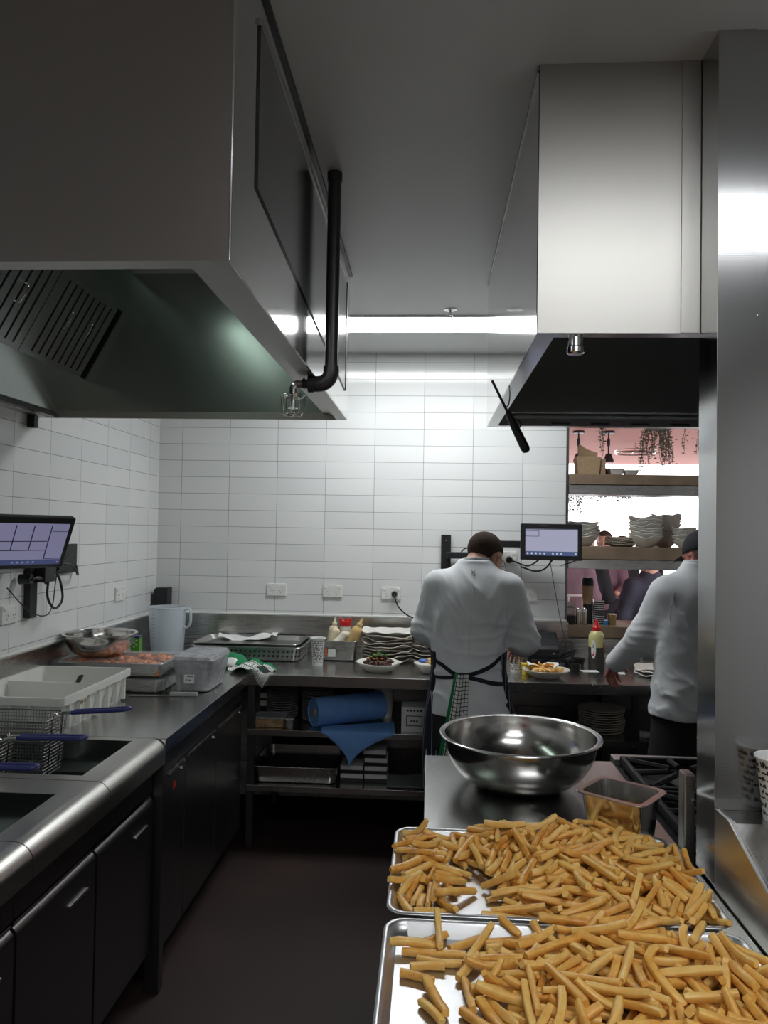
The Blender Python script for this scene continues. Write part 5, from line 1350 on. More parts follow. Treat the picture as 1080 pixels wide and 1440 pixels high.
    if fine:
        els = [np.array(J['el'][0]), np.array(J['el'][1])]; shs = [np.array(J['sh'][0]), np.array(J['sh'][1])]
        cx = rows[2][1]
        def folds(X, Y, Z):
            near = 0
            for e in els: near = near+np.exp(-(((X-e[0])**2+(Y-e[1])**2+(Z-e[2])**2)/.11**2))
            ap = 0
            for s_ in shs: ap = ap+np.exp(-(((X-s_[0])**2+(Y-s_[1])**2+(Z-s_[2]+.10)**2)/.12**2))
            sd_ = J['seed']; w1 = fbm(X, Y, Z, sd_, 5, 9, 9, 6); w2 = fbm(X, Y, Z, sd_+1, 5, 26, 26, 16)
            out = .004*w1+.0035*w2
            rgs = np.random.RandomState(sd_)
            for q in range(9):
                k = rgs.normal(size=3)*np.array([26, 14, 20]); ph = rgs.uniform(0, 6.28); c0 = np.array([cx+rgs.uniform(-.2, .2), rows[3][2]-.12, rgs.uniform(.88, 1.42)]); ex = rgs.uniform(.09, .17)
                env = np.exp(-(((X-c0[0])/ex)**2+((Y-c0[1])/.25)**2+((Z-c0[2])/ex)**2))
                s1 = np.abs(np.sin(k[0]*(X-cx)+k[1]*(Y-c0[1])+k[2]*(Z-c0[2])+ph+1.1*w2))
                out = out-env*.0085*(1-s1)**2.2
            for e in els:
                s2 = np.abs(np.sin(48*(Z-e[2])+20*(X-e[0])+12*(Y-e[1])+1.6*w2)); out = out-near*.009*(1-s2)**2
            for s_ in shs:
                sg = 1 if s_[0] < cx else -1
                env = np.exp(-(((X-s_[0]-sg*.05)/.075)**2+((Z-s_[2]+.13)/.13)**2)); s3 = np.abs(np.sin(42*(X-s_[0])+sg*22*(Z-s_[2])+1.2*w2)); out = out-env*.008*(1-s3)**2
            hemz = np.exp(-((Z-rows[0][0]-.10)/.09)**2); s4 = np.abs(np.sin(20*(X-cx)+34*(Z-rows[0][0])+1.4*w2)); out = out-hemz*.006*(1-s4)**2
            return out
        T.disp(folds)
    jk = link('jacket' if fine else 'top', mesh_of('jacket', [T], 1), J['top'], t, 170, True)
    # trousers and shoes
    lo, hi = box_of([J['hip'][0], J['hip'][1], J['kn'][0], J['kn'][1], J['ank'][0], J['ank'][1]], .2); lo[2] = .03
    G = Field(lo, hi, .010 if fine else .016); r0 = rows[0]
    zt = r0[0]+.05
    G.stack([(zt-.20, r0[1], r0[2], r0[3]*.90, r0[4]*.88), (zt, r0[1], r0[2], r0[3]*.86, r0[4]*.86)], 0)
    for i in (0, 1): G.chain([J['hip'][i], J['kn'][i], Vector(J['ank'][i])-Vector((0, 0, .03))], [.095, .078, .068], .05)
    if fine: G.disp(lambda X, Y, Z: .004*fbm(X, Y, Z, 3, 5, 20, 20, 14))
    link('trousers', mesh_of('trousers', [G], 1), J.get('legs', M['trouser']), t, 170, True)
    for i in (0, 1):
        a = Vector(J['ank'][i]); S = Field(*box_of([a, a+J['toe'], a-Vector((0, .05, .08))], .07), .008)
        S.chain([a-Vector((0, .03, .045)), a+J['toe']*.5, a+J['toe']], [.042, .042, .036], .03); S.cut(lambda X, Y, Z: .003-Z+0*X+0*Y)
        link('shoe', mesh_of('shoe', [S], 1), M['shoe'], t, 170, True)
    return t, jk, Hm

V3 = Vector
# --- the chef at the left
J1 = dict(head=V3((.264, 3.738, 1.535)), yaw=R(44), pitch=R(32), nb=V3((.222, 3.685, 1.475)),
  rows=[(.815, .196, 3.60, .192, .142), (.90, .194, 3.60, .176, .136), (1.02, .186, 3.605, .158, .122), (1.15, .187, 3.62, .168, .126), (1.28, .19, 3.64, .182, .13), (1.37, .20, 3.655, .192, .122), (1.43, .208, 3.668, .178, .105), (1.475, .215, 3.68, .125, .085), (1.50, .219, 3.686, .085, .072), (1.52, .222, 3.69, .068, .066)],
  sh=[V3((.045, 3.665, 1.395)), V3((.375, 3.665, 1.385))], el=[V3((-.012, 3.70, 1.185)), V3((.452, 3.665, 1.145))], wr=[V3((.05, 3.93, 1.06)), V3((.488, 3.905, 1.092))],
  hand=[(V3((.35, .9, -.35)), V3((-.3, 0, 1))), (V3((-.35, .9, -.5)), V3((.3, 0, 1)))], hip=[V3((.11, 3.61, .86)), V3((.285, 3.61, .86))], kn=[V3((.09, 3.63, .48)), V3((.305, 3.62, .48))], ank=[V3((.08, 3.58, .09)), V3((.31, 3.57, .09))], toe=V3((0, .15, -.05)),
  top=M['jacket'], seed=4, curl=.7, hairline=(-.014, .70), hair_t=.004, arm_r=(.076, .064, .052), sleeve=.80)
c1, jk1, H1 = person('chef in white jacket and apron seen from behind, head bowed, tea towel at his back', (.2, 3.62), J1)
L0 = c1.location.copy(); bv = surf(jk1)
def back(x, z, bvh=bv, off=.003, root=L0):
    h_ = bvh.ray_cast(V3((x-root[0], 3.0-root[1], z)), V3((0, 1, 0)))
    return (h_[0]+V3((0, -off, 0))) if h_[0] is not None else None
def line(pts, r, n=7, sc=(1, 1), bvh=bv, off=.003, root=L0, dens=8):
    P = [back(q.x, q.z, bvh, off, root) for q in smooth_path([(x, 0, z) for x, z in pts], dens)]
    P = [q for q in P if q is not None]
    return MB().tube(P, r, n)
def band(mb, pts, w, bvh=bv, off=.004, root=L0, th=.002, dens=10):
    Q = smooth_path([(x, 0, z) for x, z in pts], dens); rows_ = []
    for i, q in enumerate(Q):
        d = (Q[min(i+1, len(Q)-1)]-Q[max(i-1, 0)]).normalized(); nrm = V3((-d.z, 0, d.x)); r = []
        for k in (-1, -.33, .33, 1):
            p = q+nrm*w*.5*k; b = back(p.x, p.z, bvh, off, root)
            if b is None:
                b = V3((p.x-root[0], rows_[-1][0].y if rows_ else .0, p.z))
            r.append(b)
        rows_.append(r)
    V = [p for r in rows_ for p in r]; n = len(rows_)
    V += [p+V3((0, th, 0)) for p in V]
    F = []
    for i in range(n-1):
        for k in range(3):
            F.append((i*4+k, i*4+k+1, (i+1)*4+k+1, (i+1)*4+k)); o_ = n*4; F.append((o_+i*4+k, o_+(i+1)*4+k, o_+(i+1)*4+k+1, o_+i*4+k+1))
        F.append((i*4, (i+1)*4, n*4+(i+1)*4, n*4+i*4)); F.append((i*4+3, n*4+i*4+3, n*4+(i+1)*4+3, (i+1)*4+3))
    return mb.add(V, F)
line([(.205, 1.465), (.20, 1.40), (.192, 1.30), (.188, 1.20), (.186, 1.06)], .0016, 5, off=.0006).build('back_seam', M['jacket_seam'], jk1)
line([(.02, 1.36), (.05, 1.28), (.06, 1.20)], .0014, 5, off=.0).build('sleeve_seam', M['jacket_seam'], jk1)
line([(.375, 1.41), (.365, 1.34), (.36, 1.25)], .0014, 5, off=.0).build('sleeve_seam', M['jacket_seam'], jk1)
co_ = MB(); A = H1.translation; cb_ = V3((.221, 3.688, 1.52))
co_.grid(lambda u, v: tuple(V3((cb_.x+(.070-.004*v)*math.cos(2*PI*u)*1.02, cb_.y+.004+(.066-.002*v)*math.sin(2*PI*u), cb_.z-.034+.040*v-.010*math.sin(2*PI*u)))-L0), 44, 5, closeu=True)
co_.build('collar', M['jacket_seam'], c1, smooth=170, solid=.004)
em = MB(); e1 = [(.196, 1.462), (.214, 1.478)]; 
for a_, b_ in (((.194, 1.474), (.212, 1.458)), ((.196, 1.458), (.213, 1.474)), ((.195, 1.452), (.214, 1.452))): band(em, [a_, b_], .0022, off=.0025, th=.001, dens=4)
em.build('embroidered_mark', simple('red_grey_thread', (.16, .05, .05), .7), jk1)
tie = MB()
band(tie, [(-.004, 1.075), (.06, 1.045), (.115, 1.012), (.152, 1.006)], .018); band(tie, [(.152, 1.006), (.21, 1.016), (.28, 1.045), (.335, 1.085)], .018)
band(tie, [(.030, .985), (.08, .99), (.152, 1.002)], .016); band(tie, [(.152, 1.002), (.22, .990), (.29, .972), (.345, .960)], .018)
k_ = back(.152, 1.004); tie.ell(k_, (.022, .012, .014), 14, 8)
tie.build('apron_tie', M['tie'], c1)
ap = Field((-.10, 3.40, .44), (.50, 3.86, 1.13), .008)
ap.stack([(.46, .20, 3.63, .225, .165), (.65, .198, 3.62, .215, .160), (.82, .196, 3.605, .207, .156), (.95, .19, 3.605, .186, .146), (1.02, .187, 3.607, .176, .138), (1.10, .187, 3.615, .180, .140)], 0)
ap.cut(lambda X, Y, Z: (3.545-Y)+0*X+0*Z); ap.cut(lambda X, Y, Z: Z-1.10+.0*X+.0*Y); ap.disp(lambda X, Y, Z: .005*fbm(X, Y, Z, 12, 4, 24, 24, 6))
def apron_mat():
    t_ = NT('navy_pinstripe_apron'); sp = t_.n('ShaderNodeSeparateXYZ'); t_.l(t_.coord(), sp.inputs[0])
    s_ = t_.math('ADD', sp.outputs[0], t_.math('MULTIPLY', sp.outputs[1], 1.0)); f = t_.math('FRACT', t_.math('DIVIDE', t_.math('ADD', s_, 10.0), .021))
    t_.l(t_.mix(t_.math('LESS_THAN', f, .13), (.010, .012, .024), (.36, .38, .45)), t_.b.inputs['Base Color']); t_.set(Roughness=.85); return t_.m
link('apron', mesh_of('apron', [ap], 1), apron_mat(), c1, 170, True)
gl = MB()
for s in (-1, 1):
    gl.tube([H1 @ V3((s*.074, .0, .008)) - L0, H1 @ V3((s*.076, .06, .010)) - L0, H1 @ V3((s*.058, .108, .008)) - L0], .0016, 6)
    gl.tube([H1 @ V3((s*(.034)+.024*math.cos(a), .112, -.004+.017*math.sin(a))) - L0 for a in [2*PI*k/20 for k in range(20)]], .0013, 5, closed=True)
gl.tube([H1 @ V3((-.010, .112, .0)) - L0, H1 @ V3((0, .115, .004)) - L0, H1 @ V3((.010, .112, 0)) - L0], .0013, 5)
gl.build('glasses', M['iron'], c1)
tw = thing('tea_towel', 'white and green checked tea towel tucked in the apron tie of the chef', 'tea towel', (.14, 3.44, .63))
def tf2(u, v):
    w_ = .062+.062*v; x = .150-.040*v+(u-.5)*w_; z = 1.018-.395*v-.015*math.sin(3*u)*v
    yb = 3.452+.015*v*v
    return (x-.14, yb+.010*math.sin(2*PI*u*1.4+1)*(.5+v*.7)-.012*(1-v)*math.cos(PI*(u-.5))-3.44, z-.63)
towel_fold(tf2, 22, 50, 'towel', M['check'], tw)

# --- the chef at the right
J2 = dict(head=V3((1.262, 3.615, 1.556)), yaw=R(-24), pitch=R(14), nb=V3((1.236, 3.59, 1.475)),
  rows=[(.850, 1.222, 3.53, .228, .152), (.95, 1.222, 3.53, .208, .142), (1.03, 1.223, 3.54, .198, .136), (1.19, 1.226, 3.55, .196, .135), (1.30, 1.229, 3.555, .20, .135), (1.38, 1.231, 3.56, .198, .126), (1.44, 1.234, 3.57, .172, .108), (1.48, 1.236, 3.58, .115, .085), (1.51, 1.237, 3.588, .078, .072), (1.53, 1.238, 3.59, .068, .067)],
  sh=[V3((1.082, 3.57, 1.385)), V3((1.385, 3.57, 1.385))], el=[V3((1.005, 3.63, 1.185)), V3((1.47, 3.64, 1.16))], wr=[V3((.912, 3.815, 1.025)), V3((1.36, 3.86, 1.04))],
  hand=[(V3((-.05, .75, -.75)), V3((-.6, .5, .6))), (V3((-.3, .8, -.5)), V3((.3, .3, 1)))], hip=[V3((1.13, 3.55, .88)), V3((1.325, 3.55, .88))], kn=[V3((1.11, 3.57, .49)), V3((1.34, 3.56, .49))], ank=[V3((1.10, 3.52, .09)), V3((1.35, 3.52, .09))], toe=V3((0, .15, -.05)),
  top=M['jacket'], seed=17, curl=.6, hair='hair_grey', hairline=(.0, .55), hair_t=.003, arm_r=(.082, .068, .050), sleeve=.97, skin='skin_red')
c2, jk2, H2 = person('chef in white jacket and black cap, half hidden by the steel column', (1.22, 3.55), J2)
L2 = c2.location.copy(); bv2 = surf(jk2)
cp = Field(*box_of([H2.translation], .19), .005); cp.ell(H2 @ V3((0, -.009, .034)), (.086, .106, .094), H2.to_3x3(), 0)
Hi = np.array(H2.inverted())
cp.cut(lambda X, Y, Z: (.026-.15*(Hi[1, 0]*X+Hi[1, 1]*Y+Hi[1, 2]*Z+Hi[1, 3])*0-(Hi[2, 0]*X+Hi[2, 1]*Y+Hi[2, 2]*Z+Hi[2, 3])))
cap = link('cap', mesh_of('cap', [cp], 1), M['darkc'], c2, 170, True)
br = MB()
br.grid(lambda u, v: tuple(H2 @ V3(((u-.5)*.15, .085+.075*v*(1-(2*u-1)**2*.5), .030-.016*v-.018*(2*u-1)**2))-L2), 16, 6); br.build('brim', M['darkc'], cap, smooth=170, solid=.003)
lg = MB(); 
for a_ in (-.03, -.02, -.012): lg.box(a_*1-.002, a_+.002, -.001, .001, -.006, .006, M=Matrix.Translation(-L2) @ H2 @ Matrix.Translation((-.030, -.106, .045)) @ Matrix.Rotation(R(-25), 4, 'Z'))
lg.build('white_mark', M['paper'], cap, smooth=0)
cb2 = V3((1.237, 3.588, 1.525))
MB().grid(lambda u, v: tuple(V3((cb2.x+.074*math.cos(2*PI*u), cb2.y+.004+.072*math.sin(2*PI*u), cb2.z-.03+.042*v-.008*math.sin(2*PI*u)))-L2), 44, 5, closeu=True).build('collar', M['jacket_seam'], c2, smooth=170, solid=.004)
hm_ = band(MB(), [(1.03, .868), (1.10, .866), (1.2, .865), (1.3, .866), (1.38, .868)], .004, bv2, .001, L2); hm_.build('hem_seam', M['jacket_seam'], jk2)
line([(1.085, 1.40), (1.07, 1.33), (1.065, 1.25)], .0014, 5, bvh=bv2, off=0, root=L2).build('sleeve_seam', M['jacket_seam'], jk2)
ap = Field((.95, 3.33, .40), (1.50, 3.80, .95), .009)
ap.stack([(.42, 1.222, 3.55, .235, .172), (.65, 1.222, 3.54, .222, .160), (.86, 1.222, 3.53, .205, .142)], 0); ap.disp(lambda X, Y, Z: .005*fbm(X, Y, Z, 14, 4, 20, 20, 6))
ap2 = link('apron', mesh_of('apron', [ap], 1), M['trouser'], c2, 170, True)
bva = surf(ap2); p_ = back(1.187, .79, bva, .002, L2)
if p_ is not None: MB().box(-.022, .022, -.0015, .0015, -.022, .022, M=Matrix.Translation(p_) @ Matrix.Rotation(R(35), 4, 'Y')).build('white_label', M['paper'], ap2, smooth=0)

# --- guests beyond the pass
def guest(label, x, y, rz, hgt, top, legs, skin='skin', yaw=0, seat=None, hair='hair'):
    k = hgt/1.75; c, s = math.cos(rz), math.sin(rz)
    sh = 0 if seat is None else seat-.48-(.86*k-.60)
    def P(a, b, z): return V3((x+(a*c-b*s)*k, y+(a*s+b*c)*k, max(z*k+sh, .09)))
    z0 = .90
    rows = [(q[0]*k+sh, x, y, q[1]*k, q[2]*k) for q in ((.84, .165, .12), (1.0, .155, .115), (1.15, .165, .12), (1.3, .185, .12), (1.38, .17, .10), (1.44, .10, .075), (1.49, .06, .06))]
    if seat is None: kn = [P(-.09, .02, .48), P(.09, .02, .48)]; an = [P(-.10, -.02, .09), P(.10, -.02, .09)]
    else:
        kn = [P(-.11, .42, .90-.02), P(.11, .42, .90-.02)]; an = [V3((q.x, q.y-.02, max(.09, q.z-.44))) for q in kn]
    J = dict(head=P(0, .03, 1.60), yaw=-rz+yaw, pitch=R(8), nb=P(0, 0, 1.47), rows=rows, sh=[P(-.17, 0, 1.36), P(.17, 0, 1.36)], el=[P(-.23, .05, 1.10), P(.23, .05, 1.10)], wr=[P(-.17, .25, 1.05), P(.17, .25, 1.05)],
      hand=[(V3((-s, c, 0)), V3((0, 0, 1)))]*2, hip=[P(-.09, 0, .90), P(.09, 0, .90)], kn=kn, ank=an, toe=V3((-s*.14, c*.14, -.05)), top=top, legs=legs, seed=1, skin=skin, hair=hair, arm_r=(.065, .055, .045), hair_t=.01, hairline=(.02, .7))
    return person(label, (x, y), J, fine=False)
guest('person in dark slate clothes standing close beyond the pass', 1.72, 6.1, R(15), 1.62, M['slate'], M['darkc'])
guest('person in black top beyond the kraft cup tower', 1.52, 7.6, R(-20), 1.66, M['darkc'], M['darkc'], yaw=.4)
guest('person in plum shirt between the kraft cup and the slate guest', 1.93, 8.6, R(160), 1.72, M['plum'], M['darkc'])
guest('dark-haired person far off, head above the low plate pile', 2.24, 9.0, R(80), 1.66, M['darkc'], M['slate'])
guest('person far off holding an amber drink beyond the bowl stacks', 2.72, 11.6, R(150), 1.64, M['mauve'], M['slate'])
guest('person outside whose dark head shows above the middle bowl stack', 3.50, 12.3, R(170), 1.93, M['slate'], M['darkc'])
g_, _, _ = guest('person in mauve seated on the tall chair at the left of the pass', 1.26, 7.0, R(-15), 1.64, M['mauve'], M['slate'], seat=.74)
ch = thing('bar_chair', 'pale metal bar chair under the guest in mauve', 'chair', (1.27, 6.98, 0))
MB().box(-.19, .19, -.19, .19, .615, .645, .01).build('seat', M['white_pl'], ch)
for sx in (-1, 1):
    for sy in (-1, 1): MB().tube([(sx*.17, sy*.17, .615), (sx*.21, sy*.21, .0)], .012, 8).build('leg', M['white_pl'], ch)
MB().tube(smooth_path([(-.18, -.19, .63), (-.19, -.22, .95), (-.12, -.23, 1.10), (.12, -.23, 1.10), (.19, -.22, .95), (.18, -.19, .63)], 6), .011, 8).tube([(-.06, -.23, 1.10), (-.06, -.2, .64)], .007, 6).tube([(.06, -.23, 1.10), (.06, -.2, .64)], .007, 6).build('backrest', M['white_pl'], ch)
t = thing('drink_glass', 'amber drink held by the far guest', 'glass', (2.80, 11.42, 1.30)); MB().lathe([(0, 0), (.04, 0), (.05, .16), (0, .16)], 16).build('drink', M['amber'], t)

FRY_N = 276
FRY_DATA = [
15,596,2418,1901,96,-62,-107,475,2,848,2518,1920,72,48,482,102,6,743,2467,1909,354,-230,228,-139,6,249,2453,1850,50,38,-5,496,12,439,2678,1893,72,-478,-126,2,
12,34,2729,1820,12,6,336,370,10,877,2427,1895,6,-36,-48,496,12,443,2454,1899,11,-414,280,-20,0,746,2711,1923,30,-8,-362,-343,6,39,2471,1821,282,12,-8,412,
15,641,2372,1890,360,275,-180,-110,8,616,2765,1912,484,72,-92,-49,2,870,2625,1922,79,-202,-340,296,0,504,2863,1891,16,-11,-381,324,6,876,2283,1905,44,29,-16,497,
13,227,2627,1841,495,64,-20,-24,6,-32,2763,1838,27,-498,-4,28,15,1047,2663,1908,386,-48,28,-314,13,399,2582,1882,66,18,96,-486,12,489,3030,1881,48,-2,-211,450,
7,533,2413,1881,470,81,60,-136,4,358,2995,1860,3,32,106,-488,4,519,2489,1893,122,-67,-70,475,8,400,2759,1873,432,-187,-74,152,4,319,2377,1861,274,-239,276,-205,
2,600,2982,1883,482,97,-46,80,2,658,2560,1914,240,130,-128,-398,6,1009,2536,1912,178,297,334,136,6,212,2383,1821,268,7,-4,422,6,412,2346,1879,318,-239,-220,210,
13,785,2624,1891,58,40,384,312,2,312,2977,1834,363,-342,12,37,2,535,2547,1887,35,-138,312,364,4,342,2438,1883,350,-18,-54,353,12,123,3146,1847,56,-170,363,-294,
12,194,2770,1839,252,24,58,-427,11,13,2653,1820,21,-14,341,-365,2,627,3061,1905,98,-478,108,-29,12,722,3237,1924,302,304,-178,-187,12,1057,3063,1876,198,46,-34,-456,
2,242,2396,1831,241,-129,-138,395,0,608,2718,1894,44,114,407,263,12,943,3256,1928,477,28,28,144,2,309,3211,1872,384,266,-178,-18,6,455,3077,1886,6,-16,42,498,
11,26,2406,1824,18,440,-236,-8,6,-76,3319,1869,366,-290,-120,134,8,364,3125,1872,166,-470,-20,-34,15,676,2446,1890,220,128,277,330,15,551,2303,1870,422,-110,-118,214,
15,1004,2314,1883,420,-56,93,-250,0,144,2500,1822,250,215,250,280,12,667,2942,1881,70,71,-123,-474,12,995,2523,1888,288,-204,-159,317,8,368,3630,1939,67,-16,68,490,
6,1028,2699,1871,306,-59,-222,322,0,174,2353,1822,453,32,-20,-208,2,-43,3458,1873,27,80,492,20,7,50,2679,1818,33,26,344,360,15,747,2826,1920,112,184,-283,-352,
15,53,2824,1852,344,6,-54,358,1,922,2355,1886,328,-58,-270,258,13,680,3359,1929,49,23,-34,-496,10,464,2323,1868,137,-80,399,-256,3,460,2573,1880,65,125,186,-442,
11,-21,2589,1820,360,336,-60,-64,0,683,2510,1910,14,340,-362,52,1,260,2648,1859,492,79,-37,-22,12,656,2285,1887,249,424,87,12,0,158,2805,1822,358,313,106,113,
2,290,2569,1851,6,152,410,-242,12,740,2826,1890,424,-256,-66,7,15,1074,3220,1875,438,40,54,-232,15,471,2252,1884,318,72,37,378,9,19,3001,1832,120,23,-297,-383,
15,592,2495,1891,95,224,-319,-299,0,419,3221,1900,246,64,18,-430,14,311,2862,1860,126,158,234,392,8,434,2365,1850,51,41,298,396,5,528,2647,1897,280,-29,35,412,
2,424,3452,1929,270,-145,-274,285,6,1054,3107,1869,436,95,-58,218,12,709,3397,1945,362,334,-8,86,4,1089,2490,1894,416,-106,84,-242,13,247,2536,1839,460,132,132,55,
9,151,2646,1827,433,-64,-73,230,4,726,2890,1892,96,36,-204,-446,7,327,2493,1854,493,47,46,-50,0,924,3117,1891,342,-113,-205,280,12,324,2256,1862,146,196,-266,-346,
4,949,2497,1889,281,-301,-236,156,13,728,2581,1911,213,-206,325,-237,2,989,2872,1864,244,-30,23,-434,1,615,3209,1925,55,-470,159,38,5,999,3153,1882,102,433,-186,-132,
15,316,2806,1823,57,28,36,-494,10,-68,3050,1820,318,-286,178,-188,13,1023,2977,1864,226,-33,64,-440,12,965,3436,1911,57,-152,423,-212,12,815,3059,1897,88,-260,413,68,
10,1100,2670,1898,314,-318,145,-171,3,848,2524,1888,324,245,-144,-254,7,744,3123,1895,68,-8,-133,477,15,-81,3221,1852,455,-42,26,201,13,902,2754,1881,243,258,200,290,
8,70,3382,1835,403,-274,98,-52,12,536,3229,1897,97,-21,362,-331,6,935,2575,1913,313,-120,156,-336,4,680,2722,1900,374,220,-149,-199,2,1091,3022,1841,420,-30,-66,-262,
13,871,3061,1894,229,-9,110,-430,2,616,3525,1940,244,430,31,70,2,801,3448,1940,46,-249,-431,-13,0,875,2918,1879,478,-21,46,138,10,905,3347,1919,150,44,-345,-326,
6,618,3096,1929,365,-32,-18,-340,4,838,3224,1912,214,180,284,302,15,89,3047,1830,410,22,-88,-272,8,108,3237,1850,338,-310,-47,194,1,745,3048,1903,428,-70,102,-228,
13,-44,3706,1862,136,-133,56,459,8,173,3528,1865,311,296,122,226,10,828,2532,1869,338,330,162,30,15,-78,3578,1862,414,218,86,156,15,533,3677,1921,476,-111,-104,-8,
0,-32,3318,1850,28,210,-451,-38,13,504,3252,1912,165,166,-309,-316,14,-80,3178,1844,22,439,200,130,6,742,3264,1923,426,10,-22,-261,12,534,3471,1929,168,58,207,-420,
8,0,3503,1884,426,-72,52,246,7,216,2554,1838,444,67,-94,200,11,921,2997,1860,466,138,44,-108,6,964,2429,1864,248,-246,-208,292,7,-55,3187,1830,336,221,102,278,
1,608,2652,1887,370,328,-20,73,0,231,2502,1837,35,-56,126,-480,14,768,2346,1864,14,-355,-292,-196,13,1146,3442,1865,360,21,-22,345,3,524,3320,1938,276,-365,-159,124,
8,886,3683,1911,115,48,50,482,9,692,2503,1884,311,299,-218,-126,7,497,2426,1841,360,-304,106,-126,7,535,2821,1875,70,-52,96,-483,6,272,3711,1875,460,43,-78,-174,
4,897,2418,1849,134,86,-6,474,0,145,3549,1855,44,-114,92,-476,4,517,3549,1928,378,180,96,256,4,953,3025,1882,402,106,112,254,4,1102,3360,1867,235,-98,38,428,
4,395,3043,1839,442,133,-74,-178,1,351,3387,1874,282,-73,148,-378,0,290,3421,1870,246,-170,268,-298,11,530,3155,1893,98,-128,458,122,3,-31,3150,1820,304,-1,10,-396,
13,441,2821,1827,200,83,-12,450,4,975,3494,1914,198,30,-245,-386,3,346,2462,1847,33,-66,-355,344,1,445,2473,1868,56,2,-90,-488,13,15,3294,1821,295,-24,-18,-402,
12,648,2974,1865,344,348,70,72,3,228,3421,1882,92,390,-256,-157,15,853,3532,1950,286,290,209,200,4,1024,2351,1908,326,-154,79,-338,11,942,2302,1897,494,-8,9,-78,
9,928,3585,1917,106,39,-250,-418,6,892,3462,1924,405,74,56,278,7,354,2752,1845,350,333,-82,-98,15,659,2620,1890,428,255,35,-20,9,1036,3232,1861,10,-126,-263,-406,
0,376,3311,1875,122,436,188,101,3,800,2372,1886,130,-387,-207,200,1,782,2691,1894,386,134,-210,-198,0,7,3451,1851,27,104,488,28,6,576,3211,1892,87,8,12,-492,
11,531,3237,1923,159,200,-350,-250,2,591,3399,1930,48,-52,-57,-492,8,660,2352,1869,148,-128,301,-348,9,472,2555,1865,96,72,82,-478,0,42,3162,1846,60,366,330,56,
7,598,3172,1892,465,68,76,152,13,454,3439,1916,288,12,40,406,15,550,2593,1876,344,-342,90,-78,0,861,2972,1864,142,34,-473,-71,15,742,3718,1933,384,230,174,138,
12,754,2398,1855,211,225,-260,-295,13,830,2306,1878,144,44,-206,-430,15,1119,3488,1861,370,12,-48,332,5,303,2374,1822,62,464,-176,-9,12,599,3076,1862,250,-393,-178,41,
10,302,3351,1868,304,-294,-184,193,3,327,2428,1819,349,344,-69,-74,15,651,2430,1885,299,329,-207,-96,10,19,3158,1820,342,14,-4,-365,10,59,3715,1839,15,70,-90,486,
0,1099,3051,1863,316,-36,-44,-383,13,437,3054,1839,182,-64,-185,422,11,335,3508,1906,360,230,134,223,8,254,3683,1862,446,-76,-60,-205,10,1046,3385,1911,363,274,168,123,
10,598,2868,1865,396,242,-82,166,4,304,2833,1820,56,2,-6,-497,9,241,3468,1887,408,-172,62,-224,14,-14,3106,1822,28,382,320,16,3,709,3523,1924,208,-55,93,-442,
7,881,2655,1897,456,-82,-140,-124,4,547,3573,1916,250,-62,181,-388,5,38,2824,1822,472,-54,-31,152,11,780,2890,1904,378,108,111,-288,9,-24,3680,1848,30,4,265,-423,
12,1030,3687,1861,174,326,212,262,10,949,3050,1852,101,328,284,228,2,1066,2584,1888,360,-296,-24,-178,11,480,2705,1867,372,-280,159,-92,11,634,3436,1924,498,-10,-3,46,
13,341,2688,1824,144,-26,-210,430,7,367,2512,1820,286,25,26,-408,7,446,2395,1833,480,6,102,-99,11,879,2505,1878,200,254,299,236,3,986,3055,1861,68,-408,-266,88,
13,1045,3328,1880,415,258,1,-106,13,609,2362,1835,253,-80,32,-422,6,700,3710,1911,488,29,97,46,13,395,3514,1892,348,184,162,262,1,364,3046,1820,330,-329,129,-127,
3,819,2732,1888,242,148,-88,-402,9,500,3015,1853,266,-266,84,-318,5,552,3042,1897,160,-370,-166,244,2,379,3587,1875,342,-236,-142,240,2,819,3588,1923,174,386,-242,-111,
1,762,3381,1930,366,14,-11,340,1,1023,3291,1875,440,-106,103,186,5,863,2791,1868,48,-31,-205,-452,4,709,3353,1905,373,333,8,7,7,581,3352,1919,208,-306,228,-248,
14,85,3319,1835,84,86,-484,-31,0,179,3690,1852,120,-184,-321,315,12,950,2685,1890,35,431,249,-28,0,416,3154,1851,4,485,92,82,0,427,3440,1890,261,44,-112,-409,
4,113,3533,1835,10,313,-388,33,10,751,3165,1889,217,404,110,166,13,881,3757,1905,392,-296,76,50,6,623,2725,1849,272,-22,28,418,4,328,3540,1923,332,54,-128,-347,
10,899,3176,1885,370,292,134,98,3,899,3259,1881,262,-418,-45,-68,0,188,3479,1861,206,166,-325,-272,8,412,3616,1915,315,285,-238,-113,6,673,3026,1844,458,-102,-94,146,
3,1003,3137,1848,325,354,48,-130,0,745,3615,1918,304,380,70,-90,8,1094,3578,1869,351,-288,-120,171,3,637,3477,1916,48,-204,444,96,9,1069,2561,1850,356,-64,-3,-346,
10,354,3242,1849,262,-355,-192,136,14,299,3523,1885,476,-8,-48,146,5,364,3206,1872,234,-132,-346,242,4,524,3383,1922,125,-194,290,-336,6,368,3622,1894,233,-136,-13,420,
9,932,3735,1899,8,112,-249,419,6,376,3525,1868,117,-244,366,-206,13,859,3105,1858,424,-261,46,10,0,1002,3662,1868,338,24,133,-344,3,33,3473,1861,418,-260,31,-84,
3,130,3631,1854,274,-249,224,-250,15,749,3302,1888,369,273,138,142,4,720,3381,1904,15,0,334,372,10,892,3322,1900,310,-293,-117,233,12,1051,2755,1846,200,101,230,383,
7,240,3513,1861,371,62,66,-323,6,763,2804,1878,0,-60,487,96,4,297,2634,1833,284,359,-128,-157,10,686,2751,1874,10,154,458,-129,10,781,3092,1876,65,-9,-266,418,
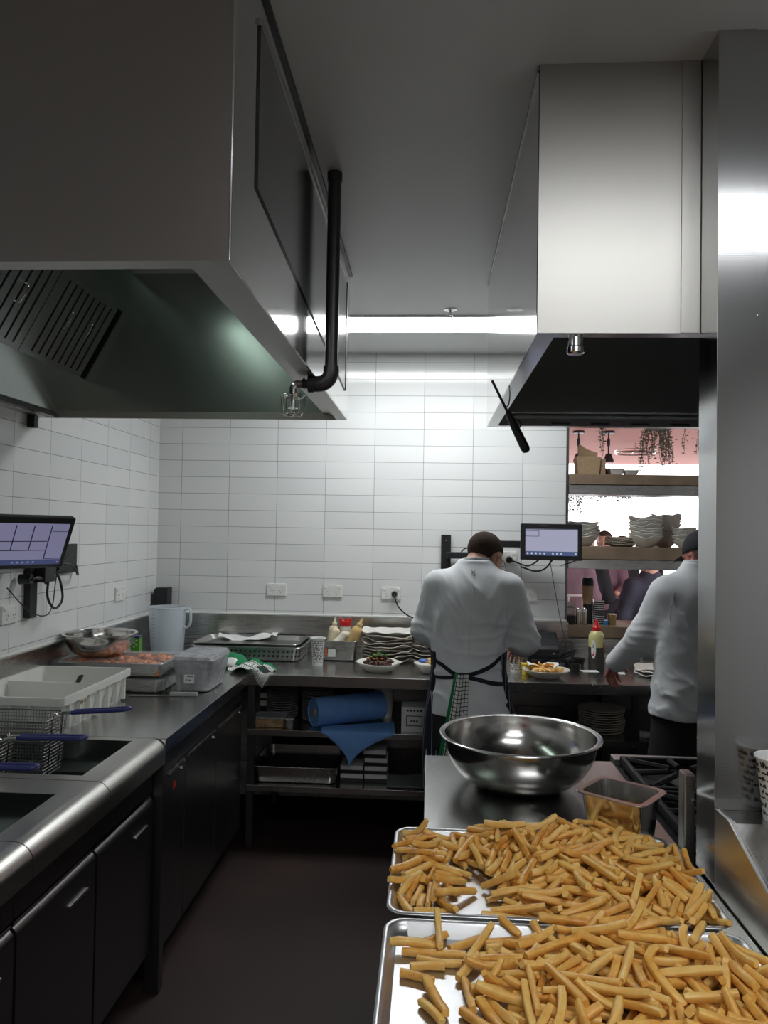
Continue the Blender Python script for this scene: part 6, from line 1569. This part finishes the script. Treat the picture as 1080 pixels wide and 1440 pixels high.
10,498,2861,1863,213,-224,294,-260,12,769,3230,1862,202,429,156,-31,9,-37,3508,1833,282,410,-6,53,7,313,3018,1827,484,29,-65,102,7,626,3535,1912,217,-112,288,-328,
14,287,3564,1863,160,-168,-410,167,5,162,3606,1839,304,16,122,-378,6,432,3657,1912,177,40,112,452,0,278,2737,1821,29,498,43,-2,7,389,2682,1842,362,-322,79,-95,
14,451,2616,1879,45,-486,108,-26,6,673,3539,1903,432,152,-40,198,1,453,3594,1907,284,-299,84,-270,14,933,3522,1897,168,114,50,-454,8,1049,3497,1863,170,-103,108,-446,
14,809,3183,1888,194,-222,177,-364,1,784,3257,1900,147,-332,344,-14,11,1046,2628,1875,115,13,-90,478,11,478,2410,1838,78,154,467,48,12,784,2887,1865,328,362,-82,-69,
0,357,2558,1846,256,332,148,229,14,75,3613,1821,320,-296,160,-185,14,104,3224,1820,268,-16,-14,422,9,792,3058,1861,394,296,83,-4,9,794,3653,1895,300,378,-18,130,
2,296,3607,1876,91,332,350,-96,0,686,2710,1870,124,466,-99,-88,15,368,3346,1860,230,-352,-252,100,1,1028,3618,1874,6,-104,488,-37,11,620,3567,1934,120,-427,-228,-38,
14,919,2836,1840,58,215,285,345,3,367,2662,1863,276,314,182,206,5,56,3643,1848,61,283,-408,-2,1,314,3323,1847,292,292,206,193,11,847,3204,1882,298,60,-28,-396,
8,569,3660,1908,202,-34,138,-434,1,840,3448,1907,41,478,139,-16,9,1069,3407,1876,72,345,351,-49,2,334,3542,1864,106,-329,-358,49,6,848,3337,1878,192,68,-110,-443,
14,838,3404,1875,138,-472,-36,84,3,734,2974,1855,198,73,416,178,3,999,3371,1874,172,380,-172,-216,15,927,2600,1848,308,384,-78,-40,5,472,3100,1823,499,-3,-3,-31,
8,1029,3270,1854,448,221,-2,-21,5,990,3570,1887,280,-392,-124,52,9,1032,3025,1846,288,-340,-186,130,2,771,3464,1915,104,486,56,23,12,841,2374,1847,41,348,-356,-26,
0,428,2327,1839,54,4,-494,-60,11,1000,2696,1859,126,-436,-169,124,8,880,2588,1867,70,28,66,-490,14,955,2839,1840,401,-202,193,-104,2,760,2266,1857,306,294,145,222,
5,584,2668,1854,172,368,-208,-204,15,624,3455,1867,396,276,-67,-110,1,998,3168,1851,20,136,2,480,8,1078,3667,1849,298,-274,230,-182,12,961,3383,1868,288,182,247,270,
0,434,3521,1879,28,418,271,32,13,1033,2339,1861,252,-186,-298,250,9,524,2983,1823,10,18,-492,-86,10,675,3159,1859,448,-207,-65,47,0,1026,3198,1853,146,8,-11,478,
12,321,3717,1898,382,265,-161,-88,7,538,3454,1903,426,139,67,210,3,878,3515,1900,140,-112,376,-276,13,808,2639,1852,80,31,-363,-333,15,730,2457,1832,90,422,-246,-57,
4,908,2449,1846,130,-24,-323,358,14,1029,2512,1828,457,196,22,-48,10,1050,2708,1857,182,-240,-389,90,14,346,2382,1822,28,-480,138,-16,7,439,3400,1865,372,272,-190,43,
15,51,3227,1820,230,232,270,266,4,635,3340,1883,315,299,-184,-166,11,734,3376,1876,218,22,-20,-449,12,570,2392,1821,234,-239,-264,262,0,-29,3713,1823,56,53,-378,-318,
8,524,3311,1854,154,-30,70,-470,8,866,3191,1859,155,-72,288,-371,14,764,3270,1857,234,98,-396,-172,8,855,3028,1859,73,-170,390,-251,3,1042,3418,1888,264,114,-164,-376,
15,427,2583,1820,484,20,-13,-124,12,815,2784,1844,492,46,60,43,15,650,2468,1850,76,198,326,315,9,573,2817,1840,98,-481,-80,-48,7,608,2690,1845,276,-59,-2,412,
9,1006,3044,1820,215,218,-284,-276,14,-23,3282,1821,273,317,201,186,3,530,3288,1887,349,-322,116,-104,3,43,3556,1840,264,-246,139,-316,11,472,2503,1850,19,-30,-53,-496,
14,930,2564,1866,314,363,46,134,12,493,3682,1872,348,-60,-22,353,2,117,3410,1819,137,-2,-16,480,1,415,3365,1853,24,-471,102,-131,0,267,3489,1822,195,-195,-294,296,
8,522,3166,1848,209,-36,-77,446,2,546,3429,1877,315,299,-198,-148,9,555,3309,1885,92,142,329,336,1,499,3275,1886,469,39,58,-159,8,449,3754,1890,73,-18,12,494,
15,199,3459,1835,184,164,340,271,11,-86,3383,1820,238,222,-260,-276,9,492,2649,1851,337,-286,147,-182,4,656,3694,1879,206,16,387,240,5,398,3335,1846,205,36,346,296,
0,-28,3338,1821,7,-432,-251,4,8,892,3293,1850,144,-478,-19,13,5,620,3076,1837,456,146,-44,137,7,1097,2586,1845,336,-200,140,-278,8,810,2603,1861,10,50,-324,-377,
5,691,2567,1870,29,-207,-443,100,0,515,3231,1845,357,312,-148,-57,8,273,3529,1849,220,-134,-256,344,2,594,3021,1846,482,-10,6,132,3,521,3103,1877,348,-359,-12,-2,
8,899,3648,1884,148,203,356,244,10,594,3130,1880,198,38,319,328,1,603,2534,1819,4,458,-202,-2,15,787,2513,1833,62,-6,56,493,11,524,2469,1857,101,-165,289,-360,
8,547,2692,1842,275,228,233,261,5,467,2740,1850,50,-470,-158,-36,13,-60,3369,1821,289,20,28,-406,9,472,3301,1839,16,122,-432,218,4,345,3187,1829,88,-36,334,-360,
6,935,3455,1883,121,-18,8,-484,10,482,3703,1898,495,-42,-58,-4,1,204,3701,1847,126,-172,-308,331,11,490,3516,1897,272,108,-83,-397,3,987,3531,1884,296,360,174,42,
14,404,3221,1866,230,-198,-289,272,6,772,2637,1821,460,-2,-4,-196,5,504,2490,1822,444,-60,16,-222,9,391,2495,1823,60,-294,393,-76,12,1043,2443,1874,332,-128,60,-346,
13,733,2458,1862,164,170,-274,-345,2,-45,3582,1820,454,52,-12,-204,13,864,3199,1822,331,-374,-10,10,15,582,3325,1886,468,26,-10,-176,14,729,3324,1873,330,-295,-120,200,
15,830,3693,1887,268,174,210,322,2,647,3027,1871,109,-128,447,-148,3,852,3450,1882,306,-386,-58,66,3,568,3779,1898,114,-96,364,309,7,598,2457,1818,270,262,-225,-240,
5,914,2512,1838,18,316,365,-129,13,1019,2491,1878,176,-368,-286,47,5,557,2796,1867,3,84,16,-492,14,745,2565,1864,427,198,74,-152,8,33,3486,1823,154,191,-334,-280,
13,660,3226,1867,46,49,-352,-350,10,477,3129,1844,175,-225,-261,317,7,914,3329,1836,497,44,19,26,9,920,3043,1820,332,-297,-148,172,9,517,3123,1840,388,186,-172,-188,
11,888,3573,1893,274,-228,303,-178,5,1024,2560,1823,88,-78,-298,384,5,807,2551,1823,387,290,-87,-92,4,410,2417,1823,336,34,-4,-369,8,1125,2602,1872,392,12,54,306,
0,804,2842,1849,72,7,-40,493,5,537,2706,1871,228,194,308,256,10,380,3444,1820,314,-340,-142,126,6,356,3573,1836,316,370,-54,-104,14,773,3032,1845,34,12,104,488,
8,177,3654,1820,500,-9,-4,6,3,332,3516,1822,248,-65,-97,418,7,-20,3597,1821,458,10,43,-196,13,590,3722,1861,468,-114,-29,133,12,837,3582,1880,384,-314,56,28,
10,1060,3128,1844,209,-42,-266,366,11,758,3532,1904,104,26,397,284,7,612,3571,1904,108,117,-230,-414,14,380,3483,1838,116,-350,-254,223,15,17,3608,1841,319,-235,-98,288,
7,478,2455,1818,334,-314,138,-146,8,949,2709,1820,437,-6,-7,243,10,910,2701,1820,242,-6,12,-438,9,683,2843,1887,490,76,-13,58,12,455,3370,1843,414,32,-48,274,
13,704,3498,1820,49,-45,-346,355,10,880,3158,1835,336,-364,4,-70,0,838,3204,1851,103,108,-401,-259,14,466,3465,1854,30,198,-442,121,4,899,3425,1860,241,-296,231,-227,
3,314,3384,1843,302,-300,-187,185,13,1032,3395,1848,65,-122,-314,363,7,-65,3542,1840,419,-76,-89,-246,9,832,2757,1836,1,79,-318,377,7,868,2705,1820,406,-242,-86,138,
10,1008,2480,1820,487,-16,2,-112,2,772,2716,1848,498,0,-14,-32,13,695,2589,1837,258,-318,-182,221,1,921,2738,1851,16,-10,500,-14,3,257,2682,1819,327,374,-46,-38,
5,790,2417,1848,20,-316,387,-12,3,858,2718,1875,171,134,368,258,11,928,3129,1820,306,286,186,200,14,-45,3661,1821,33,-22,-338,366,7,749,3158,1844,114,-154,-338,314,
4,424,3624,1847,350,358,1,16,15,453,3236,1821,68,-83,-367,322,5,1005,3342,1823,278,198,-228,-285,11,703,3141,1827,175,-65,8,464,3,740,3019,1821,160,-22,-18,473,
0,698,3208,1864,121,-460,-114,106,1,934,3212,1849,360,-62,46,338,1,421,3464,1850,176,424,164,112,15,573,3618,1897,168,-72,330,-328,2,214,3712,1820,6,-81,492,-31,
9,669,3460,1899,34,-191,458,-56,7,832,2408,1818,266,258,-230,-245,10,1051,2413,1847,100,48,-102,-477,0,660,2837,1851,244,318,152,257,4,598,2430,1843,294,-265,-194,236,
6,513,2698,1822,382,0,-29,322,5,436,2616,1846,169,-436,169,-56,11,705,3403,1817,140,4,2,-480,6,505,3416,1821,101,2,0,490,8,708,3301,1822,221,183,-269,-309,
1,751,3216,1819,200,7,6,-458,10,1054,3600,1820,197,-218,297,-275,4,1062,3283,1818,250,-240,-248,261,3,670,3579,1819,33,39,-336,-366,0,624,3271,1831,10,418,272,-39,
4,604,3182,1819,352,326,-98,-101,13,556,3719,1836,445,-102,-140,149,8,817,3448,1821,424,24,-5,-264,0,743,3696,1821,10,-489,102,-2,6,264,3620,1821,492,8,14,86,
11,585,3443,1820,357,-341,57,-55,2,385,3644,1820,3,-472,-163,-2,14,749,3094,1821,288,5,-30,-408,11,582,3166,1836,67,94,38,-485,0,1091,3318,1822,318,-32,-32,383,
9,796,3391,1840,80,184,-294,-351,8,648,3645,1828,8,72,490,66,15,840,3680,1821,92,106,358,320,6,521,3623,1823,10,6,370,336,6,874,3055,1823,302,-282,-188,208,
7,580,3396,1852,361,312,127,80,3,635,3690,1819,352,339,-70,-77,9,438,3598,1822,0,-4,15,-500,14,658,3050,1821,126,130,-352,-306,9,488,3375,1842,220,348,169,228,
7,832,3573,1818,354,6,6,-353,9,603,3299,1820,320,-278,-168,204,6,576,3320,1821,256,-13,-8,-429,3,409,3133,1819,293,-271,-206,220,10,666,3291,1836,94,-278,379,-144,
1,791,3147,1825,261,43,-11,424,14,559,3425,1822,28,-488,102,-14,11,833,3058,1820,302,282,192,206,5,546,3065,1822,456,-50,-36,197,6,739,3285,1828,419,70,-3,264,
2,661,3575,1843,457,26,-22,200,6,980,3205,1829,18,-332,-373,22,5,542,3527,1823,52,22,-302,-394,7,770,3594,1818,302,-285,190,-202,15,676,3697,1852,106,-142,342,-319,
6,572,3587,1823,490,-50,-29,78,5,400,3739,1825,1,-26,-278,-414,0,244,3468,1822,280,314,-204,-176,11,909,3483,1820,366,-341,14,-8,14,889,3430,1822,30,487,-108,-14,
8,501,3581,1850,120,30,-60,-480,7,640,3112,1823,460,-181,-4,-71,9,928,3580,1820,306,-348,138,-128,1,727,3325,1847,48,278,-408,-64,15,628,3646,1882,26,-1,355,351,
9,538,3676,1846,82,-55,274,-407,3,955,3453,1819,368,-338,8,-12,5,463,3517,1823,265,188,-237,-297,3,598,3474,1819,355,342,-58,-64,11,705,3572,1840,437,70,-22,232,
15,923,3705,1848,99,-111,365,-308,1,596,3309,1849,421,76,86,244,9,851,3338,1821,313,383,63,38,10,808,3452,1856,140,-174,337,-294,4,745,3507,1843,266,242,245,246,
1,677,3391,1847,345,-83,17,352,9,304,3506,1820,192,178,282,319,10,670,3600,1871,12,-44,344,360,1,467,3691,1867,256,247,-266,-230,10,548,3551,1844,65,22,-220,-444,
2,939,3511,1823,402,-296,16,-10,11,915,3389,1817,104,2,0,489,7,683,3457,1854,376,288,-125,-99,8,782,3576,1854,348,-157,98,-308,3,640,3335,1857,204,312,278,182,
9,667,3560,1870,80,34,-24,-492,0,811,3632,1852,184,-272,-311,213,12,1002,3701,1821,372,-333,6,-11,10,1033,3282,1825,7,353,-354,-10,14,380,3705,1829,422,259,-70,-10,
7,565,3419,1851,170,138,-335,-300,9,887,3594,1845,244,318,-136,-266,3,702,3340,1850,382,145,132,256,1,845,3348,1849,89,-56,94,-480,11,359,3332,1817,182,-9,4,466,
1,1000,3681,1845,216,242,-166,-342,7,1110,3369,1830,339,19,128,344,14,846,3242,1839,153,-18,-66,-471,15,972,3582,1852,38,366,-338,28,11,482,3702,1836,368,-226,-119,221,
14,624,3515,1861,52,62,-412,-272,15,577,3561,1875,189,-132,372,-242,1,673,3590,1898,30,-155,474,-28,11,829,3378,1862,69,30,-464,-172,8,927,3442,1848,334,32,28,370,
6,727,3484,1878,212,-225,237,-314,15,1025,3520,1849,139,-202,342,-270,1,605,3710,1885,0,-116,465,-143,14,867,3542,1854,38,50,-317,-382,13,818,3758,1862,287,379,-90,-126,
14,716,3675,1863,190,121,-48,444,11,294,3708,1829,72,78,-26,-488,3,534,3518,1881,63,-2,309,388,14,1022,3576,1842,138,-436,-197,-49,3,1035,3457,1844,368,249,209,93,
3,741,3734,1870,101,227,292,322,14,155,3479,1822,22,252,430,24,8,915,3719,1873,466,-26,-36,-175,7,823,3544,1884,360,326,-36,-110,14,1100,3175,1826,408,56,-22,282,
14,714,3525,1839,112,294,-388,20,5,1098,3478,1828,234,333,214,196,3,718,3721,1874,328,306,-129,-179,14,975,3071,1830,354,-86,-162,303,14,675,3501,1873,14,448,222,-22,
11,910,3301,1893,255,-79,12,-422,14,392,3718,1862,202,236,-295,-257,14,897,3737,1820,6,2,6,-500,5,618,2916,1816,496,60,8,-6,14,953,3639,1865,126,-111,126,454,
1,531,3758,1898,58,489,-80,32,11,93,3289,1829,480,2,79,114,13,321,2174,1820,236,-228,-264,270,11,462,2696,1818,244,17,2,-436,4,1032,2612,1819,315,-342,134,-128,
5,810,2230,1822,24,394,306,30,7,747,2773,1819,257,274,-240,-227,12,869,2464,1821,224,250,-279,-245,9,390,2760,1820,228,-199,266,-296,4,920,2212,1820,390,12,-5,-312,
7,687,2817,1852,63,-264,415,60,2,902,2411,1820,41,304,-392,-44,11,690,2251,1820,244,-228,-248,278,0,594,2178,1821,2,146,-478,-18,12,1101,2711,1822,20,-360,346,-22,
2,774,2747,1822,249,214,238,292,14,654,2522,1821,162,-182,-320,297,11,602,2668,1820,170,164,308,316,1,670,2338,1819,252,4,5,-432,14,725,2593,1821,215,-236,291,-252,
0,610,2284,1821,13,293,-404,-26,10,795,2416,1820,224,-242,-279,252,13,682,2161,1836,118,-64,-374,304,13,476,2212,1821,106,110,-352,-321,5,864,2264,1822,24,314,385,48,
11,714,2254,1820,290,-270,211,-220,3,317,2273,1819,98,-89,-328,354,3,1054,2363,1822,498,37,-22,-28,10,618,2733,1820,130,136,344,310,11,238,2129,1817,248,-8,5,434,
2,749,2279,1819,326,-9,-17,378,10,766,2136,1820,118,-116,-325,342,7,1098,2476,1820,330,25,-12,375,5,1013,2680,1836,44,220,-440,82,9,580,2120,1840,169,-12,-256,394,
9,997,2728,1831,275,346,214,94,6,390,2255,1836,186,120,320,313,9,508,2570,1820,133,-128,-326,331,8,345,2131,1840,314,-8,-98,-376,10,886,2140,1834,102,10,304,384,
0,694,2288,1847,44,326,376,29,9,660,2300,1843,218,252,286,240,9,935,2575,1821,380,296,-92,-98,14,601,2603,1821,340,364,-34,-25,9,852,2243,1849,355,-312,-112,118,
1,1058,2244,1819,178,5,4,-467,3,485,2284,1819,350,328,100,100,4,982,2244,1819,260,238,-242,-258,2,795,2300,1838,316,-16,44,-384,9,863,2206,1845,88,82,-294,-386,
1,969,2619,1837,341,-332,145,-49,0,449,2261,1861,319,-373,-8,95,1,548,2327,1834,286,56,178,366,3,603,2583,1845,471,24,-18,165,1,704,2781,1835,12,448,212,66,
5,622,2231,1838,118,141,-462,-55,1,648,2659,1837,212,-76,29,446,1,930,2299,1820,235,-230,-269,264,7,505,2585,1843,448,-7,20,-222,8,1009,2210,1853,96,-486,-66,28,
12,483,2091,1823,498,38,-16,-32,6,915,2266,1870,380,266,118,144,3,252,2155,1820,434,6,-4,-248,4,889,2151,1863,401,275,20,115,14,957,2272,1835,325,-172,142,-308,
10,1003,2340,1837,337,-360,82,6,11,415,2739,1818,294,16,4,-404,1,1049,2851,1827,435,244,-36,-19,1,531,2170,1836,112,-420,-216,122,14,999,2265,1859,352,203,-234,-175,
9,1079,2444,1882,257,309,288,72,1,841,2125,1818,486,1,4,-117,6,809,2188,1874,290,140,-104,-368,12,1098,2350,1856,332,264,136,226,3,268,2621,1819,308,350,-136,-117,
11,742,2150,1844,300,-40,-8,-398,1,831,2845,1820,352,352,-28,-30,8,1025,2176,1838,86,38,-362,-332,13,1051,2155,1822,486,-12,-42,110,8,1144,2491,1887,356,-10,110,334,
3,895,2106,1855,38,182,-246,-394,1,894,2343,1859,270,342,170,178,9,1101,2078,1852,188,-424,72,-172,11,864,2173,1866,444,144,88,156,14,489,2304,1844,93,10,250,-423,
9,450,2130,1823,5,68,488,87,0,667,2110,1842,55,-89,-466,148,12,1086,2253,1874,326,260,194,194,6,877,2170,1899,220,310,224,234,6,500,2201,1849,117,-460,-145,66,
9,775,2161,1856,110,348,304,158,12,1146,2221,1865,229,262,-273,-234,8,948,2080,1846,417,-256,36,96,2,758,2137,1879,302,-140,219,-302,11,870,2282,1875,424,49,22,260,
8,1135,2294,1891,295,-184,196,-302,8,590,2238,1869,68,-19,45,-493,7,606,2155,1865,76,-6,-180,460,6,1071,2326,1883,353,151,162,276,5,806,2077,1848,493,-60,-58,4,
3,207,2222,1819,118,118,-326,-341,7,483,2150,1837,438,-71,92,211,12,1080,2155,1879,256,-344,-254,34,2,413,2125,1854,422,12,-35,-266,10,710,2239,1880,48,24,-17,-497,
1,948,2233,1878,422,-134,-56,224,11,688,2186,1855,470,-47,-40,-157,5,703,2208,1883,491,72,37,47]
# ---------------------------------------------------------------- right-hand run
pt = thing('prep_table', 'stainless prep table carrying the trays of fries and the big bowl', 'table', (.3, 1.75, 0))
MB().box(-.006, .612, .86, 2.595, .852, .9, .004).build('top', M['steel_top'], pt, world=True)
MB().box(.03, .60, .9, 2.56, .10, .852).build('cabinet', M['steel_dark'], pt, world=True, smooth=0)
for x in (.04, .57):
    for y in (.93, 2.53): MB().cyl((x, y, 0), (x, y, .10), .02, n=12).build('foot', M['black'], pt, world=True)
# sheet trays
def tray(label, y0, y1):
    x0, x1 = -.074, .578
    t = thing('sheet_tray', label, 'tray', ((x0+x1)/2, (y0+y1)/2, .9))
    a, b = (x1-x0)/2, (y1-y0)/2
    per = lambda d, r: rrect(-a+d, a-d, -b+d, b-d, r, 6)
    m = MB(); seq = [(.022, .0005, .024), (.012, .020, .03), (.006, .0235, .033), (.002, .0225, .035), (.0, .0245, .036), (.003, .0275, .035), (.009, .0270, .032), (.0135, .0215, .03), (.0235, .0022, .024)]
    V = []; F = []
    for d, z, r in seq: V += [(px, py, z) for px, py in per(d, r)]
    n = len(per(0, .03))
    for i in range(len(seq)-1):
        for k in range(n): F.append((i*n+k, i*n+(k+1) % n, (i+1)*n+(k+1) % n, (i+1)*n+k))
    F.append(tuple(range(n-1, -1, -1))); F.append(tuple((len(seq)-1)*n+k for k in range(n)))
    m.add(V, F); m.build('pan', M['alu'], t, smooth=60)
tray('aluminium sheet tray of fries next to the big bowl, farther of the two', 1.467, 1.894)
tray('aluminium sheet tray of fries nearest the camera', 1.018, 1.452)
mixing_bowl('large steel mixing bowl on the prep table behind the trays', (.277, 2.325, WT), .237, .148, .085, 96)
# small deep pan
sp2 = thing('steam_pan', 'small deep steel pan standing turned between the big bowl and the fries', 'pan', (.472, 1.905, WT), R(-37))
m_ = MB(); pan_mesh(m_, -.088, .088, -.081, .081, 0, .130, .013, taper=.008, r=.018, lip=.003); m_.build('pan', M['steel_bowl'], sp2)
# range behind the column
st = thing('gas_range', 'gas range with black trivets between prep table and steel column', 'range', (.95, 2.28, 0))
MB().box(.622, 1.35, 1.93, 2.60, .10, .872).build('body', M['steel_dark'], st, world=True, smooth=0)
MB().box(.622, 1.35, 1.93, 2.60, .872, .882).build('hob', M['iron'], st, world=True, smooth=0)
MB().box(.622, 1.35, 2.602, 2.665, .80, .905, .004).build('rear_rail', M['steel_hood'], st, world=True)
for i in (0, 1):
    for j in (0, 1):
        cx, cy = .79+i*.34, 2.10+j*.33
        MB().lathe([(0, 0), (.055, 0), (.055, .012), (.035, .022), (0, .022)], 24, (cx, cy, .882)).build('burner', M['iron'], st, world=True)
        tv = MB()
        for a in ((cx-.155, cx+.155, cy-.155, cy-.140), (cx-.155, cx+.155, cy+.140, cy+.155), (cx-.155, cx-.140, cy-.155, cy+.155), (cx+.140, cx+.155, cy-.155, cy+.155)): tv.box(*a, .895, .922, .003)
        for k in range(8):
            q = k*PI/4; tv.tube([(cx+.045*math.cos(q), cy+.045*math.sin(q), .922), (cx+(.15 if k % 2 == 0 else .19)*math.cos(q), cy+(.15 if k % 2 == 0 else .19)*math.sin(q), .915)], .009, 6)
        tv.box(cx-.15, cx-.135, cy-.15, cy-.135, .882, .90).box(cx+.135, cx+.15, cy+.135, cy+.15, .882, .90)
        tv.build('trivet', M['iron'], st, world=True, smooth=30)
for x in (.66, 1.3):
    for y in (1.97, 2.56): MB().cyl((x, y, 0), (x, y, .10), .02, n=10).build('foot', M['black'], st, world=True)
gd = MB().box(.600, .6165, 1.885, 1.915, .905, 1.062, .004); MB_ = gd
sg = thing('splash_guard', 'upright steel splash guard at the front of the gas range', 'splash guard', (.618, 1.9, .9))
MB().box(.6135, .6405, 1.88, 1.925, .0, 1.082, .006).build('plate', M['steel_hood'], sg, world=True)
MB().cyl((.637, 1.879, 1.02), (.637, 1.874, 1.02), .004, n=10).build('screw', M['chrome'], sg, world=True)
gd.bm.free()
# fry dump station with sloping top
ds = thing('fry_station', 'steel fry station with sloping side on the right carrying the printed cup', 'fry station', (.95, 1.3, 0))
pr = [(1.688, 0), (1.688, 1.070), (1.612, 1.071), (1.30, .962), (.95, .85), (.95, 0)]
MB().prism(pr, 'x', .615, .628, .0).build('side_panel', M['steel_fry'], ds, world=True, smooth=0)
pr = [(1.688, 1.062), (1.688, 1.066), (1.612, 1.067), (1.30, .958), (.95, .846), (.95, .842), (1.30, .954), (1.612, 1.063)]
MB().prism(pr, 'x', .628, 1.35, .0).build('top', M['steel_top'], ds, world=True, smooth=0)
MB().tube([(.6215, 1.688, 1.070), (.6215, 1.612, 1.071), (.6215, 1.30, .962), (.6215, .95, .85)], .0035, 6).build('edge', M['chrome'], ds, world=True)
MB().box(.63, 1.35, .96, 1.68, .0, .82).build('body', M['steel_dark'], ds, world=True, smooth=0)
cup('white printed paper cup on the steel fry station at the right edge', (.728, 1.640, 1.0672), .030, .0455, .128, 12, bold=1.9)

# ---------------------------------------------------------------- fries

def fry_protos():
    out = []; rnd = random.Random(5)
    spec = [(.085, .0), (.075, .15), (.095, .1), (.065, .2), (.105, .18), (.055, .0), (.088, .45), (.078, .7), (.098, .35), (.07, .1), (.082, .25), (.06, .4), (.112, .08), (.09, 1.3), (.05, .15), (.1, .6)]
    for L, bend in spec:
        w = rnd.uniform(.0052, .0072); h = rnd.uniform(.0048, .0066); n = 7; verts = []; faces = []
        cs = [(1, .74), (.74, 1), (-.74, 1), (-1, .74), (-1, -.74), (-.74, -1), (.74, -1), (1, -.74)]; tw = rnd.uniform(-.4, .4)
        for i in range(n):
            t = i/(n-1)*2-1; a = bend*t*.5
            if bend > 1e-3: Rr = L/bend; x = Rr*math.sin(a); z = Rr*(1-math.cos(a))
            else: x = L/2*t; z = 0
            k = 1.0+rnd.uniform(-.07, .07)
            if i in (0, n-1): k *= rnd.uniform(.7, .95)
            for cy, cz in cs:
                ang = tw*t; yy = (cy*math.cos(ang)-cz*math.sin(ang))*w*k; zz = (cy*math.sin(ang)+cz*math.cos(ang))*h*k
                verts.append((x-zz*math.sin(a), yy, z+zz*math.cos(a)))
        for i in range(n-1):
            for j in range(8): faces.append((i*8+j, i*8+(j+1) % 8, (i+1)*8+(j+1) % 8, (i+1)*8+j))
        faces.append(tuple(range(7, -1, -1))); faces.append(tuple((n-1)*8+j for j in range(8)))
        out.append((verts, faces))
    return out
FP = fry_protos(); FM = []
for v, f in FP:
    o = MB().add(v, f).build('french_fry', M['fry'], None, smooth=60); FM.append(o.data); bpy.data.objects.remove(o)
FD = np.array(FRY_DATA).reshape(-1, 8)
rest = MB()
for i, r in enumerate(FD):
    loc = Vector((r[1], r[2], r[3]))/2000; q = Quaternion((r[4]/500, r[5]/500, r[6]/500, r[7]/500)).normalized()
    if i < FRY_N:
        o = bpy.data.objects.new('french_fry', FM[r[0]]); COL.objects.link(o); o.location = loc; o.rotation_mode = 'QUATERNION'; o.rotation_quaternion = q
        far = loc.y > 1.46
        if abs(loc.y-1.459) < .022: lb, gr = 'golden fry lying across the touching rims of the two trays', 'fries across the tray rims'
        elif far and loc.x < .14: lb, gr = 'golden fry in the thin left cluster on the farther tray', 'fries in the left cluster of the farther tray'
        elif far: lb, gr = 'golden fry in the tall heap on the farther tray', 'fries in the heap of the farther tray'
        elif loc.x < .14: lb, gr = 'golden fry among the sparse ones at the left of the nearest tray', 'fries at the left of the nearest tray'
        else: lb, gr = 'golden fry in the broad heap on the nearest tray', 'fries in the heap of the nearest tray'
        tag(o, lb, 'french fry', gr)
    else:
        v, f = FP[r[0]]; rest.add(v, f, Matrix.Translation(loc) @ q.to_matrix().to_4x4())
o = rest.build('french_fries', M['fry'], None, smooth=60); tag(o, 'remaining golden fries filling both sheet trays under the top ones', 'french fries', kind='stuff')
q = random.Random(8)
for i in range(24):
    a = q.uniform(0, 6.28); d = .070*math.sqrt(q.random()); o = bpy.data.objects.new('french_fry', FM[q.randrange(12)]); COL.objects.link(o)
    o.location = (.615+d*math.cos(a)*1.1, 4.06+d*math.sin(a)*.8, WT+.040+.040*(1-d/.075)*q.random()); o.rotation_euler = (q.uniform(0, 6), q.uniform(-.5, .5), q.uniform(0, 6.28)); o.scale = (.75, .95, .95)
    tag(o, 'golden fry in the small portion on the stoneware dish', 'french fry', 'fries on the stoneware dish')
# ---------------------------------------------------------------- camera, daylight, view
cam = bpy.data.cameras.new('camera'); co = bpy.data.objects.new('camera', cam); COL.objects.link(co)
cam.sensor_fit = 'AUTO'; cam.sensor_width = 36; cam.lens = 36*1075/1440; cam.clip_start = .02
co.matrix_world = Matrix.Translation((0, 0, 1.65)) @ (Matrix.Rotation(R(3.4844), 4, 'Z') @ Matrix.Rotation(R(91.4318), 4, 'X') @ Matrix.Rotation(R(.95), 4, 'Z'))
sc = bpy.context.scene; sc.camera = co
wd = bpy.data.worlds.new('World'); sc.world = wd; wd.use_nodes = True
wd.node_tree.nodes['Background'].inputs[0].default_value = (.95, .95, 1, 1); wd.node_tree.nodes['Background'].inputs[1].default_value = 3.2
vs = sc.view_settings; vs.view_transform = 'Standard'; vs.look = 'None'; vs.gamma = 1; vs.use_curve_mapping = False; vs.exposure = 0.12
sc.cycles.max_bounces = 8; sc.cycles.transparent_max_bounces = 12; sc.cycles.sample_clamp_indirect = 8
